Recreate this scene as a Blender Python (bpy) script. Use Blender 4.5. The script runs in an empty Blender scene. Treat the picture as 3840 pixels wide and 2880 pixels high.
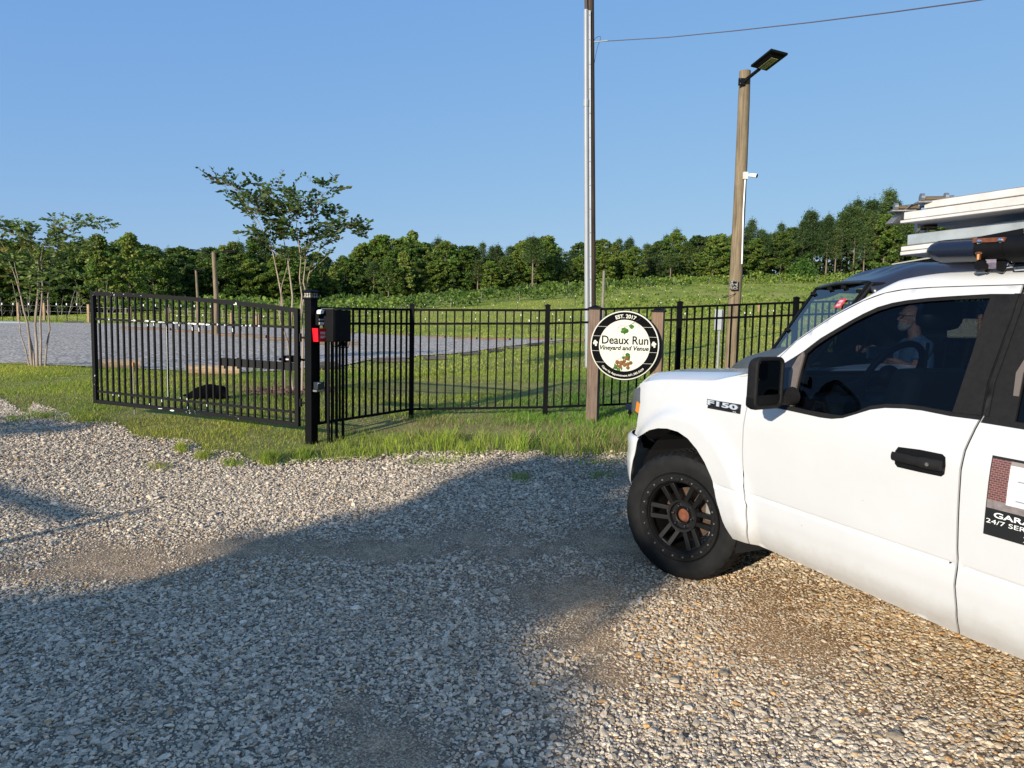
import bpy, bmesh, math, random
import numpy as np
from mathutils import Vector, Matrix, geometry, noise as mnoise
random.seed(7); rng = np.random.default_rng(7)
S = bpy.context.scene
COL = S.collection
rad = math.radians

# ------------------------------------------------------------------ camera
CAM_H = 1.65; PITCH = rad(5.04); ROLL = rad(1.2); FPX = 2662.5
cam = bpy.data.cameras.new('camera'); camo = bpy.data.objects.new('camera', cam); COL.objects.link(camo)
cam.sensor_fit = 'HORIZONTAL'; cam.sensor_width = 36.0; cam.lens = FPX / 3840 * 36
cam.clip_start = 0.05; cam.clip_end = 3000
FW = np.array([0, math.cos(PITCH), -math.sin(PITCH)])
_r0 = np.array([1., 0, 0]); _u0 = np.array([0, math.sin(PITCH), math.cos(PITCH)])
RT = math.cos(ROLL) * _r0 + math.sin(ROLL) * _u0
UP = -math.sin(ROLL) * _r0 + math.cos(ROLL) * _u0
CAMP = np.array([0, 0, CAM_H])
camo.matrix_world = Matrix(((RT[0], UP[0], -FW[0], 0), (RT[1], UP[1], -FW[1], 0), (RT[2], UP[2], -FW[2], CAM_H), (0, 0, 0, 1)))
S.camera = camo

# ------------------------------------------------------------------ sky, sun, exposure
SUN_EL = rad(15); SUN_H = np.array([.559, .829])          # horizontal travel direction of the sunlight
SUN_H = SUN_H / np.linalg.norm(SUN_H)
LDIR = np.array([SUN_H[0] * math.cos(SUN_EL), SUN_H[1] * math.cos(SUN_EL), -math.sin(SUN_EL)])
w = bpy.data.worlds.new('World'); S.world = w; w.use_nodes = True
wn = w.node_tree; bg = wn.nodes['Background']
sky = wn.nodes.new('ShaderNodeTexSky'); sky.sky_type = 'NISHITA'; sky.sun_disc = False
sky.sun_elevation = SUN_EL; sky.sun_rotation = math.atan2(-SUN_H[0], -SUN_H[1])
sky.air_density = 1.0; sky.dust_density = 0.35; sky.ozone_density = 2.2; sky.altitude = 0
_sp = wn.nodes.new('ShaderNodeSeparateColor'); _cb = wn.nodes.new('ShaderNodeCombineColor'); wn.links.new(sky.outputs[0], _sp.inputs[0])
for _i, (_p, _g) in enumerate(((.52, .655), (.36, 1.13), (.10, 2.50))):        # a gentler, bluer fall-off towards the horizon, all round
    _a = wn.nodes.new('ShaderNodeMath'); _a.operation = 'POWER'; _a.inputs[1].default_value = _p; wn.links.new(_sp.outputs[_i], _a.inputs[0])
    _b = wn.nodes.new('ShaderNodeMath'); _b.operation = 'MULTIPLY'; _b.inputs[1].default_value = _g; wn.links.new(_a.outputs[0], _b.inputs[0]); wn.links.new(_b.outputs[0], _cb.inputs[_i])
wn.links.new(_cb.outputs[0], bg.inputs[0]); bg.inputs[1].default_value = 0.15
sl = bpy.data.lights.new('sun', 'SUN'); slo = bpy.data.objects.new('sun', sl); COL.objects.link(slo)
sl.energy = 3.5; sl.angle = rad(0.55); sl.color = (1.0, 0.925, 0.81)
slo.rotation_mode = 'QUATERNION'; slo.rotation_quaternion = Vector(LDIR).to_track_quat('-Z', 'Y')
S.view_settings.view_transform = 'Standard'; S.view_settings.look = 'None'
S.view_settings.exposure = 0.82; S.view_settings.gamma = 1; S.view_settings.use_curve_mapping = False
S.cycles.max_bounces = 6; S.cycles.transparent_max_bounces = 24
S.cycles.sample_clamp_indirect = 6; S.cycles.caustics_reflective = False; S.cycles.caustics_refractive = False

# ------------------------------------------------------------------ picture rays (to find where real things stand)
def ray(x, y): return FW + (x - 1920) / FPX * RT - (y - 1440) / FPX * UP
def at(x, y, Y):
    d = ray(x, y); return CAMP + d * (Y / d[1])
def proj(p):
    d = np.asarray(p, float) - CAMP; z = d @ FW
    return 1920 + FPX * (d @ RT) / z, 1440 - FPX * (d @ UP) / z

# ------------------------------------------------------------------ terrain height
CP = []
for p in [(0, 0, 0), (-3, 2, 0), (3, 1, 0), (0, 4, 0), (-3, 5, .04), (1.1, 4.5, 0), (2.5, 2, 0), (3.2, 5.2, .05), (-8, 0, .05), (8, 0, .05), (0, -8, 0), (-8, -8, .05), (8, -8, .05),
          (30, 8, .5), (-30, 8, .4), (3.0, 7, .15), (6, 6.8, .15)]: CP.append(p)
for (x, y, Y) in [(1170, 1664, 8), (1542, 1565, 9.5), (2040, 1556, 9.6), (2550, 1550, 9.8), (3040, 1540, 10.3), (3700, 1530, 11), (363, 1560, 9.1), (0, 1490, 10.6),
                  (0, 1370, 15), (130, 1372, 14.8), (-1500, 1390, 15), (1060, 1472, 12), (800, 1392, 15.5), (1542, 1350, 20), (2040, 1290, 28), (0, 1206, 52), (-1500, 1160, 52), (1000, 1222, 52),
                  (0, 1193, 95), (-1500, 1130, 95), (0, 1193, 250), (700, 1160, 95), (700, 1150, 250), (1542, 1250, 45), (1542, 1190, 75), (1542, 1130, 110), (1542, 1127, 260),
                  (2040, 1230, 50), (2040, 1150, 80), (2040, 1090, 115), (2040, 1085, 260), (2700, 1300, 22), (2700, 1200, 48), (2700, 1120, 90), (2700, 1050, 140), (2700, 1045, 260),
                  (3400, 1290, 22), (3400, 1200, 50), (3400, 1110, 95), (3400, 1035, 145), (3400, 1030, 260), (5000, 1290, 22), (5000, 1190, 50), (5000, 1090, 95), (5000, 1010, 145), (5000, 1000, 260), (-1500, 1125, 260)]:
    CP.append(tuple(at(x, y, Y)))
CP = np.array(CP)
def _wp(x, y):
    yy = np.clip(y, -5, 260); return np.stack([np.clip(x, -300, 300) / (yy + 10) * 1.6, np.log(yy + 10)], -1)
def _k(r): return r * r * np.log(r + 1e-9)
_W = _wp(CP[:, 0], CP[:, 1]); _n = len(CP)
_A = np.zeros((_n + 3, _n + 3)); _A[:_n, :_n] = _k(np.linalg.norm(_W[:, None] - _W[None], axis=-1)) + np.eye(_n) * 2e-3
_A[:_n, _n] = 1; _A[:_n, _n + 1:] = _W; _A[_n, :_n] = 1; _A[_n + 1:, :_n] = _W.T
_S = np.linalg.solve(_A, np.concatenate([CP[:, 2], np.zeros(3)]))
def gz(x, y):
    x = np.asarray(x, float); y = np.asarray(y, float)
    q = _wp(x.ravel(), y.ravel()); out = np.empty(len(q))
    for i in range(0, len(q), 20000):
        s = q[i:i + 20000]
        out[i:i + 20000] = _k(np.linalg.norm(s[:, None] - _W[None], axis=-1)) @ _S[:_n] + _S[_n] + s @ _S[_n + 1:]
    out = np.clip(out, -.3, 14)
    return out.reshape(x.shape)
def hit(px, py):
    """ground point under a picture point (vectorised)"""
    px = np.atleast_1d(np.asarray(px, float)); py = np.atleast_1d(np.asarray(py, float))
    D = FW + ((px - 1920) / FPX)[:, None] * RT - ((py - 1440) / FPX)[:, None] * UP
    lo = np.full(len(px), 1.0); hi = np.full(len(px), 1.0); done = np.zeros(len(px), bool)
    for Y in np.geomspace(1.0, 300, 90):
        t = Y / D[:, 1]; P = CAMP + D * t[:, None]
        below = P[:, 2] < gz(P[:, 0], P[:, 1])
        new = below & ~done; done |= below
        hi = np.where(new, Y, hi); lo = np.where(~done, Y, lo)
    hi = np.where(done, hi, 300)
    for _ in range(18):
        m = (lo + hi) / 2; P = CAMP + D * (m / D[:, 1])[:, None]
        b = P[:, 2] < gz(P[:, 0], P[:, 1]); hi = np.where(b, m, hi); lo = np.where(b, lo, m)
    P = CAMP + D * (hi / D[:, 1])[:, None]; P[:, 2] = gz(P[:, 0], P[:, 1])
    return P
def hit1(px, py): return hit(px, py)[0]

# ------------------------------------------------------------------ object helpers
def tag(o, label=None, cat=None, group=None, kind=None):
    if label: o['label'] = label
    if cat: o['category'] = cat
    if group: o['group'] = group
    if kind: o['kind'] = kind
    return o
def empty(name, loc=(0, 0, 0), rz=0, label=None, cat=None, group=None):
    o = bpy.data.objects.new(name, None); COL.objects.link(o)
    o.location = tuple(loc); o.rotation_euler = (0, 0, rz); o.empty_display_size = .1
    return tag(o, label, cat, group)
def mesh_obj(name, verts, faces, mat, parent=None, smooth=False, loc=None):
    me = bpy.data.meshes.new(name); me.from_pydata([tuple(v) for v in verts], [], [tuple(f) for f in faces]); me.update()
    if smooth: me.shade_smooth()
    mats = mat if isinstance(mat, (list, tuple)) else [mat]
    for m in mats: me.materials.append(m)
    o = bpy.data.objects.new(name, me); COL.objects.link(o); o.parent = parent
    if loc is not None: o.location = tuple(loc)
    return o
def link_mesh(name, me, parent=None, loc=(0, 0, 0), rot=(0, 0, 0), scale=(1, 1, 1)):
    o = bpy.data.objects.new(name, me); COL.objects.link(o); o.parent = parent
    o.location = tuple(loc); o.rotation_euler = rot; o.scale = scale
    return o
def np_mesh(name, V, Fc, mat, nside, smooth=False, colors=None, parent=None):
    """V (n,3), Fc (m,nside) arrays -> object, optional per-face colours"""
    me = bpy.data.meshes.new(name); V = np.asarray(V, np.float32); Fc = np.asarray(Fc, np.int32)
    me.vertices.add(len(V)); me.vertices.foreach_set('co', V.ravel())
    me.loops.add(Fc.size); me.loops.foreach_set('vertex_index', Fc.ravel())
    me.polygons.add(len(Fc)); me.polygons.foreach_set('loop_start', np.arange(0, Fc.size, nside, dtype=np.int32))
    me.update(calc_edges=True)
    if colors is not None:
        a = me.color_attributes.new('tint', 'FLOAT_COLOR', 'CORNER')
        c = np.repeat(np.concatenate([colors, np.ones((len(colors), 1))], 1), nside, 0).astype(np.float32)
        a.data.foreach_set('color', c.ravel())
    if smooth: me.shade_smooth()
    me.materials.append(mat)
    o = bpy.data.objects.new(name, me); COL.objects.link(o); o.parent = parent
    return o

class MB:
    """collects simple shapes of one mesh"""
    def __init__(s): s.v = []; s.f = []
    def add(s, vs, fs):
        b = len(s.v); s.v += [tuple(v) for v in vs]; s.f += [tuple(i + b for i in f) for f in fs]; return s
    def box(s, c, d, rot=None):
        hx, hy, hz = d[0] / 2, d[1] / 2, d[2] / 2
        vs = [Vector((x, y, z)) for x in (-hx, hx) for y in (-hy, hy) for z in (-hz, hz)]
        if rot is not None: vs = [rot @ v for v in vs]
        vs = [(v[0] + c[0], v[1] + c[1], v[2] + c[2]) for v in vs]
        return s.add(vs, [(0, 1, 3, 2), (4, 6, 7, 5), (0, 4, 5, 1), (2, 3, 7, 6), (0, 2, 6, 4), (1, 5, 7, 3)])
    def bar(s, a, b, wd, ht, up=(0, 0, 1)):
        a = Vector(a); b = Vector(b); d = (b - a); L = d.length; d.normalize()
        upv = Vector(up); sd = d.cross(upv)
        if sd.length < 1e-4: sd = d.cross(Vector((0, 1, 0)))
        sd.normalize(); u2 = sd.cross(d).normalized()
        vs = []
        for p in (a, b):
            for i, j in ((-1, -1), (1, -1), (1, 1), (-1, 1)): vs.append(p + sd * (i * wd / 2) + u2 * (j * ht / 2))
        return s.add(vs, [(0, 1, 2, 3), (4, 7, 6, 5), (0, 4, 5, 1), (1, 5, 6, 2), (2, 6, 7, 3), (3, 7, 4, 0)])
    def tube(s, pts, r, n=10, caps=True):
        pts = [Vector(p) for p in pts]; rs = r if isinstance(r, (list, tuple)) else [r] * len(pts)
        rings = []; prev = None
        for i, p in enumerate(pts):
            d = (pts[min(i + 1, len(pts) - 1)] - pts[max(i - 1, 0)]).normalized()
            if prev is None:
                x = d.orthogonal().normalized()
            else:
                x = (prev - d * prev.dot(d)); x = x.normalized() if x.length > 1e-5 else d.orthogonal().normalized()
            prev = x; y = d.cross(x)
            rings.append([p + (x * math.cos(2 * math.pi * k / n) + y * math.sin(2 * math.pi * k / n)) * rs[i] for k in range(n)])
        vs = [v for R_ in rings for v in R_]; fs = []
        for i in range(len(pts) - 1):
            for k in range(n):
                fs.append((i * n + k, i * n + (k + 1) % n, (i + 1) * n + (k + 1) % n, (i + 1) * n + k))
        if caps: fs.append(tuple(range(n))[::-1]); fs.append(tuple((len(pts) - 1) * n + k for k in range(n)))
        return s.add(vs, fs)
    def lathe(s, prof, n=32, M=None, closed=False, a0=0, a1=2 * math.pi):
        """prof: (radius, axial) ; axis = local Y"""
        vs = []; full = abs(a1 - a0 - 2 * math.pi) < 1e-6; cnt = n if full else n + 1
        for k in range(cnt):
            a = a0 + (a1 - a0) * k / n
            for r, h in prof: vs.append(Vector((r * math.cos(a), h, r * math.sin(a))))
        if M is not None: vs = [M @ v for v in vs]
        m = len(prof); fs = []
        for k in range(n):
            k2 = (k + 1) % cnt
            for j in range(m - 1 if not closed else m):
                j2 = (j + 1) % m
                fs.append((k * m + j, k2 * m + j, k2 * m + j2, k * m + j2))
        return s.add(vs, fs)
    def prism(s, poly, y0, y1, M=None):
        """poly in (x,z), extruded along y"""
        n = len(poly)
        vs = [Vector((p[0], y0, p[1])) for p in poly] + [Vector((p[0], y1, p[1])) for p in poly]
        if M is not None: vs = [M @ v for v in vs]
        fs = [tuple(range(n)), tuple(range(2 * n - 1, n - 1, -1))] + [(i, i + n, (i + 1) % n + n, (i + 1) % n) for i in range(n)]
        return s.add(vs, fs)
    def ball(s, c, r, nu=16, nv=10, M=None):
        r = r if isinstance(r, (list, tuple)) else (r, r, r); vs = []; fs = []
        for j in range(nv + 1):
            th = math.pi * j / nv
            for i in range(nu):
                ph = 2 * math.pi * i / nu
                v = Vector((r[0] * math.sin(th) * math.cos(ph), r[1] * math.sin(th) * math.sin(ph), r[2] * math.cos(th)))
                if M is not None: v = M @ v
                vs.append((v[0] + c[0], v[1] + c[1], v[2] + c[2]))
        for j in range(nv):
            for i in range(nu): fs.append((j * nu + i, j * nu + (i + 1) % nu, (j + 1) * nu + (i + 1) % nu, (j + 1) * nu + i))
        return s.add(vs, fs)
    def build(s, name, mat, parent=None, smooth=False, bevel=0, seg=2, loc=None, angle=40):
        o = mesh_obj(name, s.v, s.f, mat, parent, False, loc)
        bm = bmesh.new(); bm.from_mesh(o.data); bmesh.ops.recalc_face_normals(bm, faces=bm.faces); bm.to_mesh(o.data); bm.free()
        if smooth: smooth_by_angle(o.data, angle)
        if bevel:
            m = o.modifiers.new('bevel', 'BEVEL'); m.width = bevel; m.segments = seg; m.limit_method = 'ANGLE'; m.angle_limit = rad(35)
            o.data.shade_smooth() if not smooth else None
            m.harden_normals = False
            if not smooth: smooth_by_angle(o.data, 50)
        return o
def smooth_by_angle(me, ang=40):
    bm = bmesh.new(); bm.from_mesh(me); lim = rad(ang)
    for f in bm.faces: f.smooth = True
    for e in bm.edges:
        e.smooth = not (len(e.link_faces) == 2 and e.calc_face_angle(0) > lim)
    bm.to_mesh(me); bm.free()
def remesh(o, vox, smooth_iter=4):
    m = o.modifiers.new('remesh', 'REMESH'); m.mode = 'VOXEL'; m.voxel_size = vox; m.use_smooth_shade = True
    s_ = o.modifiers.new('soft', 'SMOOTH'); s_.iterations = smooth_iter; s_.factor = .6
    return o
def copy_tree(o, parent=None):
    c = o.copy(); COL.objects.link(c); c.parent = parent
    for ch in [x for x in o.children]: copy_tree(ch, c)
    return c
def text_data(body, size, bold=0.0, shear=0.0, spacing=1.0, extrude=0.0):
    cu = bpy.data.curves.new('txt', 'FONT'); cu.body = body; cu.size = size; cu.offset = bold; cu.shear = shear
    cu.space_character = spacing; cu.extrude = extrude; cu.resolution_u = 4; cu.align_x = 'CENTER'; cu.align_y = 'CENTER'
    o = bpy.data.objects.new('txt', cu); COL.objects.link(o)
    dg = bpy.context.evaluated_depsgraph_get(); dg.update()
    me = bpy.data.meshes.new_from_object(o.evaluated_get(dg))
    vs = [Vector(v.co) for v in me.vertices]; fs = [tuple(p.vertices) for p in me.polygons]
    bpy.data.objects.remove(o); bpy.data.curves.remove(cu); bpy.data.meshes.remove(me)
    return vs, fs
def text_obj(name, body, size, mat, parent, M, bold=0.0, shear=0.0, spacing=1.0, extrude=0.0005, width=None, height=None, align='C'):
    """text in local XY plane placed by 4x4 matrix M"""
    vs, fs = text_data(body, size, bold, shear, spacing, extrude)
    xs = [v.x for v in vs]; ys = [v.y for v in vs]
    cx = (min(xs) + max(xs)) / 2; cy = (min(ys) + max(ys)) / 2
    if align == 'L': cx = min(xs)
    sx = width / (max(xs) - min(xs)) if width else 1; sy = height / (max(ys) - min(ys)) if height else sx
    if height and not width: sx = sy
    vs = [M @ Vector(((v.x - cx) * sx, (v.y - cy) * sy, v.z)) for v in vs]
    return mesh_obj(name, vs, fs, mat, parent)

# ------------------------------------------------------------------ materials
def new_mat(name):
    m = bpy.data.materials.new(name); m.use_nodes = True
    nt = m.node_tree; b = nt.nodes['Principled BSDF']; return m, nt, b
def N(nt, t, **kw):
    n = nt.nodes.new(t)
    for k, v in kw.items(): setattr(n, k, v)
    return n
def ramp(nt, src, stops):
    r = N(nt, 'ShaderNodeValToRGB'); nt.links.new(src, r.inputs[0])
    e = r.color_ramp.elements
    while len(e) < len(stops): e.new(0.5)
    for i, (p, c) in enumerate(stops):
        e[i].position = p; e[i].color = (*c, 1) if len(c) == 3 else c
    return r
def coord(nt, scale=(1, 1, 1), kind='Object'):
    tc = N(nt, 'ShaderNodeTexCoord'); mp = N(nt, 'ShaderNodeMapping'); mp.inputs['Scale'].default_value = scale
    nt.links.new(tc.outputs[kind], mp.inputs[0]); return mp.outputs[0]
def noise(nt, vec, scale, detail=5, rough=.6, dist=0):
    n = N(nt, 'ShaderNodeTexNoise'); n.inputs['Scale'].default_value = scale; n.inputs['Detail'].default_value = detail
    n.inputs['Roughness'].default_value = rough; n.inputs['Distortion'].default_value = dist
    if vec is not None: nt.links.new(vec, n.inputs['Vector'])
    return n
def mixc(nt, fac, a, b, mode='MIX'):
    m = N(nt, 'ShaderNodeMix', data_type='RGBA', blend_type=mode)
    for sock, val in ((m.inputs[0], fac), (m.inputs[6], a), (m.inputs[7], b)):
        if hasattr(val, 'links'): nt.links.new(val, sock)
        elif isinstance(val, (int, float)): sock.default_value = val
        else: sock.default_value = (*val, 1) if len(val) == 3 else val
    return m.outputs[2]
def bump(nt, b, height, strength=.3, dist=.01):
    n = N(nt, 'ShaderNodeBump'); n.inputs['Strength'].default_value = strength; n.inputs['Distance'].default_value = dist
    nt.links.new(height, n.inputs['Height']); nt.links.new(n.outputs[0], b.inputs['Normal']); return n
def simple(name, c, rough=.5, metal=0, var=.0, vscale=8, bmp=0, coat=0, spec=None, c2=None):
    m, nt, b = new_mat(name)
    b.inputs['Roughness'].default_value = rough; b.inputs['Metallic'].default_value = metal
    b.inputs['Coat Weight'].default_value = coat; b.inputs['Coat Roughness'].default_value = .04
    if spec is not None: b.inputs['Specular IOR Level'].default_value = spec
    if var or c2:
        n = noise(nt, coord(nt), vscale)
        lo = tuple(max(0, x * (1 - var)) for x in c); hi = c2 or tuple(min(1, x * (1 + var)) for x in c)
        r = ramp(nt, n.outputs['Fac'], [(.3, lo), (.7, hi)]); nt.links.new(r.outputs[0], b.inputs['Base Color'])
        if bmp: bump(nt, b, n.outputs['Fac'], bmp, .004)
    else: b.inputs['Base Color'].default_value = (*c, 1)
    return m
def glassy(name, tint, rough=.0, refl=1.0, ior=1.45):
    """thin pane: tinted see-through with mirror reflection by Fresnel"""
    m, nt, b = new_mat(name); nt.nodes.remove(b); out = nt.nodes['Material Output']
    t = N(nt, 'ShaderNodeBsdfTransparent'); t.inputs[0].default_value = (*tint, 1)
    g = N(nt, 'ShaderNodeBsdfGlossy'); g.inputs['Roughness'].default_value = rough
    f = N(nt, 'ShaderNodeFresnel'); f.inputs[0].default_value = ior
    mu = N(nt, 'ShaderNodeMath', operation='MULTIPLY'); mu.inputs[1].default_value = refl
    nt.links.new(f.outputs[0], mu.inputs[0]); mx = N(nt, 'ShaderNodeMixShader')
    nt.links.new(mu.outputs[0], mx.inputs[0]); nt.links.new(t.outputs[0], mx.inputs[1]); nt.links.new(g.outputs[0], mx.inputs[2])
    nt.links.new(mx.outputs[0], out.inputs[0]); return m
def wood_mat(name, c1, c2, c3, axis=2, scale=1.0, rough=.8):
    m, nt, b = new_mat(name); b.inputs['Roughness'].default_value = rough
    s = [14 * scale] * 3; s[axis] = .9 * scale
    v = coord(nt, tuple(s)); n1 = noise(nt, v, 1.6, 8, .65, .6)
    s2 = [60 * scale] * 3; s2[axis] = 1.6 * scale
    n2 = noise(nt, coord(nt, tuple(s2)), 1.0, 4, .6)
    r = ramp(nt, n1.outputs['Fac'], [(.25, c1), (.5, c2), (.75, c3)])
    r2 = ramp(nt, n2.outputs['Fac'], [(.36, (.45, .42, .4)), (.5, (1, 1, 1))])
    col = mixc(nt, .75, r.outputs[0], r2.outputs[0], 'MULTIPLY')
    n3 = noise(nt, coord(nt), 2.2 * scale, 3); r3 = ramp(nt, n3.outputs['Fac'], [(.35, (.78, .78, .78)), (.65, (1.1, 1.08, 1.05))])
    col = mixc(nt, .8, col, r3.outputs[0], 'MULTIPLY')
    nt.links.new(col, b.inputs['Base Color']); bump(nt, b, n2.outputs['Fac'], .5, .004); return m
def tint_leaf(name, base=(1, 1, 1), trans=.35, rough=.55):
    m, nt, b = new_mat(name); a = N(nt, 'ShaderNodeAttribute'); a.attribute_name = 'tint'
    oi = N(nt, 'ShaderNodeObjectInfo'); r = ramp(nt, oi.outputs['Random'], [(0, (.62, .68, .62)), (.5, (1, 1, 1)), (1, (1.45, 1.3, 1.1))])
    c = mixc(nt, 1, a.outputs['Color'], r.outputs[0], 'MULTIPLY'); c = mixc(nt, 1, c, base, 'MULTIPLY')
    nt.links.new(c, b.inputs['Base Color']); b.inputs['Roughness'].default_value = rough; b.inputs['Specular IOR Level'].default_value = .25
    tr = N(nt, 'ShaderNodeBsdfTranslucent'); c2 = mixc(nt, 1, c, (1.1, 1.25, .6), 'MULTIPLY'); nt.links.new(c2, tr.inputs[0])
    mx = N(nt, 'ShaderNodeMixShader'); mx.inputs[0].default_value = trans
    nt.links.new(b.outputs[0], mx.inputs[1]); nt.links.new(tr.outputs[0], mx.inputs[2])
    nt.links.new(mx.outputs[0], nt.nodes['Material Output'].inputs[0]); return m

M_black = simple('black_powder_coat', (.0035, .0035, .004), .6, 0, .3, 6, spec=.12)
def chipped():
    m, nt, b = new_mat('chipped_black_paint'); b.inputs['Roughness'].default_value = .6; b.inputs['Specular IOR Level'].default_value = .15
    v = coord(nt); n = noise(nt, v, 34, 6, .7); n2 = noise(nt, v, 2.1, 3); mu = N(nt, 'ShaderNodeMath', operation='MULTIPLY')
    nt.links.new(n.outputs['Fac'], mu.inputs[0]); nt.links.new(n2.outputs['Fac'], mu.inputs[1])
    r = ramp(nt, mu.outputs[0], [(.40, (.007, .0065, .0065)), (.415, (.62, .64, .62))]); nt.links.new(r.outputs[0], b.inputs['Base Color']); return m
M_gate = chipped()
M_chip = simple('bare_white_primer', (.68, .70, .67), .7, 0, .15, 30)
M_dark = simple('dark_plastic', (.005, .005, .0055), .6, 0, .25, 14, spec=.15)
M_matte = simple('matte_black_trim', (.013, .0125, .0125), .7, 0, .2, 40, spec=.15)
M_white = simple('white_plastic', (.78, .78, .76), .4, 0, .05, 5)
M_grey = simple('grey_painted_metal', (.34, .36, .37), .45, 0, .12, 6)
M_galv = simple('galvanised_steel', (.55, .58, .57), .42, .55, .18, 7)
M_steel = simple('worn_steel', (.35, .33, .30), .4, .8, .4, 30)
M_chrome = simple('chrome', (.8, .8, .82), .12, 1.0)
M_rust = simple('rusty_brown_hub', (.16, .05, .022), .7, .2, .4, 30, .3)
M_pvc = simple('grey_pvc_conduit', (.30, .31, .32), .42, 0, .06, 3)
M_red = simple('red_enamel', (.72, .008, .02), .35, 0, .08, 9)
M_redd = simple('red_box_reflection', (.7, .03, .05), .4)
M_rubber = simple('tyre_rubber', (.008, .0078, .0075), .72, 0, .4, 14, .2, spec=.25)
M_lens = simple('lamp_panel_cell', (.46, .43, .27), .35, 0, .15, 30)
M_post = wood_mat('grey_brown_pole_wood', (.10, .072, .042), (.22, .165, .095), (.30, .235, .145))
M_dpole = wood_mat('dark_creosote_pole', (.035, .022, .014), (.075, .048, .03), (.11, .075, .05))
M_cedar = wood_mat('weathered_cedar', (.10, .065, .045), (.17, .115, .082), (.23, .16, .12), 2, 1.6)
M_cedarR = wood_mat('cleaner_cedar', (.12, .078, .046), (.21, .135, .085), (.27, .18, .115), 2, 1.6)
M_log = wood_mat('tan_landscape_log', (.36, .24, .13), (.50, .36, .21), (.58, .43, .27), 0, 1.2)
M_logd = wood_mat('weathered_grey_log', (.05, .048, .04), (.11, .10, .085), (.17, .16, .135), 0, 1.2)
M_logm = wood_mat('brown_log', (.11, .075, .045), (.18, .12, .075), (.24, .17, .11), 0, 1.2)
M_endg = simple('log_end_grain', (.035, .03, .026), .9, 0, .5, 20)
M_bark = simple('tree_bark', (.17, .145, .115), .9, 0, .35, 9, .4)
M_barkp = simple('pine_bark', (.20, .15, .11), .9, 0, .35, 9, .4)
M_myrt = wood_mat('smooth_tan_bark', (.22, .165, .12), (.36, .28, .215), (.48, .40, .32), 2, .8, .65)
M_leaf = tint_leaf('broad_leaves'); M_needle = tint_leaf('pine_needles', trans=.18); M_mleaf = tint_leaf('small_tree_leaves', trans=.3, rough=.42)
M_grass = tint_leaf('grass_blades', trans=.4, rough=.5); M_vine = tint_leaf('vine_leaves', trans=.4)
# ================================================================== THE GROUND
# near edge of the grass against the gravel drive, and the edges of the car park behind the fence (traced as picture curves, laid on the terrain)
EDGE = np.array([(-3000, 1500), (0, 1492), (116, 1508), (214, 1540), (104, 1556), (330, 1590), (463, 1602), (500, 1640), (579, 1650), (723, 1660), (760, 1700), (897, 1708), (940, 1736), (1071, 1736), (1280, 1730), (1477, 1715), (1544, 1702), (1722, 1704), (1968, 1701), (2184, 1708), (2356, 1712), (2700, 1690), (3400, 1650), (6500, 1640)], float)
EDGE = EDGE[np.argsort(EDGE[:, 0])]
LOTN = np.array([(-2500, 1330), (0, 1366), (386, 1381), (514, 1386), (700, 1396), (900, 1402), (1080, 1392), (1200, 1378), (1290, 1374), (1393, 1351), (1530, 1347), (1560, 1337), (1680, 1331), (1800, 1317), (1900, 1301), (1980, 1293), (2072, 1281), (2135, 1276)], float)
LOTF = np.array([(-2500, 1160), (0, 1209), (345, 1213), (700, 1218), (1000, 1228), (1297, 1249), (1430, 1255), (1600, 1263), (1912, 1272), (2135, 1275)], float)
def edge_y(px): return np.interp(px, EDGE[:, 0], EDGE[:, 1])
def blob(px, py, cx, cy, rx, ry): return np.exp(-((px - cx) / rx) ** 2 - ((py - cy) / ry) ** 2)

def ground_mat():
    m, nt, b = new_mat('meadow_soil'); b.inputs['Roughness'].default_value = .95; b.inputs['Specular IOR Level'].default_value = .1
    v = coord(nt); a = noise(nt, v, .16, 6, .6); c = noise(nt, v, 2.4, 6, .7); d = noise(nt, v, 26, 3, .7)
    r1 = ramp(nt, a.outputs['Fac'], [(.35, (.23, .29, .045)), (.52, (.33, .35, .07)), (.68, (.43, .39, .12))])
    r2 = ramp(nt, c.outputs['Fac'], [(.3, (.55, .62, .5)), (.55, (1, 1, 1)), (.75, (1.35, 1.2, 1.0))])
    col = mixc(nt, .8, r1.outputs[0], r2.outputs[0], 'MULTIPLY')
    r3 = ramp(nt, d.outputs['Fac'], [(.3, (.5, .5, .45)), (.7, (1.3, 1.3, 1.2))]); col = mixc(nt, .6, col, r3.outputs[0], 'MULTIPLY')
    sx = N(nt, 'ShaderNodeSeparateXYZ'); nt.links.new(v, sx.inputs[0]); nr_ = ramp(nt, sx.outputs['Y'], [(0, (1, 1, 1)), (1, (0, 0, 0))]); mr = N(nt, 'ShaderNodeMapRange'); mr.inputs['From Min'].default_value = 10; mr.inputs['From Max'].default_value = 22; mr.inputs['To Min'].default_value = .62; mr.inputs['To Max'].default_value = 0; nt.links.new(sx.outputs['Y'], mr.inputs['Value']); nt.nodes.remove(nr_)
    soil = ramp(nt, c.outputs['Fac'], [(.3, (.15, .12, .05)), (.7, (.34, .26, .13))]); col = mixc(nt, mr.outputs[0], col, soil.outputs[0])
    nt.links.new(col, b.inputs['Base Color']); bump(nt, b, d.outputs['Fac'], .7, .05); return m
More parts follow.
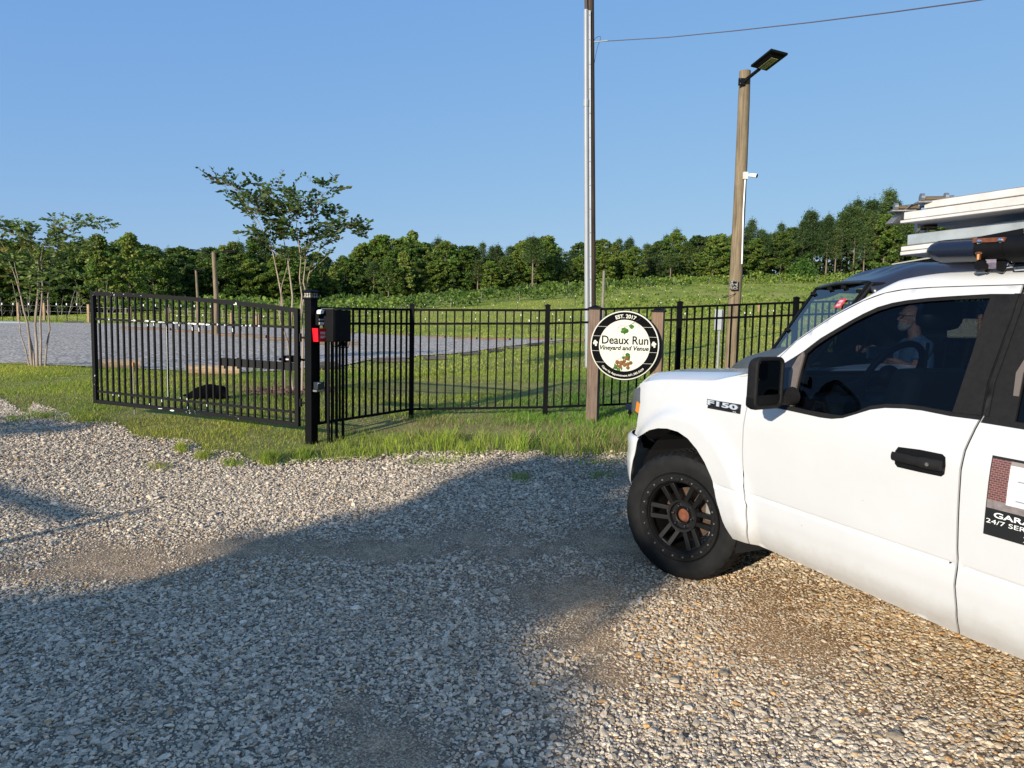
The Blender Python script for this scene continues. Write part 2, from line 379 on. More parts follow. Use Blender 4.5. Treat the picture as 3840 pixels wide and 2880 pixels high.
def gravel_mat(name, cols, scale=55, dirt=(.20, .15, .105), dirtamt=.35, grain=.010, dscale=.5):
    m, nt, b = new_mat(name); b.inputs['Roughness'].default_value = .9; b.inputs['Specular IOR Level'].default_value = .2
    v = coord(nt); vo = N(nt, 'ShaderNodeTexVoronoi'); vo.inputs['Scale'].default_value = scale; nt.links.new(v, vo.inputs['Vector'])
    sp = N(nt, 'ShaderNodeSeparateColor'); nt.links.new(vo.outputs['Color'], sp.inputs[0])
    r = ramp(nt, sp.outputs[0], [(i / (len(cols) - 1), c) for i, c in enumerate(cols)])
    edge = ramp(nt, vo.outputs['Distance'], [(.25, (1, 1, 1)), (.62, (.28, .28, .3))])
    c = mixc(nt, .9, r.outputs[0], edge.outputs[0], 'MULTIPLY')
    n = noise(nt, v, dscale, 5, .6); f = ramp(nt, n.outputs['Fac'], [(.5, (0, 0, 0)), (.66, (dirtamt,) * 3)])
    c = mixc(nt, f.outputs[0], c, dirt)
    n2 = noise(nt, v, .9, 3); r2 = ramp(nt, n2.outputs['Fac'], [(.3, (.85, .85, .86)), (.7, (1.1, 1.09, 1.07))]); c = mixc(nt, .7, c, r2.outputs[0], 'MULTIPLY')
    nt.links.new(c, b.inputs['Base Color'])
    inv = N(nt, 'ShaderNodeMath', operation='SUBTRACT'); inv.inputs[0].default_value = 1; nt.links.new(vo.outputs['Distance'], inv.inputs[1])
    bump(nt, b, inv.outputs[0], .9, grain); return m
M_ground = ground_mat()
M_lot = gravel_mat('pale_gravel', [(.48, .39, .30), (.86, .70, .52), (.98, .86, .66), (.68, .56, .42)], 12, (.50, .40, .28), .5, .012, .10)
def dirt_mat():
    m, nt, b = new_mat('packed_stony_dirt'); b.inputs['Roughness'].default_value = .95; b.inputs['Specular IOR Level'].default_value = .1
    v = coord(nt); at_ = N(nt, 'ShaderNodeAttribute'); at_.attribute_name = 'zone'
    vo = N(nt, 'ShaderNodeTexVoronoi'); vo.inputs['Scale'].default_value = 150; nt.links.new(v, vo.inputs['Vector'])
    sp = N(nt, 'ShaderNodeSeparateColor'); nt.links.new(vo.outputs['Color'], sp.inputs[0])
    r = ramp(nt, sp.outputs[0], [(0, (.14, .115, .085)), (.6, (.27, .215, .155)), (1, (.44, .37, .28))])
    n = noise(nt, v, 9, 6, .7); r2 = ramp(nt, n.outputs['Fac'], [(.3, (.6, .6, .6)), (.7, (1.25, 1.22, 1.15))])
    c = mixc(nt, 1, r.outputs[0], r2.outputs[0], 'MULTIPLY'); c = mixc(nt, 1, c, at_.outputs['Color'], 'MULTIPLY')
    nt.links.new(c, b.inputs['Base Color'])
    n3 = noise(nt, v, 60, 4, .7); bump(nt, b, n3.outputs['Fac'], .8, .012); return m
M_dirt = dirt_mat()

# one sheet of terrain out to the horizon
ys = np.concatenate([-np.geomspace(1, 41, 14)[::-1] + 1, np.linspace(.6, 14, 24), np.geomspace(15, 900, 90)])
us = np.linspace(-1, 1, 131); us = np.sign(us) * np.abs(us) ** 1.6
XX = us[None, :] * (60 + 1.5 * np.clip(ys, 0, None))[:, None]; YY = np.repeat(ys[:, None], len(us), 1)
ZZ = gz(XX, YY); V = np.stack([XX, YY, ZZ], -1).reshape(-1, 3); nr, nc = XX.shape
idx = np.arange(nr * nc).reshape(nr, nc)
Fq = np.stack([idx[:-1, :-1], idx[:-1, 1:], idx[1:, 1:], idx[1:, :-1]], -1).reshape(-1, 4)
g = np_mesh('ground', V, Fq, M_ground, 4, True); tag(g, 'grassy ground rolling up to the vineyard and the woods', kind='structure')

# the gravel drive, fanned out round the spot where the picture was taken
az = np.radians(np.concatenate([np.arange(-180, -38, 4), np.arange(-38, 46, .35), np.arange(46, 181, 4)]))
def rmax_az(a):
    if abs(a) > rad(60): return 14.0
    px = 1920 + math.tan(a) * 2640; return None
pxs = 1920 + np.tan(np.clip(az, rad(-58), rad(58))) * 2640
E3 = hit(pxs, edge_y(pxs)); rE = np.hypot(E3[:, 0], E3[:, 1]); rE = np.where(np.abs(az) > rad(58), 16, np.minimum(rE, 22))
jit = np.array([mnoise.noise(Vector((a * 24, 0, 3))) for a in az]) * .16 + np.array([mnoise.noise(Vector((a * 90, 5, 3))) for a in az]) * .07
rE = rE + .12 + jit
tt = np.concatenate([[.02], np.linspace(.1, .96, 42), [1]])
RR = rE[:, None] * tt[None]; XX = np.sin(az)[:, None] * RR; YY = np.cos(az)[:, None] * RR; ZZ = gz(XX, YY) + .012
ZZ[:, -1] -= .02
V = np.stack([XX, YY, ZZ], -1).reshape(-1, 3); nr, nc = XX.shape; idx = np.arange(nr * nc).reshape(nr, nc)
Fq = np.stack([idx[:-1, :-1], idx[:-1, 1:], idx[1:, 1:], idx[1:, :-1]], -1).reshape(-1, 4)
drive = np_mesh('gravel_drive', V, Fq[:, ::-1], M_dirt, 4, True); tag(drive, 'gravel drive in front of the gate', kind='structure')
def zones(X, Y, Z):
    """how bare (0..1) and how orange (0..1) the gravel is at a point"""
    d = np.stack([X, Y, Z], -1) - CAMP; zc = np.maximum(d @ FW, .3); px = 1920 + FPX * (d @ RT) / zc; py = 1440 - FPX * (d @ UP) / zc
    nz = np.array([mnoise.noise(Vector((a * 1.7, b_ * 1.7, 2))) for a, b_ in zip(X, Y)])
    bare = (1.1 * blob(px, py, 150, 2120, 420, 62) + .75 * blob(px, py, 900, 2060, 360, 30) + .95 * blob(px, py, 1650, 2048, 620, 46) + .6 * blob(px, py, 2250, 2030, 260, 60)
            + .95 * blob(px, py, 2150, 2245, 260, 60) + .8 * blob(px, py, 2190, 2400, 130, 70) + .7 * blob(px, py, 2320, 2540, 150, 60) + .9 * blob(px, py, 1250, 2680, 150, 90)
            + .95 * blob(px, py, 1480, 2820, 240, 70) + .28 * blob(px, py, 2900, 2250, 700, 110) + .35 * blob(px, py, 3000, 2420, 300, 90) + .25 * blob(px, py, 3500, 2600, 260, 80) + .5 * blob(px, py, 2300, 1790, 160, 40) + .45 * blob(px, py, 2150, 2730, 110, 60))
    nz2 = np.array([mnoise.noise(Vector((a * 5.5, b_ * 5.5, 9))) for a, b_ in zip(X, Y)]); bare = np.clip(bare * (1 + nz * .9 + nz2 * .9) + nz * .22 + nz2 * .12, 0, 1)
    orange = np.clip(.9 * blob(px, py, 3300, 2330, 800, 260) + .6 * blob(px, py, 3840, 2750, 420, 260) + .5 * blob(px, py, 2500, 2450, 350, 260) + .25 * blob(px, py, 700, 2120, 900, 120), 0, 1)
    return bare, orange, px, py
bare, orange, _, _ = zones(V[:, 0], V[:, 1], V[:, 2])
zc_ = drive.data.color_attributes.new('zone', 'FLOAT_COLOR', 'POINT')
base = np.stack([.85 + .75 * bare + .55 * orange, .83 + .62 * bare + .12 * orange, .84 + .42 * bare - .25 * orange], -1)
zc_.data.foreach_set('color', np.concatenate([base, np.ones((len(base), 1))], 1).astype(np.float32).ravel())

# loose stones of the drive
def stones():
    pts = []
    for (y0, y1, dens) in [(1.9, 4.2, 7600), (4.2, 6.6, 5600), (6.6, 10.8, 3200)]:
        x1 = .80 * y1 + 1.2; n = int((y1 - y0) * 2 * x1 * dens)
        x = rng.uniform(-x1, x1, n); y = rng.uniform(y0, y1, n); k = np.abs(x) < .80 * y + 1.2
        pts.append(np.stack([x[k], y[k]], -1))
    P = np.concatenate(pts); Z = gz(P[:, 0], P[:, 1]) + .012
    bare, orange, px, py = zones(P[:, 0], P[:, 1], Z)
    az_ = np.arctan2(P[:, 0], P[:, 1]); re = np.interp(az_, az, rE); r = np.hypot(P[:, 0], P[:, 1])
    u = rng.random(len(P))
    keep = (r < re - .02) & (u > bare * .72 - .04) & ~((r > re - .25) & (rng.random(len(P)) < .45))
    # nothing under the truck, where nobody looks
    P, Z, bare, orange, py = P[keep], Z[keep], bare[keep], orange[keep], py[keep]; n = len(P)
    base = rng.lognormal(math.log(.0061), .36, n) * (1 - .52 * np.clip(bare * 1.5, 0, 1)) * np.where(P[:, 1] > 6.6, 1.15, 1)
    base = np.where(rng.random(n) < .012, base * 1.9, base); base = np.clip(base, .0035, .024)
    scl = np.stack([base * rng.uniform(.95, 1.5, n), base * rng.uniform(.7, 1.05, n), base * rng.uniform(.36, .64, n)], -1)
    rot = np.stack([rng.normal(0, .28, n), rng.normal(0, .28, n), rng.uniform(0, 6.283, n)], -1)
    co = np.stack([P[:, 0], P[:, 1], Z + base * rng.uniform(-.1, .55, n)], -1)
    g_ = .15 + .42 * rng.random(n) ** .8; col = np.stack([g_ * 1.34, g_ * 1.08, g_ * .76], -1)
    lt = rng.random(n) < .12; col[lt] = np.stack([g_[lt] + .10] * 3, -1) * (1.30, 1.08, .80)
    w_ = rng.random(n); po = .025 + .38 * orange
    k = w_ < po; t = rng.random((n, 1)); warm = np.array([.55, .29, .09]) * t + np.array([.50, .38, .24]) * (1 - t)
    col[k] = warm[k] * rng.uniform(.7, 1.15, (k.sum(), 1))
    mixo = (orange * .22)[:, None]; col = col * (1 - mixo) + mixo * np.array([.42, .30, .16])
    mb_ = np.clip(bare * .45, 0, .4)[:, None]; col = col * (1 - mb_) + mb_ * np.array([.36, .29, .20])
    me = bpy.data.meshes.new('gravel_stones'); me.vertices.add(n); me.vertices.foreach_set('co', co.astype(np.float32).ravel())
    for nm, dat in (('scl', scl), ('rot', rot)):
        a = me.attributes.new(nm, 'FLOAT_VECTOR', 'POINT'); a.data.foreach_set('vector', dat.astype(np.float32).ravel())
    a = me.attributes.new('stone', 'FLOAT_COLOR', 'POINT'); a.data.foreach_set('color', np.concatenate([col, np.ones((n, 1))], 1).astype(np.float32).ravel())
    a = me.attributes.new('pick', 'INT', 'POINT'); a.data.foreach_set('value', rng.integers(0, 6, n).astype(np.int32))
    o = bpy.data.objects.new('gravel_stones', me); COL.objects.link(o)
    m, nt, b = new_mat('grey_stone'); b.inputs['Roughness'].default_value = .78; b.inputs['Specular IOR Level'].default_value = .3
    A = N(nt, 'ShaderNodeAttribute'); A.attribute_type = 'INSTANCER'; A.attribute_name = 'stone'
    nn = noise(nt, coord(nt), 1.6, 5, .7, .8); rr = ramp(nt, nn.outputs['Fac'], [(.3, (.72, .72, .72)), (.5, (1, 1, 1)), (.66, (1.45, 1.45, 1.42))])
    nt.links.new(mixc(nt, 1, A.outputs['Color'], rr.outputs[0], 'MULTIPLY'), b.inputs['Base Color'])
    ng = bpy.data.node_groups.new('stones', 'GeometryNodeTree'); ng.interface.new_socket('Geometry', in_out='INPUT', socket_type='NodeSocketGeometry'); ng.interface.new_socket('Geometry', in_out='OUTPUT', socket_type='NodeSocketGeometry')
    gi = ng.nodes.new('NodeGroupInput'); go = ng.nodes.new('NodeGroupOutput')
    g2i = ng.nodes.new('GeometryNodeGeometryToInstance')
    for k_ in range(6):
        ic = ng.nodes.new('GeometryNodeMeshIcoSphere'); ic.inputs['Radius'].default_value = 1; ic.inputs['Subdivisions'].default_value = 2
        sp = ng.nodes.new('GeometryNodeSetPosition'); nz = ng.nodes.new('ShaderNodeTexNoise'); nz.noise_dimensions = '4D'; nz.inputs['Scale'].default_value = .85; nz.inputs['W'].default_value = k_ * 7.3; nz.inputs['Detail'].default_value = 2
        sb = ng.nodes.new('ShaderNodeVectorMath'); sb.operation = 'SUBTRACT'; sb.inputs[1].default_value = (.5, .5, .5)
        sc_ = ng.nodes.new('ShaderNodeVectorMath'); sc_.operation = 'SCALE'; sc_.inputs['Scale'].default_value = 1.7
        ng.links.new(nz.outputs['Color'], sb.inputs[0]); ng.links.new(sb.outputs[0], sc_.inputs[0]); ng.links.new(ic.outputs['Mesh'], sp.inputs['Geometry']); ng.links.new(sc_.outputs[0], sp.inputs['Offset'])
        sm = ng.nodes.new('GeometryNodeSetMaterial'); sm.inputs['Material'].default_value = m; ng.links.new(sp.outputs[0], sm.inputs[0])
        ng.links.new(sm.outputs[0], g2i.inputs[0])
    ip = ng.nodes.new('GeometryNodeInstanceOnPoints'); ip.inputs['Pick Instance'].default_value = True
    def attr(nm, t):
        a_ = ng.nodes.new('GeometryNodeInputNamedAttribute'); a_.data_type = t; a_.inputs['Name'].default_value = nm; return a_.outputs[0]
    ng.links.new(gi.outputs[0], ip.inputs['Points']); ng.links.new(g2i.outputs[0], ip.inputs['Instance'])
    ng.links.new(attr('pick', 'INT'), ip.inputs['Instance Index']); ng.links.new(attr('rot', 'FLOAT_VECTOR'), ip.inputs['Rotation']); ng.links.new(attr('scl', 'FLOAT_VECTOR'), ip.inputs['Scale'])
    ng.links.new(ip.outputs[0], go.inputs[0])
    mo = o.modifiers.new('stones', 'NODES'); mo.node_group = ng; me.materials.append(m)
    tag(o, 'loose grey and tan stones of the gravel drive', 'gravel', kind='stuff')
    print('stones', n)
stones()

# the gravel car park behind the fence
cx = np.concatenate([np.arange(-2500, 0, 250), np.arange(0, 2136, 28)]); rows = 26
yn = np.interp(cx, LOTN[:, 0], LOTN[:, 1]); yf = np.interp(cx, LOTF[:, 0], LOTF[:, 1])
Pn = hit(cx, yn); Pf = hit(cx, yf)
tt = np.linspace(0, 1, rows); rn = np.log(Pn[:, 1]); rf = np.log(Pf[:, 1])
lY = np.exp(rn[:, None] * (1 - tt) + rf[:, None] * tt); kk = (lY - Pn[:, 1:2]) / np.maximum(Pf[:, 1:2] - Pn[:, 1:2], 1e-3)
XX = Pn[:, :1] + (Pf[:, :1] - Pn[:, :1]) * kk; ZZ = gz(XX, lY) + .03
V = np.stack([XX, lY, ZZ], -1).reshape(-1, 3); nr, nc = XX.shape; idx = np.arange(nr * nc).reshape(nr, nc)
Fq = np.stack([idx[:-1, :-1], idx[1:, :-1], idx[1:, 1:], idx[:-1, 1:]], -1).reshape(-1, 4)
lot = np_mesh('gravel_car_park', V, Fq, M_lot, 4, True); tag(lot, 'pale gravel car park behind the fence', kind='structure')
# pale concrete strip at the far left of the car park
a_, b_, c_, d_ = hit1(-300, 1212), hit1(95, 1213), hit1(70, 1208), hit1(-300, 1204)
q = [Vector((p[0], p[1], p[2] + .06)) for p in (a_, b_, c_, d_)]; q2 = [v - Vector((0, 0, .12)) for v in q]
sl_ = mesh_obj('concrete_path', q + q2, [(0, 1, 2, 3), (7, 6, 5, 4), (0, 4, 5, 1), (1, 5, 6, 2), (2, 6, 7, 3), (3, 7, 4, 0)], simple('pale_concrete', (.55, .54, .51), .8, 0, .1, 3)); tag(sl_, 'pale concrete strip at the far end of the car park', kind='structure')

# ------------------------------------------------------------------ grass blades
def in_lot(px, py): return (px < 2135) & (py < np.interp(px, LOTN[:, 0], LOTN[:, 1])) & (py > np.interp(px, LOTF[:, 0], LOTF[:, 1]))
def lumpy(P, s, seed=0.0): return np.array([mnoise.noise(Vector((a * s, b_ * s, seed))) for a, b_ in P])
def blades(name, P, h, wd, col, label):
    n = len(P); Z = gz(P[:, 0], P[:, 1]); th = rng.uniform(0, 2 * math.pi, n); d = np.stack([np.cos(th), np.sin(th)], -1)
    ln = rng.uniform(.15, .75, n)[:, None] * h[:, None]; la = rng.uniform(0, 2 * math.pi, n); L = np.stack([np.cos(la), np.sin(la)], -1) * ln
    b0 = np.concatenate([P, (Z - .01)[:, None]], 1); wv = np.concatenate([d * (wd / 2)[:, None], np.zeros((n, 1))], 1)
    m1 = b0 + np.concatenate([L * .35, (h * .6)[:, None]], 1); tp = b0 + np.concatenate([L, h[:, None]], 1)
    V = np.stack([b0 - wv, b0 + wv, m1 + wv * .8, m1 - wv * .8, tp], 1).reshape(-1, 3)
    i = np.arange(n)[:, None] * 5
    F3 = np.concatenate([i + [0, 1, 2], i + [0, 2, 3], i + [3, 2, 4]], 1).reshape(-1, 3)
    o = np_mesh(name, V, F3, M_grass, 3, False, np.repeat(col, 3, 0)); tag(o, label, 'grass', kind='stuff'); return o
def grass_col(P, n):
    hue = np.clip((P[:, 0:1] + 2.0) / 3.0, 0, 1) * np.clip((16 - P[:, 1:2]) / 4, 0, 1)      # lusher on the right of the verge
    a = lumpy(P, .35, 1.0)[:, None]; t = np.clip(.45 + a * 1.1 + rng.normal(0, .25, (n, 1)), 0, 1)
    g0 = np.array([.15, .26, .032]); g1 = np.array([.40, .41, .065]); c = g0 * (1 - t) + g1 * t
    c = c * (1 - hue) + hue * c * np.array([.70, 1.02, .80]); dry = (rng.random((n, 1)) < (.10 + .45 * np.clip(lumpy(P, .55, 9)[:, None] * 2.0 - .12, 0, 1))); c = np.where(dry, np.array([.34, .27, .15]) * rng.uniform(.6, 1.2, (n, 1)), c)
    return c * rng.uniform(.55, 1.4, (n, 1))
# verge between the drive and the fence, and the lawn just behind it
def px_of(P):
    Z = gz(P[:, 0], P[:, 1]); d = np.concatenate([P, Z[:, None]], 1) - CAMP; zc = d @ FW
    return 1920 + FPX * (d @ RT) / zc, 1440 - FPX * (d @ UP) / zc
n0 = 300000; P = np.stack([rng.uniform(-11, 8.5, n0), rng.uniform(6.4, 15.5, n0)], -1)
px, py = px_of(P); r = np.hypot(P[:, 0], P[:, 1]); azp = np.arctan2(P[:, 0], P[:, 1]); re = np.interp(azp, az, rE)
lum = lumpy(P, 1.3, 4.0); lum2 = lumpy(P, 5.0, 7.0)
keep = (px > -250) & (px < 4000) & (r > re - .18 + .25 * np.clip(-lum2, -.4, .4)) & ~in_lot(px, py + 4)
barep = 1.1 * blob(px, py, 1850, 1622, 260, 24) + .9 * blob(px, py, 1480, 1600, 140, 26) + .8 * blob(px, py, 1600, 1450, 360, 26) + .55 * blob(px, py, 2050, 1460, 200, 26) + .4 * blob(px, py, 1450, 1610, 160, 22)
keep &= rng.random(n0) > np.clip(.04 - .5 * lum + barep * .9, 0, .95)
P = P[keep]; lum, lum2, py, px, barep = lum[keep], lum2[keep], py[keep], px[keep], barep[keep]; n = len(P)
tall = np.clip((px - 1150) / 500, 0, 1) * np.clip((py - 1560) / 80, 0, 1)
h = np.clip(.028 + .036 * rng.random(n) + .045 * lum + .10 * tall * (1 + 1.6 * lum2), .02, .26) * (1 - .6 * barep)
c = grass_col(P, n); c = np.where((rng.random(n) < barep * .9)[:, None], np.array([.25, .185, .115]) * rng.uniform(.6, 1.25, (n, 1)), c)
yl = (np.clip((1100 - px) / 500, 0, 1) * np.clip((py - 1480) / 60, 0, 1) * .6)[:, None]; c = c * (1 - yl * .5) + yl * .5 * np.array([.20, .19, .035])
blades('grass', P, h, rng.uniform(.0035, .008, n), c, 'short green and yellowish grass by the gate and the fence')
# tufts that have crept into the gravel
tc = [(160, 1566, 60, 30), (300, 1580, 60, 30), (1010, 1735, 26, 60), (680, 1690, 20, 26), (760, 1720, 30, 20), (600, 1760, 40, 10), (870, 1745, 40, 16), (1140, 1715, 20, 40), (1660, 1735, 80, 10), (1560, 1740, 60, 8), (1950, 1800, 40, 10), (2250, 1740, 100, 12), (2260, 1790, 60, 8), (50, 1580, 40, 12), (960, 1400, 20, 30), (1080, 1400, 30, 20)]
PP = []; hh = []
for (x, y, rx, k) in tc:
    q = hit(rng.normal(x, rx * .6, k * 16), rng.normal(y, 7, k * 16)); PP.append(q[:, :2]); hh.append(rng.uniform(.03, .09 + k * .0009, k * 16))
P = np.concatenate(PP); h = np.concatenate(hh); n = len(P)
blades('grass', P, h, rng.uniform(.004, .008, n), grass_col(P, n), 'grass tufts growing through the gravel edge')
# field grass farther off, coarser with distance
n0 = 150000; Y = 15 + 75 * rng.random(n0) ** 1.5; X = rng.uniform(-.85, .85, n0) * Y; P = np.stack([X, Y], -1); px, py = px_of(P)
keep = (px > -200) & (px < 4000) & ~in_lot(px, py) & (rng.random(n0) > np.clip(.3 - lumpy(P, .3, 2.0), 0, .8)); P = P[keep]; n = len(P)
c = grass_col(P, n) * .5 + .5 * np.array([.32, .34, .065])
blades('grass', P, .02 + P[:, 1] * .0010 * rng.uniform(.5, 1.5, n) + .03 * rng.random(n), .006 + P[:, 1] * .0009, c, 'field grass between the car park and the vineyard')
# ================================================================== FENCE, GATE AND WHAT HANGS ON THEM
def ctr(*p): return Vector(tuple(float(x) for x in p))
def rotz(a): return Matrix.Rotation(a, 3, 'Z')
def plane_hit(px, py, A, B):
    """where a picture ray meets the upright plane through A and B: (metres along AB, height)"""
    d = ray(px, py); A = np.array(A[:2], float); B = np.array(B[:2], float); e = (B - A) / np.linalg.norm(B - A)
    M = np.array([[d[0], -e[0]], [d[1], -e[1]]]); t, s_ = np.linalg.solve(M, A); return s_, CAM_H + d[2] * t
def Z2(x, y): return 320 + x * .45208, 1040 + y * .45208
def Z3(x, y): return 1100 + x * .40687, 1040 + y * .40687
def Z4(x, y): return 1900 + x * .36166, 1040 + y * .36166
def Z5(x, y): return 2640 + x * .5425, 700 + y * .5425
def Z6(x, y): return 2300 + x * .5425, 1300 + y * .5425
def Z7(x, y): return 2800 + x * .6508, 1500 + y * .6508
def Z8(x, y): return 2140 + x * .40687, y * .40687
def Z9(x, y): return 2100 + x * .36166, 850 + y * .36166
def ZR(x, y): return 3300 + x * .24412, 700 + y * .24412

me_cache = {}
def unit_box_mesh(key, dx, dy, dz, mat, bevel=0):
    if key in me_cache: return me_cache[key]
    o = MB().box((0, 0, 0), (dx, dy, dz)).build(key, mat); me_cache[key] = o.data; bpy.data.objects.remove(o); return me_cache[key]

FP = [(-2.27, 8.0), (-1.35, 9.5), (.46, 9.6), (2.28, 9.8), (4.05, 10.25), (5.8, 10.75), (7.55, 11.3), (9.3, 11.8)]
def zat(px, py, Y): return at(px, py, Y)[2]
top = [zat(1205, 1156, 8.0), zat(1542, 1162, 9.5), zat(2055, 1164, 9.6), zat(2555, 1152, 9.8), zat(2980, 1134, 10.25)]
mid = [zat(1205, 1214, 8.0), zat(1542, 1214, 9.5), zat(2055, 1213, 9.6), zat(2555, 1199, 9.8), zat(2980, 1181, 10.25)]
bot = [zat(1194, 1592, 8.0), zat(1542, 1534, 9.5), zat(2055, 1527, 9.6), zat(2555, 1508, 9.8)]; bot.append(bot[3] + (top[4] - top[3]))
for k in range(3): top.append(top[-1] + .09); mid.append(mid[-1] + .09); bot.append(bot[-1] + .09)
fence = empty('metal_fence', (FP[1][0], FP[1][1], gz(*FP[1])), 0, 'black metal picket fence running from the gate post behind the round sign', 'fence')
fo = np.array(fence.location)
def L_(p): return Vector((p[0] - fo[0], p[1] - fo[1], p[2] - fo[2]))
rails = []
for i in range(len(FP) - 1):
    A, B = FP[i], FP[i + 1]; an = math.atan2(B[1] - A[1], B[0] - A[0]); ln = math.hypot(B[0] - A[0], B[1] - A[1])
    for zz in (top, mid, bot):
        a = L_((A[0], A[1], zz[i])); b = L_((B[0], B[1], zz[i + 1])); MB().bar(a, b, .028, .030).build('rail', M_black, fence)
    n = round(ln / .1115); 
    for k in range(1, n):
        t = k / n; x, y = A[0] + (B[0] - A[0]) * t, A[1] + (B[1] - A[1]) * t
        zt = top[i] + (top[i + 1] - top[i]) * t; zb = bot[i] + (bot[i + 1] - bot[i]) * t
        me = unit_box_mesh('picket', .020, .020, 1.0, M_black)
        link_mesh('picket', me, fence, L_((x, y, (zt + zb) / 2)), (0, 0, an), (1, 1, zt - zb))
for i in range(1, len(FP)):
    an = math.atan2(FP[i][1] - FP[i - 1][1], FP[i][0] - FP[i - 1][0]) if i > 1 else .06
    x, y = FP[i]; z0 = float(gz(x, y)) - .25; z1 = top[i] + .055; m = MB(); R3 = rotz(an)
    m.box(L_((x, y, (z0 + z1) / 2)), (.062, .062, z1 - z0), R3)
    po = m.build('post', M_black, fence)
    c = L_((x, y, z1)); h = .037; cp = MB(); cp.box((c.x, c.y, c.z + .008), (.074, .074, .016), R3)
    vs = [R3 @ Vector((sx * h * .95, sy * h * .95, 0)) + c + Vector((0, 0, .0165)) for sx, sy in ((-1, -1), (1, -1), (1, 1), (-1, 1))] + [c + Vector((0, 0, .034))]
    cp.add(vs, [(0, 1, 2, 3), (0, 1, 4), (1, 2, 4), (2, 3, 4), (3, 0, 4)]); cp.build('post_cap', M_black, po)

# gate post
gx, gy = -2.27, 8.0; ga = math.atan2(1.5, .92); gzb = float(gz(gx, gy)); ztop = zat(1172, 1124, 8.0)
gp = empty('gate_post', (gx, gy, gzb), ga, 'thick black square gate post with a lantern cap', 'gate post')
hp = ztop - gzb
MB().box((0, 0, (hp - .3) / 2), (.102, .102, hp + .3)).build('post', M_black, gp, bevel=.003)
capo = MB().box((0, 0, hp + .012), (.125, .125, .024)).build('cap_collar', M_black, gp, bevel=.003)
MB().box((0, 0, hp + .050), (.104, .104, .052)).build('lantern_glass', simple('frosted_lantern_panel', (.40, .37, .30), .5), capo)
def lattice():
    m = MB()
    for s_ in range(4):
        R3 = rotz(s_ * math.pi / 2)
        def q(u, v): return R3 @ Vector((u, -.0545, hp + .05 + v))
        for (a, b) in [((-.052, -.026), (-.052, .026)), ((.052, -.026), (.052, .026)), ((-.026, -.026), (-.014, 0)), ((-.014, 0), (-.026, .026)), ((-.014, 0), (.014, 0)), ((.014, 0), (.026, .026)), ((.014, 0), (.026, -.026)), ((-.014, 0), (-.052, .004)), ((.014, 0), (.052, .004))]:
            m.bar(q(*a), q(*b), .005, .005)
    return m
lattice().build('lattice', M_black, capo)
c = MB(); c.box((0, 0, hp + .083), (.145, .145, .014))
h = .07; zc = hp + .0905; c.add([(-h, -h, zc), (h, -h, zc), (h, h, zc), (-h, h, zc), (-.03, -.03, zc + .022), (.03, -.03, zc + .022), (.03, .03, zc + .022), (-.03, .03, zc + .022)], [(0, 1, 2, 3), (4, 5, 6, 7), (0, 1, 5, 4), (1, 2, 6, 5), (2, 3, 7, 6), (3, 0, 4, 7)])
c.build('cap_roof', M_black, gp)

# gate leaf
GA = np.array([-2.42, 8.06]); GB = np.array([-5.36, 9.1]); ge = (GB - GA) / np.linalg.norm(GB - GA); gl = np.linalg.norm(GB - GA)
gang = math.atan2(ge[1], ge[0])
gate = empty('driveway_gate', (GA[0], GA[1], gzb), gang, 'black metal driveway gate standing open, white chips along its rails', 'gate')
def gpt(px, py):
    s_, z = plane_hit(*Z2(px, py), GA, GB); return s_, z - gzb
def curve(pts): 
    q = [gpt(*p) for p in pts]; q.sort(); xs = [a for a, _ in q]; zs = [b for _, b in q]
    return lambda s_: float(np.interp(s_, xs, zs)) if xs[0] <= s_ <= xs[-1] else (zs[0] + (s_ - xs[0]) * (zs[1] - zs[0]) / (xs[1] - xs[0]) if s_ < xs[0] else zs[-1] + (s_ - xs[-1]) * (zs[-1] - zs[-2]) / (xs[-1] - xs[-2]))
fT = curve([(75, 133), (450, 150), (930, 183), (1400, 228), (1770, 277)]); fM = curve([(90, 345), (920, 385), (1760, 414)])
fL = curve([(115, 946), (900, 1032), (1760, 1120)]); fB = curve([(110, 1030), (900, 1115), (1780, 1222)])
s0, s1 = .03, gl
for f_, hh, nm in ((fT, .05, 'top_rail'), (fM, .026, 'middle_rail'), (fL, .026, 'lower_rail'), (fB, .045, 'bottom_rail')):
    m = MB(); K = 12; w0, w1 = (s0, s1) if nm in ('top_rail', 'bottom_rail') else (s0 + .045, s1 - .045)
    dpt = .045 if hh > .04 else .03; pr = []
    for k in range(K + 1):
        s_ = w0 + (w1 - w0) * k / K; z = f_(s_); pr += [(s_, -dpt / 2, z - hh / 2), (s_, dpt / 2, z - hh / 2), (s_, dpt / 2, z + hh / 2), (s_, -dpt / 2, z + hh / 2)]
    fs = []
    for k in range(K):
        for j in range(4): fs.append((k * 4 + j, k * 4 + (j + 1) % 4, (k + 1) * 4 + (j + 1) % 4, (k + 1) * 4 + j))
    fs += [(0, 1, 2, 3), tuple(K * 4 + j for j in (3, 2, 1, 0))]
    m.add(pr, fs); m.build(nm, M_gate, gate)
for s_ in (s0 + .0, s1 - .0):
    zb, zt = fB(s_), fT(s_); MB().box((s_, 0, (zb + zt) / 2 ), (.05, .05, zt - zb + .046)).build('stile', M_gate, gate)
NP = 30
for k in range(1, NP + 1):
    s_ = s0 + (s1 - s0) * k / (NP + 1); zb, zt = fB(s_) + .0225, fT(s_) - .025
    me = unit_box_mesh('gate_picket', .0215, .0215, 1.0, M_gate)
    link_mesh('picket', me, gate, (s_, 0, (zb + zt) / 2), (0, 0, 0), (1, 1, zt - zb))
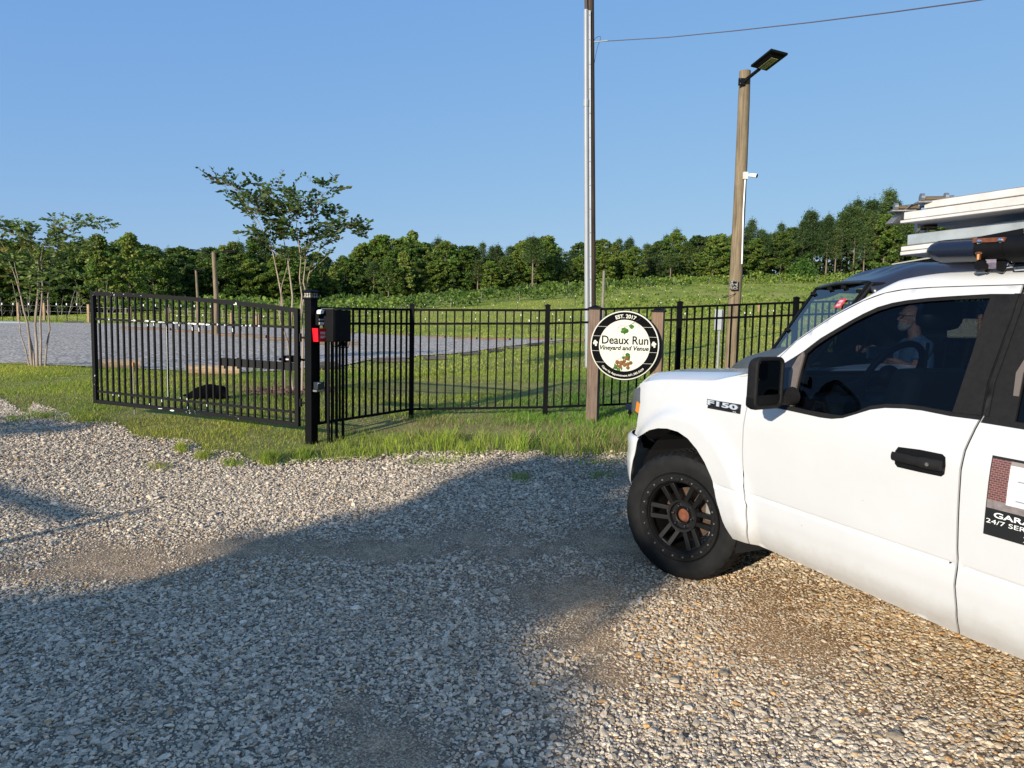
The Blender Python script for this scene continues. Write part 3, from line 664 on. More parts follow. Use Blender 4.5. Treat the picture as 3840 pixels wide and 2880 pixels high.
def chips():
    m = MB(); r_ = random.Random(4)
    fx = -.0165
    for (x, y, wd) in [(408, 358, 28), (515, 363, 26), (570, 367, 22), (640, 372, 40), (757, 378, 28), (880, 383, 36), (915, 386, 16), (975, 388, 40), (1025, 392, 16), (205, 350, 8), (1105, 392, 6), (1165, 397, 6), (1340, 400, 6), (1450, 404, 8), (1310, 402, 6), (1375, 400, 10)]:
        n_ = max(2, wd // 7)
        for i in range(n_):
            s_, z = gpt(x - wd / 2 + wd * (i + .5) / n_, y); ww = wd * .00045 * 8.6 / 2.66 / n_ * r_.uniform(1.2, 2.0) * 1.3; hh = r_.uniform(.006, .014)
            k = r_.randint(5, 7); pts = [(s_ + ww * math.cos(a * 6.283 / k) * r_.uniform(.6, 1.2), z + hh * math.sin(a * 6.283 / k) * r_.uniform(.6, 1.1)) for a in range(k)]
            m.prism(pts, -fx + .0, -fx + .0025)
    for (x, y, ww, hh) in [(635, 1087, .035, .007), (735, 1103, .04, .014), (545, 1050, .006, .012), (800, 1000, .005, .012), (1262, 218, .012, .018), (1250, 225, .02, .008), (860, 1080, .004, .015), (475, 152, .01, .004), (330, 140, .012, .004)]:
        s_, z = gpt(x, y); pts = [(s_ + ww * math.cos(a * 6.283 / 7) * r_.uniform(.5, 1.3), z + hh * math.sin(a * 6.283 / 7) * r_.uniform(.5, 1.2)) for a in range(7)]
        m.prism(pts, .0228, .0252)
    for k in range(3, 31):                      # worn spots where the pickets are welded to the rails
        if r_.random() < .5:
            s_ = s0 + (s1 - s0) * k / (NP + 1); z = fM(s_) - r_.uniform(.02, .07) if r_.random() < .6 else fL(s_) + r_.uniform(-.03, .03)
            hh = r_.uniform(.008, .03); m.prism([(s_ - .006, z - hh), (s_ + .004, z - hh * .8), (s_ + .006, z + hh), (s_ - .004, z + hh * .7)], .0096, .0112)
    s_ = s0 + (s1 - s0) * 19 / (NP + 1); m.prism([(s_ - .0035, fL(s_) + .03), (s_ + .0015, fL(s_) + .03), (s_ + .0015, fM(s_) - .06), (s_ - .0035, fM(s_) - .03)], .0096, .0108)
    return m
# the camera is on the gate's +y side when seen from hinge to free end? decide by the sign of the cross product
side = 1 if (ge[0] * (0 - GA[1]) - ge[1] * (0 - GA[0])) > 0 else -1
ch = chips()
if side < 0: ch.v = [(a, -b, c_) for a, b, c_ in ch.v]
o = ch.build('bare_paint_chips', M_chip, gate); o['kind'] = 'stuff'
# opener arm plate behind the pickets
pa = [gpt(1120, 668), gpt(1755, 712), gpt(1755, 778), gpt(1120, 733)]
pl = MB().prism([(a, b) for a, b in pa], -side * .012, -side * .05).build('opener_plate', simple('dark_grey_steel', (.012, .0115, .0115), .6, spec=.2), gate)
for px_ in (1140, 1250):
    a, b = gpt(px_, 700); MB().box((a, -side * .05, b - .02), (.035, .03, .13)).build('plate_bracket', M_dark, pl)
# hinges
for hy in (500, 1040):
    s_, z = gpt(1800, hy); hg = MB(); hg.tube([(-.015, 0, z), (-.10, -.02 * side, z)], .012, 8); hg.tube([(-.012, 0, z - .045), (-.012, 0, z + .045)], .017, 10); hg.box((-.085, -.02 * side, z), (.03, .05, .07)); hg.build('hinge', M_dark, gate)
# opener motor box on the arm plate
s_, z = gpt(1675, 678); wpos = Vector((GA[0] + ge[0] * s_, GA[1] + ge[1] * s_, gzb + z))
gop = empty('gate_opener', wpos, gang, 'small black gate opener motor sitting on the arm plate of the gate', 'gate opener')
m = MB().box((0, -side * .09, .0), (.17, .12, .075)); m.build('housing', M_dark, gop, bevel=.012)
MB().box((.11, -side * .09, -.012), (.12, .05, .03)).build('arm_socket', M_dark, gop, bevel=.006)
MB().box((.02, -side * .09 + side * .0615, -.005), (.06, .002, .018)).build('label_strip', simple('pink_white_label', (.62, .50, .52), .5), gop)
MB().tube([(-.08, -side * .09, 0), (-.2, -side * .07, -.01), (-.28, -side * .03, -.03)], .014, 8).build('drive_arm', M_dark, gop)

# control cabinet, keypad, red fire department box beside the gate post
pe = np.array([.92, 1.5]); pe = pe / np.linalg.norm(pe); pn = np.array([pe[1], -pe[0]])
def onpanel(px, py, off):  # hit plane parallel to the first fence panel, offset toward the camera
    A = np.array([-2.27, 8.0]) + pn * off; s_, z = plane_hit(px, py, A, A + pe); p = A + pe * s_; return Vector((p[0], p[1], z)), s_
pang = math.atan2(pe[1], pe[0])
p0, s_a = onpanel(1229, 1222, .17); p1, s_b = onpanel(1296, 1222, .17); _, zt = onpanel(1262, 1163, .17)[1], onpanel(1262, 1163, .17)[0].z; zb = onpanel(1262, 1281, .17)[0].z
cab = empty('control_cabinet', ((p0 + p1) / 2).to_2d().to_3d() + Vector((0, 0, float(gz(p0.x, p0.y)))), pang, 'tall black control cabinet on pipe legs right of the gate post', 'cabinet')
g0 = float(gz(p0.x, p0.y)); wdt = (s_b - s_a); zc = (zt + zb) / 2 - g0
MB().box((0, .0, zc), (wdt, .17, zt - zb)).build('cabinet_body', M_dark, cab, bevel=.006)
MB().box((0, 0, zt - g0 + .012), (wdt + .02, .19, .014)).build('cabinet_lid', simple('dusty_lid', (.05, .048, .045), .5), cab, bevel=.003)
MB().box((0, -.088, zc), (wdt * .86, .006, (zt - zb) * .9)).build('cabinet_door', M_dark, cab, bevel=.002)
for fx_ in (-.40, -.22, .05, .42):
    MB().tube([(wdt * fx_, .02, -.25), (wdt * fx_, .02, zb - g0 + .01)], .018 if fx_ != -.22 else .012, 10).build('leg', M_dark, cab)
m = MB()
for k in range(4):
    x0 = wdt * (-.35 + k * .2); m.tube([(x0, -.03, zb - g0), (x0 + .01, -.05, zb - g0 - .05), (x0 + .06, -.05, zb - g0 - .07), (x0 + .10, -.03, zb - g0 - .02)], .005, 6)
m.build('cable', M_dark, cab)
MB().box((wdt * .38, 0, zb - g0 - .03), (.03, .05, .05)).build('cable_gland', M_dark, cab)
kp, _ = onpanel(1206, 1196, .10)
key = empty('entry_keypad', kp, pang, 'white and black entry keypad tucked between the gate post and the cabinet', 'keypad')
MB().box((0, .02, 0), (.10, .05, .145)).build('keypad_body', M_dark, key, bevel=.004)
MB().box((-.0, -.008, -.05), (.088, .006, .028)).build('button_panel', M_white, key)
MB().box((0, -.008, -.008), (.088, .006, .018)).build('display', simple('blue_grey_display', (.30, .36, .42), .3), key)
MB().prism([(-.055, .055), (-.005, .06), (.005, .095), (-.03, .105), (-.055, .09)], -.04, .02).build('white_hood', M_white, key, bevel=.003)
fb, _ = onpanel(1201, 1256, .09)
fd = empty('fire_department_box', fb, pang, 'bright red fire department lock box on the gate post', 'lock box')
vs = []
for z_, e in ((-.075, .8), (.075, 1.0)):
    for x_, y_ in ((-.085, -.05), (.075, -.05), (.075, .07), (-.085, .07)): vs.append((x_ * e, y_ * e, z_))
mesh_obj('box_body', vs, [(3, 2, 1, 0), (4, 5, 6, 7), (0, 1, 5, 4), (1, 2, 6, 5), (2, 3, 7, 6), (3, 0, 4, 7)], M_red, fd)
Mt = Matrix(((1, 0, 0, -.0), (0, 0, 1, -.0485), (0, 1, 0, 0), (0, 0, 0, 1)))
Mt = Matrix.Translation((-.002, -.047, .022)) @ Matrix.Rotation(rad(93.8), 4, 'X')
text_obj('lettering', 'FIRE', .04, M_white, fd, Mt, bold=.001, width=.075, height=.028)
Mt = Matrix.Translation((-.002, -.0446, -.022)) @ Matrix.Rotation(rad(93.8), 4, 'X')
text_obj('lettering', 'DEPT', .04, M_white, fd, Mt, bold=.001, width=.078, height=.028)
lk, _ = onpanel(1196, 1446, .10)
lck = empty('gate_lock_unit', lk, pang, 'small dark lock unit low on the gate post beside the fence', 'lock')
MB().box((0, 0, 0), (.10, .07, .085)).build('lock_body', simple('blue_black_plastic', (.02, .026, .034), .35), lck, bevel=.005)
MB().box((0, 0, -.056), (.12, .06, .02)).build('bracket', M_steel, lck); MB().box((-.025, -.037, .03), (.03, .004, .008)).build('label_strip', M_white, lck)
MB().tube([(.05, 0, .03), (.09, .01, .05), (.14, .02, .03)], .004, 6).build('cable', M_dark, lck)

# thin stake with an orange ribbon behind the gate
b_ = hit1(505, 1554); tz = zat(503, 1361, b_[1])
stk = empty('marker_stake', b_, 0, 'thin grey stake topped with an orange ribbon behind the open gate', 'stake')
hs = tz - b_[2]; MB().tube([(0, 0, -.15), (-.005, 0, hs)], .009, 8).build('rod', simple('grey_wood_rod', (.25, .22, .18), .8, 0, .2, 20), stk)
rb = MB(); rb.prism([(-.03, hs - .02), (-.012, hs + .012), (.012, hs + .004), (.02, hs - .03), (-.005, hs - .04)], -.014, .014)
rb.prism([(0, hs - .03), (.016, hs - .03), (.045, hs - .11), (.035, hs - .125), (.012, hs - .085)], -.012, .008); rb.build('ribbon', simple('faded_orange_ribbon', (.75, .33, .09), .7, 0, .2, 30), stk)

# ------------------------------------------------------------------ the round sign between two cedar posts
sa = rad(-20); se = np.array([math.cos(sa), math.sin(sa)]); 
lp = at(2222, 1545, 9.22); lp[2] = float(gz(lp[0], lp[1]))
rp = at(2455, 1545, 8.98); rp[2] = float(gz(rp[0], rp[1]))
for (pp, ztp, lab, mt) in ((lp, zat(2222, 1160, 9.2), 'left cedar post of the round sign with black pyramid cap', M_cedar), (rp, zat(2453, 1170, 8.98), 'right cedar post of the round sign, half behind the truck hood', M_cedarR)):
    e_ = empty('sign_post', pp, sa, lab, 'post'); hh = ztp - pp[2]
    MB().box((0, 0, (hh - .3) / 2), (.145, .145, hh + .3)).build('timber', mt, e_, bevel=.006)
    m = MB().box((0, 0, hh + .010), (.172, .172, .02)); h = .084; zc = hh + .0205
    m.add([(-h, -h, zc), (h, -h, zc), (h, h, zc), (-h, h, zc), (0, 0, zc + .038)], [(0, 1, 2, 3), (0, 1, 4), (1, 2, 4), (2, 3, 4), (3, 0, 4)]); m.build('post_cap', M_black, e_)
sc = at(2341, 1296, 8.93); SR = .435
sign = empty('round_sign', sc, sa, 'round white and black vineyard sign reading Deaux Run', 'sign')
def Ms(x, z, y=0): return Matrix.Translation((x, y, z)) @ Matrix.Rotation(rad(90), 4, 'X')
M_swhite = simple('sign_cream_white', (.60, .59, .50), .7, spec=.1); M_sblk = simple('sign_black', (.004, .004, .0045), .8, spec=.05); M_ink = simple('sign_dark_ink', (.012, .011, .011), .8, spec=.05)
M_line = simple('sign_board_gap', (.42, .42, .36), .6); M_sleaf = simple('sign_leaf_green', (.02, .09, .015), .7, 0, .5, 40, c2=(.09, .22, .03), spec=.1); M_sgr = simple('sign_grape_brown', (.17, .075, .016), .6, 0, .3, 30, spec=.2)
M_vn = simple('sign_vine_brown', (.10, .06, .045), .6)
m = MB().lathe([(0, .035), (SR, .035), (SR, -.0), (SR - .004, -.004), (0, -.004)], 72); m.build('sign_board', M_swhite, sign, smooth=True, angle=30)
m = MB().lathe([(0, .075), (SR + .004, .075), (SR + .006, .036), (0, .036)], 72); m.build('back_rim', M_sblk, sign, smooth=True, angle=30)
m = MB().lathe([(SR * .745, -.0045), (SR * .745, -.0075), (SR * .965, -.0075), (SR * .965, -.0045)], 96); m.build('black_ring', M_sblk, sign)
def sz(x, y):  # zoom on the sign: 1659 px for 320 source px; centre (830,803), radius 665
    return (x - 830) / 652 * SR, -(y - 803 - (x - 830) * .030) / 652 * SR
for yl in (452, 632, 915, 1128):
    z_ = -(yl - 803) / 652 * SR
    for s_ in (-1, 1):
        xi = math.sqrt(max((SR * .745) ** 2 - z_ * z_, 0)); xo = math.sqrt((SR * .965) ** 2 - z_ * z_)
        MB().box((s_ * (xi + xo) / 2, -.0082, z_), (xo - xi, .002, .0035)).build('board_seam', M_swhite, sign)
    xi = math.sqrt((SR * .74) ** 2 - z_ * z_); MB().box((0, -.0046, z_), (2 * xi, .0014, .0018)).build('board_seam', M_line, sign)
def stext(body, x0, x1, y0, y1, mat, **k):
    a = sz(x0, y0); b = sz(x1, y1)
    return text_obj('lettering', body, .1, mat, sign, Ms((a[0] + b[0]) / 2, (sz(x0, (y0 + y1) / 2)[1] + sz(x1, (y0 + y1) / 2)[1]) / 2, -.0052), width=b[0] - a[0], height=(y1 - y0) / 652 * SR, **k)
stext('Deaux Run', 400, 1280, 622, 780, M_ink, bold=.0016)
stext('Vineyard and Venue', 362, 1292, 805, 918, M_ink, bold=.0028, shear=.22)
def arc_text(body, radius, a_mid, hgt, span, up=True, mat=M_swhite, bold=.003, y=-.0085):
    vs, fs = text_data(body, .1, bold, 0, 1.0, .0004)
    xs = [v.x for v in vs]; ys_ = [v.y for v in vs]; cx_ = (min(xs) + max(xs)) / 2; cy_ = (min(ys_) + max(ys_)) / 2
    kx = span / (max(xs) - min(xs)); ky = hgt / (max(ys_) - min(ys_)); out = []
    for v in vs:
        a = (v.x - cx_) * kx; rr = radius + ((v.y - cy_) * ky if up else -(v.y - cy_) * ky)
        th = a_mid - a if up else a_mid + a
        out.append(Vector((rr * math.cos(th), y - v.z, rr * math.sin(th))))
    return mesh_obj('lettering', out, fs, mat, sign)
arc_text('EST. 2017', SR * .845, rad(90 - 1.5), .050, rad(41), True)
arc_text('Open by Appointment 601.385.5659', SR * .875, rad(270 - 2), .034, rad(88), False, bold=.0022)
def spoly(name, pts, mat, y=-.0048, th=.0012): 
    return MB().prism([sz(*p) for p in pts], y, y - th).build(name, mat, sign)
spoly('painted_leaf', [(800, 470), (830, 458), (862, 480), (900, 500), (905, 545), (880, 568), (850, 570), (828, 598), (805, 570), (768, 570), (750, 540), (770, 515), (765, 480)], M_sleaf)
spoly('painted_leaf', [(905, 425), (950, 405), (985, 420), (1008, 440), (995, 475), (960, 495), (930, 478), (915, 455)], M_sleaf)
spoly('painted_leaf', [(860, 955), (900, 935), (945, 965), (952, 1020), (940, 1090), (900, 1085), (862, 1020)], M_sleaf)
spoly('painted_leaf', [(800, 1010), (850, 1000), (860, 1040), (820, 1065), (797, 1045)], M_sleaf)
spoly('painted_leaf', [(660, 1130), (700, 1190), (720, 1225), (690, 1250), (625, 1240), (650, 1190)], M_sleaf)
spoly('painted_leaf', [(705, 1215), (760, 1235), (775, 1275), (735, 1305), (700, 1290)], M_sleaf)
spoly('painted_leaf', [(780, 1220), (812, 1215), (812, 1250), (795, 1275), (778, 1250)], M_sleaf)
for (x, y, r) in [(885, 1040, 40), (710, 1118, 40), (784, 1130, 46), (842, 1095, 34), (850, 1165, 40), (912, 1150, 38), (965, 1128, 36), (765, 1200, 38), (718, 1185, 28), (915, 1220, 36)]:
    a, b = sz(x, y); MB().ball((a, -.0055, b), (r / 652 * SR, .004, r / 652 * SR), 14, 8).build('painted_grape', M_sgr, sign, smooth=True)
def svine(pts, r=.0018):
    MB().tube([(sz(*p)[0], -.0062, sz(*p)[1]) for p in pts], r, 5).build('painted_vine', M_vn, sign)
svine([(840, 905), (830, 960), (815, 1000), (770, 1040), (725, 1070), (665, 1080)]); svine([(880, 440), (960, 395), (1040, 345), (1090, 320), (1125, 290), (1120, 272)])
svine([(880, 440), (830, 440), (770, 425), (730, 430), (705, 465), (697, 500), (712, 535)]); svine([(960, 395), (1010, 380), (1060, 385), (1095, 415), (1105, 460)], .0014); svine([(895, 410), (880, 405), (868, 420)], .0012); svine([(1025, 405), (1035, 418), (1048, 408)], .0012)
for cx_ in (275, 1383):
    for dx, dy, r in ((-5, -30, 26), (22, -5, 26), (-22, 0, 24), (12, 42, 22), (0, 12, 20), (-28, 22, 10)):
        a, b = sz(cx_ + dx, 765 + (cx_ - 830) * .03 + dy); MB().prism([(a + r / 652 * SR * math.cos(t * 1.047), b + r / 652 * SR * math.sin(t * 1.047)) for t in range(6)], -.0076, -.0088 - r * .00001).build('painted_grape', M_swhite, sign)
MB().box((-.28, .10, 0), (.05, .055, .3)).build('mounting_block', M_cedar, sign); MB().box((.36, .10, .02), (.05, .055, .3)).build('mounting_block', M_cedar, sign)
# solar spot light in the grass below it
b_ = hit1(2361, 1572); sp = empty('solar_spotlight', b_, rad(-25), 'small solar spotlight on a stake in the grass below the round sign', 'garden light')
zt = zat(2365, 1528, b_[1]) - b_[2]
MB().tube([(0, 0, -.1), (0, 0, zt - .03)], .007, 8).build('stake', M_dark, sp); Rp = Matrix.Rotation(rad(-58), 3, 'X') @ Matrix.Rotation(rad(8), 3, 'Y')
MB().box((0, 0, zt), (.10, .095, .012), Rp).build('solar_panel', simple('solar_cell_blue', (.012, .02, .05), .2), sp, bevel=.002)
MB().lathe([(0, -.04), (.028, -.04), (.03, .03), (.012, .045), (0, .045)], 14, Matrix.Translation((.0, .03, zt - .055)) @ Matrix.Rotation(rad(30), 4, 'X')).build('lamp_head', M_dark, sp)

# ------------------------------------------------------------------ lamp pole
lx, ly = 4.0, 13.0; lg = float(gz(lx, ly)); ltop = zat(2789, 268, 13.0)
lpo = empty('lamp_pole', (lx, ly, lg), 0, 'round timber lamp pole with a black solar street light', 'lamp pole')
def pole_mesh(h, r0, r1, n=28, seg=40, bend=.0, rough=.006):
    m = MB(); pts = []; rs = []
    for k in range(seg + 1):
        t = k / seg; pts.append((bend * math.sin(t * 3.1), bend * .5 * math.sin(t * 5), -.4 + (h + .4) * t)); rs.append(r0 + (r1 - r0) * t + rough * mnoise.noise(Vector((t * 14, r0 * 50, 0))))
    m.tube(pts, rs, n); return m
pole_mesh(ltop - lg, .120, .098, bend=.02).build('pole', M_post, lpo, smooth=True)
hc = at(2897, 229, 12.75) - np.array([lx, ly, lg]); _A = at(2815, 247, 12.9); e1 = Vector(at(2891, 186, 12.27) - _A); e2 = Vector(at(2876, 262, 12.95) - _A); hc = _A + np.array(e1 + e2) / 2 - np.array([lx, ly, lg]); e2 = (e2 - e1 * (e1.dot(e2) / e1.length_squared)); nn_ = e1.cross(e2).normalized()
Rh = Matrix((e1.normalized(), e2.normalized(), nn_)).transposed(); L1, L2 = e1.length, e2.length
head = MB().box((0, 0, 0), (L1, L2, .035)); head.add([(-L1 / 2 + .03, -L2 / 2 + .03, -.018), (L1 / 2 - .05, -L2 / 2 + .03, -.018), (L1 / 2 - .05, L2 / 2 - .03, -.018), (-L1 / 2 + .03, L2 / 2 - .03, -.018), (-L1 / 2 + .08, -L2 / 2 + .09, -.055), (L1 / 2 - .14, -L2 / 2 + .09, -.055), (L1 / 2 - .14, L2 / 2 - .09, -.055), (-L1 / 2 + .08, L2 / 2 - .09, -.055)], [(0, 1, 2, 3), (4, 5, 6, 7), (0, 1, 5, 4), (1, 2, 6, 5), (2, 3, 7, 6), (3, 0, 4, 7)])
def place(mb, R3, c): mb.v = [tuple(R3 @ Vector(v) + Vector(c)) for v in mb.v]; return mb
ho = place(head, Rh, hc).build('lamp_head', M_dark, lpo)
for i in range(3):
    for j in range(3):
        x0 = -L1 / 2 + .085 + i * (L1 - .21) / 3; y0 = -L2 / 2 + .092 + j * (L2 - .18) / 3
        place(MB().box((x0 + (L1 - .21) / 6, y0 + (L2 - .18) / 6, -.0565), ((L1 - .21) / 3 - .012, (L2 - .18) / 3 - .012, .003)), Rh, hc).build('light_panel', M_lens, ho)
arm0 = Vector(at(2793, 306, 12.86)) - Vector((lx, ly, lg)); arm1 = Vector(hc) - e1 * .46 + Vector((0, 0, -.03))
MB().tube([arm0, arm0 + Vector((.02, -.04, .03)), arm1], .030, 12).build('lamp_arm', M_dark, lpo, smooth=True)
MB().box(arm0 + Vector((-.05, .015, 0)), (.11, .04, .12)).build('bracket', M_dark, lpo, bevel=.004)
for dz in (-.035, .035): MB().ball(arm0 + Vector((-.08, -.008, dz)), .011, 8, 6).build('bolt', M_chrome, lpo)
# security camera with its conduit
c0 = at(2795, 659, 12.88)
sca = empty('security_camera', c0, 0, 'white bullet security camera on the right side of the lamp pole', 'camera')
MB().box((0, 0, 0), (.085, .07, .125)).build('junction_box', simple('beige_box', (.62, .60, .54), .5), sca, bevel=.005)
d_ = Vector((.75, -.6, -.22)).normalized(); st = Vector((.05, -.03, .01))
MB().tube([(.03, 0, .01), st], .018, 10).build('camera_mount', M_white, sca)
MB().tube([st, st + d_ * .03, st + d_ * .15], [.018, .034, .038], 16).build('camera_body', M_white, sca, smooth=True)
MB().tube([st + d_ * .148, st + d_ * .156], .032, 16).build('lens', M_dark, sca)
cz = zat(2783, 990, 12.88)
MB().tube([(-.0, 0, -.06), (-.004, 0, -.6), tuple(Vector(at(2782, 990, 12.88)) - Vector(c0))], .013, 10).build('conduit', M_white, sca)
c0 = at(2752, 1070, 12.86)
tcx = empty('trail_camera', c0, rad(5), 'mottled grey trail camera strapped to the lamp pole', 'camera')
m_, nt, b = new_mat('camouflage_plastic'); nz_ = noise(nt, coord(nt), 38, 3, .6); r_ = ramp(nt, nz_.outputs['Fac'], [(.42, (.04, .038, .033)), (.47, (.22, .21, .18)), (.56, (.42, .41, .37))]); r_.color_ramp.interpolation = 'CONSTANT'; nt.links.new(r_.outputs[0], b.inputs['Base Color'])
MB().box((0, 0, 0), (.125, .07, .165)).build('camera_case', m_, tcx, bevel=.008)
MB().box((0, -.037, .045), (.07, .006, .035)).build('sensor_window', M_dark, tcx); MB().lathe([(0, -.045), (.014, -.045), (.016, -.03)], 14, Matrix.Translation((0, 0, -.005))).build('lens', M_dark, tcx)
for zz, tl in ((.03, 0), (-.17, .05)):
    pts = [(.12 * math.cos(a) - .01, .14 + .128 * math.sin(a), zz + tl * math.cos(a)) for a in np.linspace(0, 2 * math.pi, 25)]
    MB().tube(pts, .006, 5, False).build('strap', M_dark, tcx)
c0 = at(2790, 1014, 13.15)
fl = empty('folded_bracket', c0, 0, 'dark folded metal bracket on the far side of the lamp pole', 'bracket'); m = MB()
m.bar((-.06, 0, .10), (.05, 0, -.03), .03, .012); m.bar((-.05, 0, .02), (.06, 0, -.06), .03, .012); m.bar((-.03, 0, -.08), (.065, 0, -.07), .03, .012); m.bar((-.02, 0, .06), (-.02, 0, -.08), .02, .02); m.build('bracket_arms', M_dark, fl)
c0 = at(2693, 1199, 12.9); eb = empty('electric_box', (c0[0], c0[1], float(gz(c0[0], c0[1]))), rad(-12), 'light grey electrical box beside the foot of the lamp pole', 'electrical box')
zc = c0[2] - eb.location.z
MB().box((0, 0, zc), (.125, .10, .37)).build('box_body', M_grey, eb, bevel=.006); MB().box((.085, .03, zc), (.05, .06, .37)).build('back_strut', M_steel, eb)
MB().tube([(.03, 0, zc - .18), (.03, 0, -.1)], .02, 10).build('conduit', M_pvc, eb)

# ------------------------------------------------------------------ utility pole with conduits and the overhead wire
ub = at(2222, 1300, 16.0); ug = float(gz(ub[0], ub[1])); ut = at(2209, -230, 16.0)
up_ = empty('utility_pole', (ub[0], ub[1], ug), 0, 'tall dark utility pole carrying grey conduits', 'utility pole')
def ul(px, py, Y): return Vector(at(px, py, Y)) - Vector((ub[0], ub[1], ug))
pt_ = ul(2209, -230, 16.0); pb_ = Vector((0, 0, -.5)); m = MB(); m.tube([pb_ + (pt_ - pb_) * t for t in np.linspace(0, 1, 20)], list(np.linspace(.120, .098, 20)), 24); m.build('pole', M_dpole, up_, smooth=True)
a, b, c_ = ul(2202.5, 1420, 15.86), ul(2198, 388, 15.86), ul(2197.5, 37, 15.86)
MB().tube([a, b], .053, 20).build('conduit', M_pvc, up_, smooth=True, angle=50); MB().tube([b, c_], .049, 20).build('conduit', M_pvc, up_, smooth=True, angle=50)
MB().tube([b - Vector((0, 0, .07)), b + Vector((0, 0, .08))], .060, 20).build('coupling', M_pvc, up_, smooth=True, angle=50)
a, b = ul(2214.5, 1420, 15.87), ul(2210.5, 40, 15.87)
MB().bar(a, b, .045, .03, (0, -1, 0)).build('guard_strip', simple('pale_guard_strip', (.50, .51, .51), .45, .2, .1, 4), up_)
for k in range(16):
    q_ = a + (b - a) * (k / 15.5 + .02); MB().ball(q_ + Vector((.0, -.024, 0)), .009, 6, 4).build('screw', M_steel, up_)
m = MB()
for k in range(4): m.tube([c_ + Vector((.015 * k - .02, 0, -.05)), c_ + Vector((.015 * k - .035, -.0, .25)), c_ + Vector((.03 * k - .07, .01, .7)), c_ + Vector((.03 * k - .08, .03, 1.3))], .010, 6)
m.build('riser_cables', simple('brown_black_cable', (.05, .03, .022), .6), up_)
wire = MB(); W_ = [(2226, 157, 16), (2506, 140, 14.6), (2750, 116, 13.3), (3040, 84, 11.8), (3350, 45, 10.3), (3660, 2, 8.9), (4100, -70, 7.5), (5200, -280, 5.5)]
org = Vector(at(*W_[0])); wo = empty('overhead_wire', org, 0, 'single overhead wire running from the utility pole to the upper right', 'wire')
wire.tube([Vector(at(*q)) - org for q in W_], .0085, 6).build('wire_strand', simple('wire_grey', (.10, .085, .09), .6), wo)
MB().tube([Vector(at(2226, 158, 15.98)) - org, Vector(at(2280, 152, 15.7)) - org], .013, 6).build('dead_end_clamp', M_grey, wo)
MB().tube([Vector(at(x, y, 15.98)) - org for x, y in [(2226, 155), (2233, 143), (2245, 136), (2253, 138), (2252, 147), (2242, 172), (2234, 205), (2228, 240), (2227, 300), (2228, 520)]], .006, 5).build('loose_wire', simple('wire_dark', (.06, .055, .07), .6), wo)
b_ = at(2258, 1222, 45); bz = float(gz(b_[0], b_[1])); tp = at(2265, 1016, 45)
o = empty('short_timber_pole', (b_[0], b_[1], bz), 0, 'short weathered timber pole out in the field behind the round sign', 'pole')
MB().tube([(0, 0, -.4), (tp[0] - b_[0], 0, tp[2] - bz)], [.10, .085], 12).build('pole', wood_mat('grey_weathered_wood', (.14, .125, .10), (.24, .21, .17), (.30, .27, .22)), o)
# ================================================================== CAR PARK EDGING, FAR FENCE, FAR LAMPS
def log_between(x0, x1, yb, hpx, mat, label, dy=0, grp='timber logs edging the car park', endshow=1):
    A = hit1(x0, yb); B = hit1(x1, yb + dy); ln = np.linalg.norm(B - A); r = hpx / 2 * A[1] / 2650; mid_ = (A + B) / 2
    e_ = empty('edging_log', (mid_[0], mid_[1], mid_[2]), math.atan2(B[1] - A[1], B[0] - A[0]), label, 'log', grp)
    tl = (B[2] - A[2]); pts = [(-ln / 2 + ln * k / 6, .012 * math.sin(k * 2.1), r * .8 + tl * (k / 6 - .5)) for k in range(7)]
    MB().tube(pts, [r * (1 + .05 * math.sin(k * 3.3)) for k in range(7)], 16, False).build('log', mat, e_, smooth=True)
    m = MB()
    for p, rr, s_ in ((pts[0], r, -1), (pts[-1], r, 1)):
        m.tube([(p[0], p[1], p[2]), (p[0] + s_ * .012, p[1], p[2])], [rr * .99, rr * .9], 16)
    m.build('end_grain', M_endg, e_)
    return e_
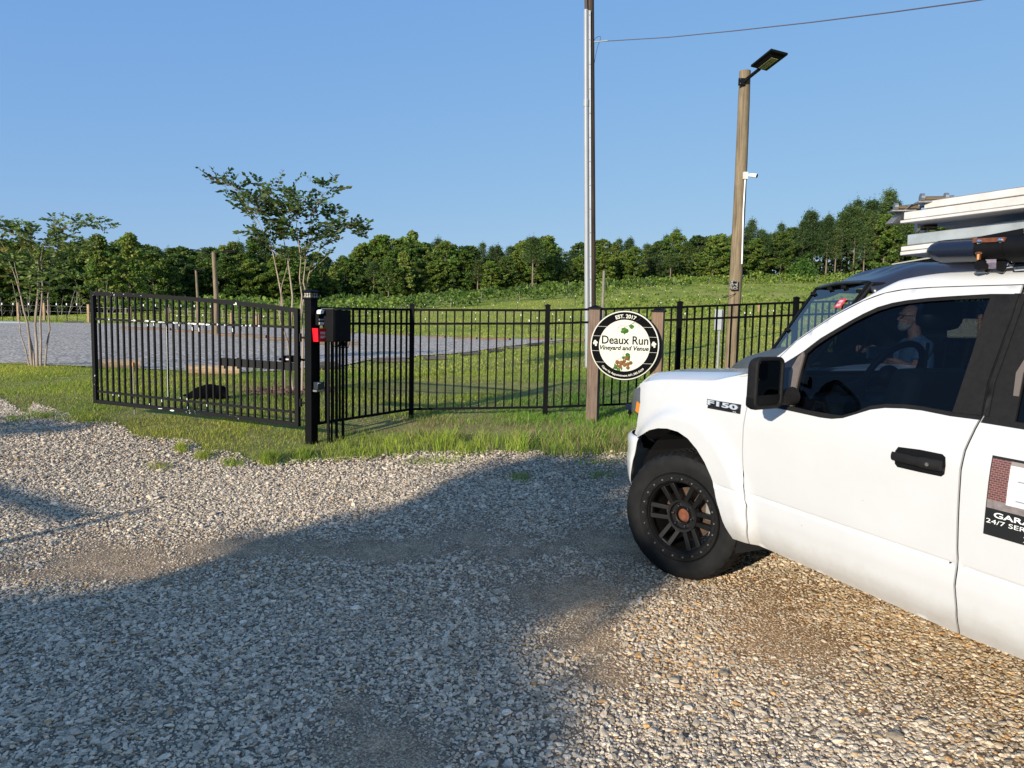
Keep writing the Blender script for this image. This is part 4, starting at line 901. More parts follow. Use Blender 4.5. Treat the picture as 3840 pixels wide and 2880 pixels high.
LG = [(372, 522, 1384, 42, M_log, 'tan log at the near grass edge, left one seen through the gate', 0), (705, 903, 1403, 40, M_log, 'tan log at the near grass edge, right one seen through the gate', 2),
      (452, 640, 1236, 12, M_logm, 'brown log far across the car park, first from the left', 5), (655, 800, 1246, 13, M_logm, 'brown log across the car park just left of the twin-lamp pole', 6), (820, 1000, 1262, 15, M_logm, 'brown log across the car park starting at the foot of the twin-lamp pole', 8), (1012, 1180, 1278, 17, M_logm, 'brown log across the car park behind the gate hinge', 8), (1196, 1345, 1295, 17, M_logm, 'brown log ending in the open between the control cabinet and the first fence post', 2),
      (1150, 1263, 1388, 34, M_logd, 'dark grey log behind the legs of the control cabinet', -4), (1393, 1525, 1362, 22, M_logd, 'dark log in the grass just left of the first fence post', -2), (1590, 1672, 1352, 17, M_logd, 'dark grassy log just right of the first fence post', -3),
      (1731, 1802, 1335, 15, M_logd, 'dark log on the grass edge, second right of the first fence post', -4), (1835, 1887, 1323, 14, M_logd, 'dark log on the grass edge, third right of the first fence post', -4), (1905, 1955, 1309, 12, M_logd, 'dark log on the grass edge, fourth right of the first fence post', -2), (1980, 2027, 1300, 14, M_logd, 'dark log at the tip of the car park left of the middle fence post', -4), (2034, 2072, 1290, 11, M_logd, 'small dark log behind the middle fence post', -1), (2080, 2106, 1286, 10, M_logd, 'short dark log right of the middle fence post', -1),
      (1285, 1330, 1253, 9, M_logm, 'short brown log on the far edge beside the cabinet', 1), (1381, 1434, 1256, 8, M_logm, 'thin brown log on the far edge, second from the cabinet', 1), (1478, 1533, 1260, 8, M_logm, 'thin brown log on the far edge at the first fence post', 1), (1600, 1668, 1267, 9, M_logm, 'thin brown log on the far edge, first right of the first fence post', 1), (1700, 1788, 1273, 10, M_logm, 'brown log on the far edge, second right of the first fence post', 1), (1800, 1912, 1277, 11, M_logm, 'long brown log on the far edge, third right of the first fence post', 1), (1990, 2068, 1277, 11, M_logm, 'brown log on the far edge behind the middle fence post', 0), (2124, 2192, 1280, 9, M_logm, 'brown log on the far edge just left of the round sign', 0),
      (244, 314, 1212, 9, M_logd, 'flat dark log at the far left edge of the car park, nearer the gate', 0), (97, 174, 1207, 7, M_logd, 'flat dark log at the far left edge of the car park, nearer the frame', 0)]
for a in LG: log_between(*a)

# wire fence with timber and steel posts at the far left
M_orpost = wood_mat('sunlit_tan_post', (.28, .17, .09), (.42, .27, .145), (.5, .34, .2), 2, 1)
wf0 = hit1(333, 1209)
wf = empty('wire_fence', wf0, 0, 'wire fence on tan timber posts and thin steel posts before the left woods', 'fence')
tops = []
for (x, yb, yt) in [(-260, 1202, 1130), (-90, 1205, 1132), (70, 1180 + 24, 1134), (167, 1206, 1135), (333, 1209, 1141), (490, 1212, 1148), (630, 1213, 1153), (868, 1218, 1172), (968, 1220, 1178)]:
    p = hit1(x, yb); z = zat(x, yt, p[1]); h = z - p[2]
    o = MB().box((0, 0, h / 2 - .1), (.15, .15, h + .2)).build('timber_post', M_orpost, wf, loc=(p[0] - wf0[0], p[1] - wf0[1], p[2] - wf0[2])); tops.append((p[0] - wf0[0], p[1] - wf0[1], p[2] - wf0[2], h))
    MB().box((p[0] - wf0[0], p[1] - wf0[1], p[2] - wf0[2] + h + .01), (.17, .17, .03)).build('post_cap', M_dark, wf)
tip = MB()
for x in (-200, -30, 10, 52, 110, 214, 252, 290, 395, 440, 540, 585, 680, 730, 790):
    p = hit1(x, 1205 + x * .012); q = (p[0] - wf0[0], p[1] - wf0[1], p[2] - wf0[2]); h = 1.35
    MB().tube([(q[0], q[1], q[2] - .1), (q[0], q[1], q[2] + h)], .025, 5).build('steel_post', M_dark, wf); tip.box((q[0], q[1], q[2] + h - .06), (.055, .055, .14))
tip.build('white_post_tips', M_white, wf)['kind'] = 'stuff'
for k, f in enumerate((.25, .55, .85)):
    MB().tube([(a, b, c + h * f) for a, b, c, h in tops], .008, 4).build('wire', M_steel, wf)

def far_lamp(bx, by, tx, ty, label, arms, wk=1.0):
    p = hit1(bx, by); z = zat(tx, ty, p[1]); h = z - p[2]; e_ = empty('lamp_pole', p, 0, label, 'lamp pole')
    MB().tube([(0, 0, -.3), (.02, 0, h * .5), ((tx - bx) * p[1] / 2662, 0, h)], [.125 * wk, .115 * wk, .10 * wk], 14).build('pole', M_post, e_, smooth=True)
    for s_ in arms:
        hd = MB(); hd.tube([(0, 0, h - .08), (s_ * .35, -.05, h + .03)], .03, 8); hd.build('lamp_arm', M_dark, e_)
        MB().box((s_ * .75, -.1, h + .06), (.8, .35, .05), Matrix.Rotation(rad(-6 * s_), 3, 'Y')).build('lamp_head', M_dark, e_, bevel=.01)
far_lamp(811, 1256, 806, 946, 'slender timber pole with two black lamp arms, out in the car park', (-1, 1))
far_lamp(742, 1222, 739, 1014, 'shorter timber pole with one lamp, left of the twin-lamp pole', (.35,), .75)

# timber stakes in the field (sunlit) and the many white-tipped vine stakes
fs_me = None
for i, (x, yb, yt, lab) in enumerate([(960, 1218, 1185, 'short tan post in the field just right of the twin-lamp pole'), (2845, 1170, 1137, 'tan post in the field right of the lamp pole, left of a pair'), (2958, 1164, 1138, 'tan post in the field nearest the side-by-side windshield')]):
    p = hit1(x, yb); h = zat(x, yt, p[1]) - p[2]
    e_ = empty('field_post', p, 0, lab, 'post', 'tan posts in the field'); MB().box((0, 0, h / 2 - .1), (.2, .2, h + .2)).build('timber', M_orpost, e_)
proto = None; rs = random.Random(3)
ST = [Z3(*p) for p in [(687, 320), (795, 350), (1077, 340), (1215, 375), (1290, 270), (1372, 320), (1477, 230), (1575, 270), (1680, 320), (1678, 375), (1792, 345), (1840, 250), (1950, 365), (2067, 225), (2095, 335), (2170, 385), (620, 290), (545, 240), (590, 255), (685, 230), (733, 215), (865, 228), (925, 265), (966, 188), (1035, 205), (1133, 213), (1210, 245), (1295, 172), (1360, 205), (1460, 200), (1588, 155), (1700, 205), (980, 290), (505, 250), (810, 215), (1055, 250)]] + \
     [Z4(*p) for p in [(113, 255), (145, 385), (230, 440), (312, 410), (295, 325), (388, 240), (473, 370), (552, 318), (540, 430), (658, 400), (768, 360), (711, 185), (1135, 218), (1268, 192), (1405, 170), (1595, 255), (1718, 222), (1022, 345), (1843, 365), (2097, 345), (2135, 98)]] + \
     [Z9(*p) for p in [(157, 712), (215, 888), (583, 745), (716, 718), (852, 695), (970, 615), (1090, 655), (1150, 633), (1165, 748), (1040, 780), (1275, 583), (1582, 622), (1290, 890), (1543, 870), (1908, 882), (1966, 882), (2155, 862), (1890, 710), (1650, 745), (1430, 700), (1985, 620)]] + \
     [Z5(*p) for p in [(285, 860), (440, 850), (475, 850), (532, 848), (35, 858)]] + [Z1 for Z1 in [(665, 1180), (700, 1185), (762, 1178), (880, 1195), (905, 1188), (990, 1183), (1010, 1190), (1060, 1180)]]
GRP = 'white tipped vine stakes scattered over the field'
for (x, y) in ST:
    p0_ = hit1(x, y + 26); hpx = 1.15 * 2662 / p0_[1]; p = hit1(x, y + hpx)
    if p[1] > 140: continue
    h = zat(x, y, p[1]) - p[2]
    if h < .5 or h > 2.2: h = 1.15
    if proto is None:
        proto = empty('vine_stake', p, 0, 'thin dark vine stake with a white tip standing in the field', 'stake', GRP)
        MB().box((0, 0, .5), (.03, .03, 1.2)).build('stake', M_dark, proto); MB().box((0, 0, 1.04), (.042, .042, .11)).build('white_tip', M_white, proto); o = proto
    else: o = copy_tree(proto)
    o['label'] = 'white-tipped vine stake %s %s' % ('high upslope' if p[1] > 85 else 'in midfield' if p[1] > 50 else 'near the lot', 'behind the open gate' if x < 1150 else 'between cabinet and first fence post' if x < 1560 else 'left of the middle fence post' if x < 1800 else 'at the middle fence post' if x < 2190 else 'behind the round sign' if x < 2450 else 'beside the lamp pole' if x < 2780 else 'before the side-by-side')
    o.location = tuple(p); k = h / 1.12; o.scale = (1, 1, k)

# ================================================================== VINEYARD ROWS
def quads(C_, size, col, name, mat, parent=None, flat=.0, aspect=1.0, nrm=None):
    """many small leaf faces: centres, sizes, colours"""
    n = len(C_); a = rng.normal(size=(n, 3)); a /= np.linalg.norm(a, axis=1)[:, None]
    if flat: a[:, 2] = a[:, 2] * flat; a /= np.linalg.norm(a, axis=1)[:, None]
    b = rng.normal(size=(n, 3)); b -= (b * a).sum(1)[:, None] * a; b /= np.linalg.norm(b, axis=1)[:, None]; c_ = a
    size = np.broadcast_to(np.asarray(size), (n,))[:, None]
    u = b * size / 2; v = np.cross(a, b) * size / 2 * aspect
    V = np.stack([C_ - u, C_ - v * .9, C_ + u, C_ + v], 1).reshape(-1, 3); F = np.arange(n * 4).reshape(n, 4)
    return np_mesh(name, V, F, mat, 4, False, col, parent)
rows = [(66, 560, 1230), (80, 400, 1500), (86, 380, 1800), (92, 900, 2150), (98, 1150, 2200), (104, 1250, 2300), (110, 1400, 2450), (116, 1700, 2600), (122, 2000, 4300), (128, 2300, 4300), (134, 2400, 4300), (75, 460, 1300)]
M_vpost = simple('grey_vine_post', (.25, .23, .2), .8)
for ri, (Y0, x0, x1) in enumerate(rows):
    xs = np.linspace(at(x0, 1150, Y0)[0], at(x1, 1150, Y0)[0], 60); yy = Y0 + 1.5 * np.sin(xs * .03 + ri); zz = gz(xs, yy)
    lab = ['leafy trellised vine row nearest the car park behind the far lamps', 'leafy vine row low on the slope, second from the car park', 'leafy vine row low on the slope, third from the car park', 'vine row at the foot of the slope behind the picket fence', 'vine row on the lower slope left of the utility pole', 'vine row on the lower slope passing behind the round sign', 'vine row half way up the slope', 'vine row on the upper slope', 'vine row on the upper slope right of the utility pole', 'vine row high on the hill, second from the trees', 'vine row on top of the hill beside the pines', 'short vine row behind the far lamps'][ri]
    e_ = empty('vine_row', (xs[30], yy[30], zz[30]), 0, lab, 'vine row', 'vine rows of the vineyard')
    L = xs[-1] - xs[0]; n = int(min(5200, L * 26)); t = rng.random(n); cx_ = xs[0] + L * t; zg = np.interp(cx_, xs, zz); cy_ = np.interp(cx_, xs, yy)
    hgt = (1.15 if Y0 < 100 else .75) + .25 * np.sin(cx_ * 1.3) + .25 * np.sin(cx_ * .37 + ri); lo = .75 if Y0 < 85 else .15
    C_ = np.stack([cx_ + rng.normal(0, .1, n), cy_ + rng.normal(0, .45, n), zg + lo + (hgt - lo + .35) * rng.random(n) ** .8], -1) - np.array([xs[30], yy[30], zz[30]])
    g_ = rng.uniform(.6, 1.25, (n, 1)); col = np.array([.13, .205, .04]) * g_; col = np.where(rng.random((n, 1)) < .25, np.array([.21, .27, .06]) * g_, col)
    quads(C_, rng.uniform(.26, .5, n), col, 'vine_leaves', M_vine, e_)
    m = MB()
    for k in np.arange(0, L, 2.4 if Y0 < 85 else 6): 
        X_ = xs[0] + k; m.box((X_ - xs[30], float(np.interp(X_, xs, yy)) - yy[30], float(np.interp(X_, xs, zz)) - zz[30] + .55), (.06, .06, 1.3))
    m.build('vine_trunks', M_vpost, e_)['kind'] = 'stuff'
# young plants scattered over the slope below the rows
n = 420; Y = rng.uniform(58, 118, n); px_ = rng.uniform(2150, 3700, n); X = (px_ - 1920) / 2640 * Y; Zg = gz(X, Y); CC = []; 
for x, y, z in zip(X, Y, Zg):
    k = 9; CC.append(np.stack([x + rng.normal(0, .45, k), y + rng.normal(0, .2, k), z + rng.uniform(.05, .7, k)], -1))
CC = np.concatenate(CC); o = quads(CC, rng.uniform(.2, .42, len(CC)), np.array([.15, .22, .045]) * rng.uniform(.6, 1.3, (len(CC), 1)), 'young_vines', M_vine); tag(o, 'young vines scattered over the slope below the rows', 'vines', kind='stuff')

# ================================================================== THE WOODS
def limb(m, a, d, L, r, k=5, droop=0.0, wob=.12):
    p = Vector(a); d = Vector(d).normalized(); pts = [p.copy()]; rs = [r]
    for i in range(k):
        d = (d + Vector((random.gauss(0, wob), random.gauss(0, wob), random.gauss(0, wob) - droop))).normalized(); p = p + d * (L / k); pts.append(p.copy()); rs.append(r * (1 - (i + 1) / k * .85))
    m.tube(pts, rs, 5, False); return pts
def broadleaf(seed, h=10, w=3.2, base=(.10, .17, .034), lo=.12, nclump=175, per=46, shape='round', bright=.5):
    random.seed(seed); r_ = np.random.default_rng(seed)
    e_ = empty('broadleaf_tree'); m = MB(); trunk = [(0, 0, -.3), (.1, .05, h * .25), (-.05, .1, h * .55), (.05, 0, h * .85)]
    m.tube(trunk, [.17, .14, .09, .03], 7, False); tips = []
    for i in range(14):
        t = .2 + .65 * i / 14; a = i * 2.4; pts = limb(m, (0, 0, h * t), (math.cos(a), math.sin(a), .7), w * (1.1 - t) * 1.1 + .6, .05); tips += [pts[-1], pts[-3]]
    m.build('trunk', M_bark, e_, smooth=True)
    C_, col, sz_ = [], [], []
    for i in range(nclump):
        z = lo + (1 - lo) * r_.random() ** .85; prof = (math.sin(math.pi * min(1, (z - lo) / (1 - lo) * .85 + .13)) ** .7) if shape == 'round' else (1.05 - z) ** .75
        a = r_.uniform(0, 6.283); rr = w * prof * r_.uniform(.35, 1.0) * (1 + .28 * math.sin(2 * a + seed) + .22 * math.sin(9 * z + seed * 2 + a)); c = np.array([rr * math.cos(a), rr * math.sin(a), h * z]); cr = r_.uniform(.28, .72) * w / 3.2
        q = r_.normal(size=(per, 3)); q /= np.linalg.norm(q, axis=1)[:, None]; q *= (cr * r_.uniform(.5, 1.0, (per, 1))) * np.array([1.15, 1.15, .7]); C_.append(c + q)
        cc = np.array(base) * r_.uniform(.72, 1.3) * np.array([r_.uniform(.9, 1.25 + bright * .3), 1, 1]); col.append(np.repeat(cc[None], per, 0) * r_.uniform(.75, 1.3, (per, 1))); sz_.append(r_.uniform(.22, .40, per))
    quads(np.concatenate(C_), np.concatenate(sz_), np.concatenate(col), 'crown', M_leaf, e_)
    return e_
def pine(seed, h=15, w=2.2, start=.42, base=(.060, .10, .028)):
    random.seed(seed); r_ = np.random.default_rng(seed); e_ = empty('pine_tree'); m = MB()
    m.tube([(0, 0, -.3), (.05, 0, h * .5), (0, .05, h * .98)], [.15, .11, .02], 7, False); C_, col, sz_ = [], [], []
    nb = int(46)
    for i in range(nb):
        t = start + (1 - start) * (i / nb); a = i * 2.399 + r_.uniform(-.3, .3); ln = w * (1.08 - ((t - start) / (1 - start)) ** 1.15) * r_.uniform(.6, 1.1) + .15
        up = .35 + .5 * t; pts = limb(m, (0, 0, h * t * .97), (math.cos(a), math.sin(a), up * .6), ln, .03, 4, -.05, .07)
        for p in pts[2:]:
            per = 30; q = r_.normal(size=(per, 3)) * np.array([.33, .33, .24]) * (.6 + .5 * w / 2.2); C_.append(np.array(p) + q)
            cc = np.array(base) * r_.uniform(.7, 1.35); col.append(np.repeat(cc[None], per, 0) * r_.uniform(.7, 1.3, (per, 1))); sz_.append(r_.uniform(.22, .46, per))
    for i in range(6):        # dead lower snags
        a = r_.uniform(0, 6.28); limb(m, (0, 0, h * r_.uniform(.15, start)), (math.cos(a), math.sin(a), .1), .9, .018, 3)
    k = 40; C_.append(np.array([0, 0, h]) + r_.normal(size=(k, 3)) * np.array([.12, .12, .45])); col.append(np.repeat(np.array(base)[None], k, 0)); sz_.append(np.full(k, .22))
    m.build('trunk', M_barkp, e_, smooth=True); quads(np.concatenate(C_), np.concatenate(sz_), np.concatenate(col), 'crown', M_needle, e_, aspect=.42)
    return e_
random.seed(11)
protoB = [broadleaf(1, 10, 3.3), broadleaf(2, 10, 2.9, (.115, .19, .036)), broadleaf(3, 10, 3.6, (.075, .13, .03), nclump=190), broadleaf(4, 10, 2.4, (.16, .23, .055), shape='tall', nclump=150), broadleaf(5, 10, 3.0, (.095, .165, .03), nclump=165)]
protoP = [pine(11), pine(12, w=2.5, start=.5), pine(13, w=1.9, start=.36, base=(.06, .09, .028)), pine(14, w=2.2, start=.3)]
used = set()
def put(pr, x, y, s, sz_, rz, label, group, cat='tree'):
    if pr.name not in used: o = pr; used.add(pr.name)
    else: o = copy_tree(pr)
    z = float(gz(x, y)); o.location = (x, y, z); o.rotation_euler = (0, 0, rz); w_ = 1.28 if 'leafy' in label or 'pale' in label else 1.3; o.scale = (s * w_, s * w_, sz_); o['label'] = label; o['category'] = cat; o['group'] = group
    return o
SKY = np.array([(-1500, 880), (-600, 880), (0, 899), (120, 905), (300, 925), (380, 890), (430, 925), (497, 884), (540, 930), (588, 922), (650, 945), (723, 935), (850, 922), (950, 930), (1100, 960), (1215, 972), (1302, 955), (1360, 945), (1424, 908), (1480, 950), (1537, 899), (1600, 925), (1650, 903), (1720, 935), (1806, 920), (1890, 945), (1988, 887), (2060, 925), (2100, 929), (2172, 915), (2274, 904), (2353, 897), (2418, 911), (2520, 883), (2588, 901), (2660, 890), (2722, 890), (2803, 845), (2857, 868), (2944, 868), (3009, 814), (3058, 822), (3101, 814), (3166, 781), (3200, 812), (3242, 760), (3302, 765), (3345, 819), (3454, 795), (3700, 790), (4300, 760), (5200, 740)], float)
def treeY(px): return float(np.interp(px, [-1500, 0, 900, 1300, 1800, 2400, 3200, 5000], [88, 90, 105, 116, 126, 134, 146, 150]))
rt_ = random.Random(21); x = -700.0; k = 0
while x < 4700:
    for layer in (0, 1, 2):
        px_ = x + rt_.uniform(-18, 18) + layer * 19; Y = treeY(px_) + layer * 7 + rt_.uniform(-2.5, 2.5); sky_y = float(np.interp(px_, SKY[:, 0], SKY[:, 1]))
        X = (px_ - 1920) / 2655 * Y; top_ = zat(px_, sky_y + (rt_.uniform(-4, 18) if layer == 2 else rt_.uniform(4, 34) if layer else rt_.uniform(20, 80)), Y); h = top_ - float(gz(X, Y)); h = max(h, 4.0) * (rt_.uniform(1.0, 1.22) if px_ > 800 else rt_.uniform(.93, 1.08))
        right = px_ > 2700; pineish = (rt_.random() < (.96 if right else (.6 if px_ > 2150 else .4))) if layer else (rt_.random() < (.95 if px_ > 2760 else .12))
        where = next(t for lim, t in ((-200, 'at the far left edge'), (250, 'behind the left crape myrtle'), (500, 'left of the gate, over the wire fence'), (800, 'behind the two far lamp poles'), (1150, 'behind the crape myrtle at the gate hinge'), (1400, 'above the control cabinet'), (1700, 'above the first fence post'), (2050, 'above the middle of the fence'), (2200, 'just left of the utility pole'), (2450, 'above the round sign'), (2740, 'just left of the lamp pole'), (2950, 'just right of the lamp pole'), (3200, 'above the windshield of the side-by-side'), (3420, 'left of the garage door sections'), (9999, 'behind the loaded truck')) if px_ < lim)
        rank = ('front', 'middle', 'back')[layer]
        if pineish:
            pr = protoP[k % 4]; s_ = h / 15; put(pr, X, Y, max(s_, .62), s_, rt_.uniform(0, 6.28), 'dark %s-rank pine %s' % (rank, where), 'pines at the edge of the woods')
        else:
            pr = protoB[rt_.choice([0, 1, 2, 4, 0, 1, 3] if not right else [0, 2, 4, 1])]; s_ = h / 10; g_ = 'leafy trees at the edge of the woods'
            put(pr, X, Y, s_ * rt_.uniform(.85, 1.1), s_, rt_.uniform(0, 6.28), 'leafy %s-rank tree %s' % (rank, where), g_)
        k += 1
    x += 54 if x < 2700 else 36
put(protoB[3], (380 - 1920) / 2655 * 84, 84, .85, (zat(382, 884, 84) - float(gz(-48, 84))) / 10, 1, 'pale green pointed tree poking above the left woods, left of a pair', 'pale pointed trees at the left')
put(protoB[3], (497 - 1920) / 2655 * 86, 86, .8, (zat(497, 880, 86) - float(gz(-46, 86))) / 10, 2, 'pale green pointed tree poking above the left woods, nearer the gate', 'pale pointed trees at the left')
put(protoP[1], (1988 - 1920) / 2655 * 122, 122, .8, (zat(1988, 886, 122) - float(gz(3, 122))) / 15, 2, 'lone flat-topped pine standing above the trees left of the utility pole', 'pines at the edge of the woods')
for q in protoB + protoP:
    if q.name not in used:
        for c_ in list(q.children): bpy.data.objects.remove(c_)
        bpy.data.objects.remove(q)
# bright bush at the edge of the pines
bx = (2985 - 1920) / 2655 * 128; bz_ = float(gz(bx, 128)); e_ = empty('bush', (bx, 128, bz_), 0, 'bright green round bush in front of the pine trunks', 'bush'); n = 1500
q = rng.normal(size=(n, 3)); q /= np.linalg.norm(q, axis=1)[:, None]; q *= rng.uniform(.5, 1, (n, 1)) * np.array([2.4, 2.2, 2.1]); q[:, 2] += 1.9; q += rng.normal(size=(n, 3)) * .25
quads(q, rng.uniform(.2, .4, n), np.array([.10, .19, .03]) * rng.uniform(.7, 1.3, (n, 1)), 'foliage', M_leaf, e_); m = MB(); limb(m, (0, 0, -.2), (0, 0, 1), 2.6, .08); m.build('stem', M_bark, e_)
# undergrowth along the foot of the woods
n = 46000; px_ = rng.uniform(-900, 4600, n); Y = np.interp(px_, [-1500, 0, 900, 1300, 1800, 2400, 3200, 5000], [88, 90, 105, 116, 126, 134, 146, 150]) + rng.uniform(-1, 16, n); X = (px_ - 1920) / 2655 * Y
C_ = np.stack([X, Y, gz(X, Y) + rng.random(n) ** 1.3 * (3.4 + 1.2 * np.sin(X * .4) + 2.5 * (px_ > 2600))], -1); col = np.array([.038, .066, .018]) * rng.uniform(.5, 1.5, (n, 1))
o = quads(C_, rng.uniform(.4, .95, n), col, 'undergrowth', M_leaf); tag(o, 'dark undergrowth along the foot of the woods', 'undergrowth', kind='stuff')
# bare grey saplings at the left end of the woods
sp0 = None
for i in range(34):
    px_ = rt_.uniform(-350, 560); Y = 82 + rt_.uniform(-2, 3); X = (px_ - 1920) / 2655 * Y
    if sp0 is None:
        sp0 = empty('bare_sapling', (0, 0, 0), 0, 'thin bare grey sapling at the foot of the left woods', 'tree', 'bare saplings at the left'); m = MB(); random.seed(5)
        pts = limb(m, (0, 0, -.2), (.05, 0, 1), 4.2, .05, 6, 0, .05)
        for j in range(7): limb(m, pts[1 + j % 5], (random.uniform(-1, 1), random.uniform(-1, 1), 1.2), 1.3, .02, 4)
        m.build('stems', simple('pale_dead_bark', (.34, .30, .25), .85), sp0); o = sp0
    else: o = copy_tree(sp0)
    o.location = (X, Y, float(gz(X, Y))); s_ = rt_.uniform(.45, 1.0); o.scale = (s_, s_, s_); o.rotation_euler = (rt_.uniform(-.1, .1), rt_.uniform(-.15, .15), rt_.uniform(0, 6))

# ================================================================== SMALL MULTI-STEM TREES IN FRONT
def sprigs(name, anchors, parent, org, seed, leaf=.092, per=9, base=(.11, .165, .04), spread=.22):
    """leaves set along short twigs at each anchor (point, outward direction)"""
    r_ = np.random.default_rng(seed); V = []; col = []; tw = MB()
    for (p, d) in anchors:
        p = np.array(p) - org; d = np.array(d, float); d /= np.linalg.norm(d) + 1e-6; d = d + r_.normal(size=3) * .55; d[2] = d[2] * .6 + .32; d /= np.linalg.norm(d); L = spread * r_.uniform(.6, 1.4)
        tw.tube([tuple(p), tuple(p + d * L)], [.0035, .0015], 3, False)
        side_ = np.cross(d, [0, 0, 1]); side_ /= np.linalg.norm(side_) + 1e-6; c0 = np.array(base) * r_.uniform(.65, 1.3); red = r_.random() < .16
        for i in range(per):
            t = (i + .6) / per; q = p + d * L * t; s_ = side_ * (1 if i % 2 else -1); s_ = s_ * .8 + d * .5 + np.array([0, 0, r_.uniform(-.35, .45)]); s_ /= np.linalg.norm(s_); ln = leaf * r_.uniform(.7, 1.25)
            nrm_ = np.cross(s_, r_.normal(size=3)); nrm_ /= np.linalg.norm(nrm_); wv = nrm_ * ln * .26
            V += [q, q + s_ * ln * .5 + wv, q + s_ * ln, q + s_ * ln * .5 - wv]; c = c0 * r_.uniform(.8, 1.25); c = c * np.array([1.5, .85, .8]) if red and r_.random() < .7 else c; col.append(c)
    V = np.array(V); F = np.arange(len(V)).reshape(-1, 4); np_mesh(name, V, F, M_mleaf, 4, False, np.array(col), parent); tw.build('twigs', M_myrt, parent)
def myrtle(base_px, Yb, stems, branches, clusters, label, seed, ldens=1.0):
    r_ = np.random.default_rng(seed); b = at(*base_px, Yb); b[2] = float(gz(b[0], b[1])); e_ = empty('crape_myrtle', b, 0, label, 'tree')
    def W3(pts, dj):
        out = []
        for i, (x, y, *dd) in enumerate(pts): out.append(np.array(at(x, y, Yb + (dd[0] if dd else dj * i / max(1, len(pts) - 1)))))
        return out
    anchors = []
    for j, (pts, r0) in enumerate(stems):
        dj = r_.uniform(-.45, .45); P = W3(pts, dj); m = MB(); n_ = len(P); Q = []
        for i in range(n_ - 1):
            for t in (0, .5): Q.append(P[i] * (1 - t) + P[i + 1] * t)
        Q.append(P[-1]); Q = [q + r_.normal(size=3) * .008 for q in Q]; Q[0][2] = b[2] - .1
        m.tube([tuple(q - b) for q in Q], [r0 * (1 - .8 * i / (len(Q) - 1)) for i in range(len(Q))], 8); m.build('stem', M_myrt, e_, smooth=True)
    bm_ = MB()
    for (pts, r0) in branches:
        P = W3(pts, r_.uniform(-.5, .5)); bm_.tube([tuple(q - b) for q in P], [r0 * (1 - .75 * i / (len(P) - 1)) for i in range(len(P))], 5)
        for i in range(len(P) - 1):
            k_ = int(np.linalg.norm(P[i + 1] - P[i]) / .045)
            for t in range(int(k_ * .7)): anchors.append((P[i] + (P[i + 1] - P[i]) * t / k_ + r_.normal(size=3) * .03, P[i + 1] - P[i]))
    bm_.build('branches', M_myrt, e_, smooth=True)
    for (x, y, rx, ry, n_) in clusters:
        c = np.array(at(x, y, Yb + r_.uniform(-.35, .35))); s_ = Yb / 2662
        for i in range(int(n_ * ldens * .36)):
            q = r_.normal(size=3); q /= np.linalg.norm(q); q *= r_.uniform(.25, 1) ** .6; anchors.append((c + q * np.array([rx * s_, .32, ry * s_]), q * np.array([1, 1, .4])))
    sprigs('leaves', anchors, e_, b, seed)
    return e_
K = 1.7360
def P22(*a): return [tuple(v * K for v in p) for p in a]
cen = myrtle((1085, 1462), 12.0,
    [(P22((615, 845), (612, 740), (608, 640), (590, 545), (560, 480)), .024), (P22((628, 850), (627, 720), (632, 640), (622, 560), (608, 490)), .026), (P22((640, 850), (642, 740), (650, 640), (648, 560), (640, 470)), .022), (P22((652, 845), (655, 740), (652, 660), (668, 590), (690, 540)), .024), (P22((662, 845), (668, 740), (676, 700), (655, 610), (662, 540), (672, 470)), .020), (P22((633, 850), (622, 740), (604, 690), (606, 620), (626, 560)), .018)],
    [(P22((560, 480), (540, 455), (520, 425), (495, 400), (468, 384)), .010), (P22((608, 490), (600, 455), (580, 430), (556, 400)), .008), (P22((640, 470), (630, 440), (615, 420), (600, 400)), .008), (P22((672, 470), (685, 440), (700, 418), (725, 404)), .009), (P22((690, 540), (715, 515), (740, 490), (775, 490), (793, 512)), .009), (P22((622, 560), (590, 530), (560, 505), (535, 500)), .007), (P22((648, 560), (680, 520), (705, 500), (735, 505)), .007), (P22((668, 590), (700, 560), (715, 545)), .006), (P22((590, 545), (560, 520), (548, 470)), .006), (P22((640, 470), (655, 440), (662, 425)), .006)],
    [(474 * K, 388 * K, 26, 12, 24), (500 * K, 405 * K, 30, 18, 26), (530 * K, 428 * K, 38, 24, 44), (565 * K, 400 * K, 30, 14, 24), (562 * K, 445 * K, 50, 34, 76), (606 * K, 410 * K, 34, 20, 36), (606 * K, 455 * K, 60, 46, 120), (650 * K, 440 * K, 34, 34, 48), (640 * K, 500 * K, 70, 44, 130), (585 * K, 500 * K, 50, 30, 56), (700 * K, 408 * K, 32, 14, 26), (722 * K, 404 * K, 20, 9, 12), (705 * K, 470 * K, 46, 26, 50), (745 * K, 487 * K, 46, 15, 46), (778 * K, 488 * K, 24, 12, 22), (785 * K, 508 * K, 18, 10, 14), (690 * K, 510 * K, 44, 20, 26), (640 * K, 540 * K, 44, 20, 22), (540 * K, 498 * K, 26, 10, 10)],
    'multi-stem crape myrtle with airy crown standing behind the gate hinge', 31)
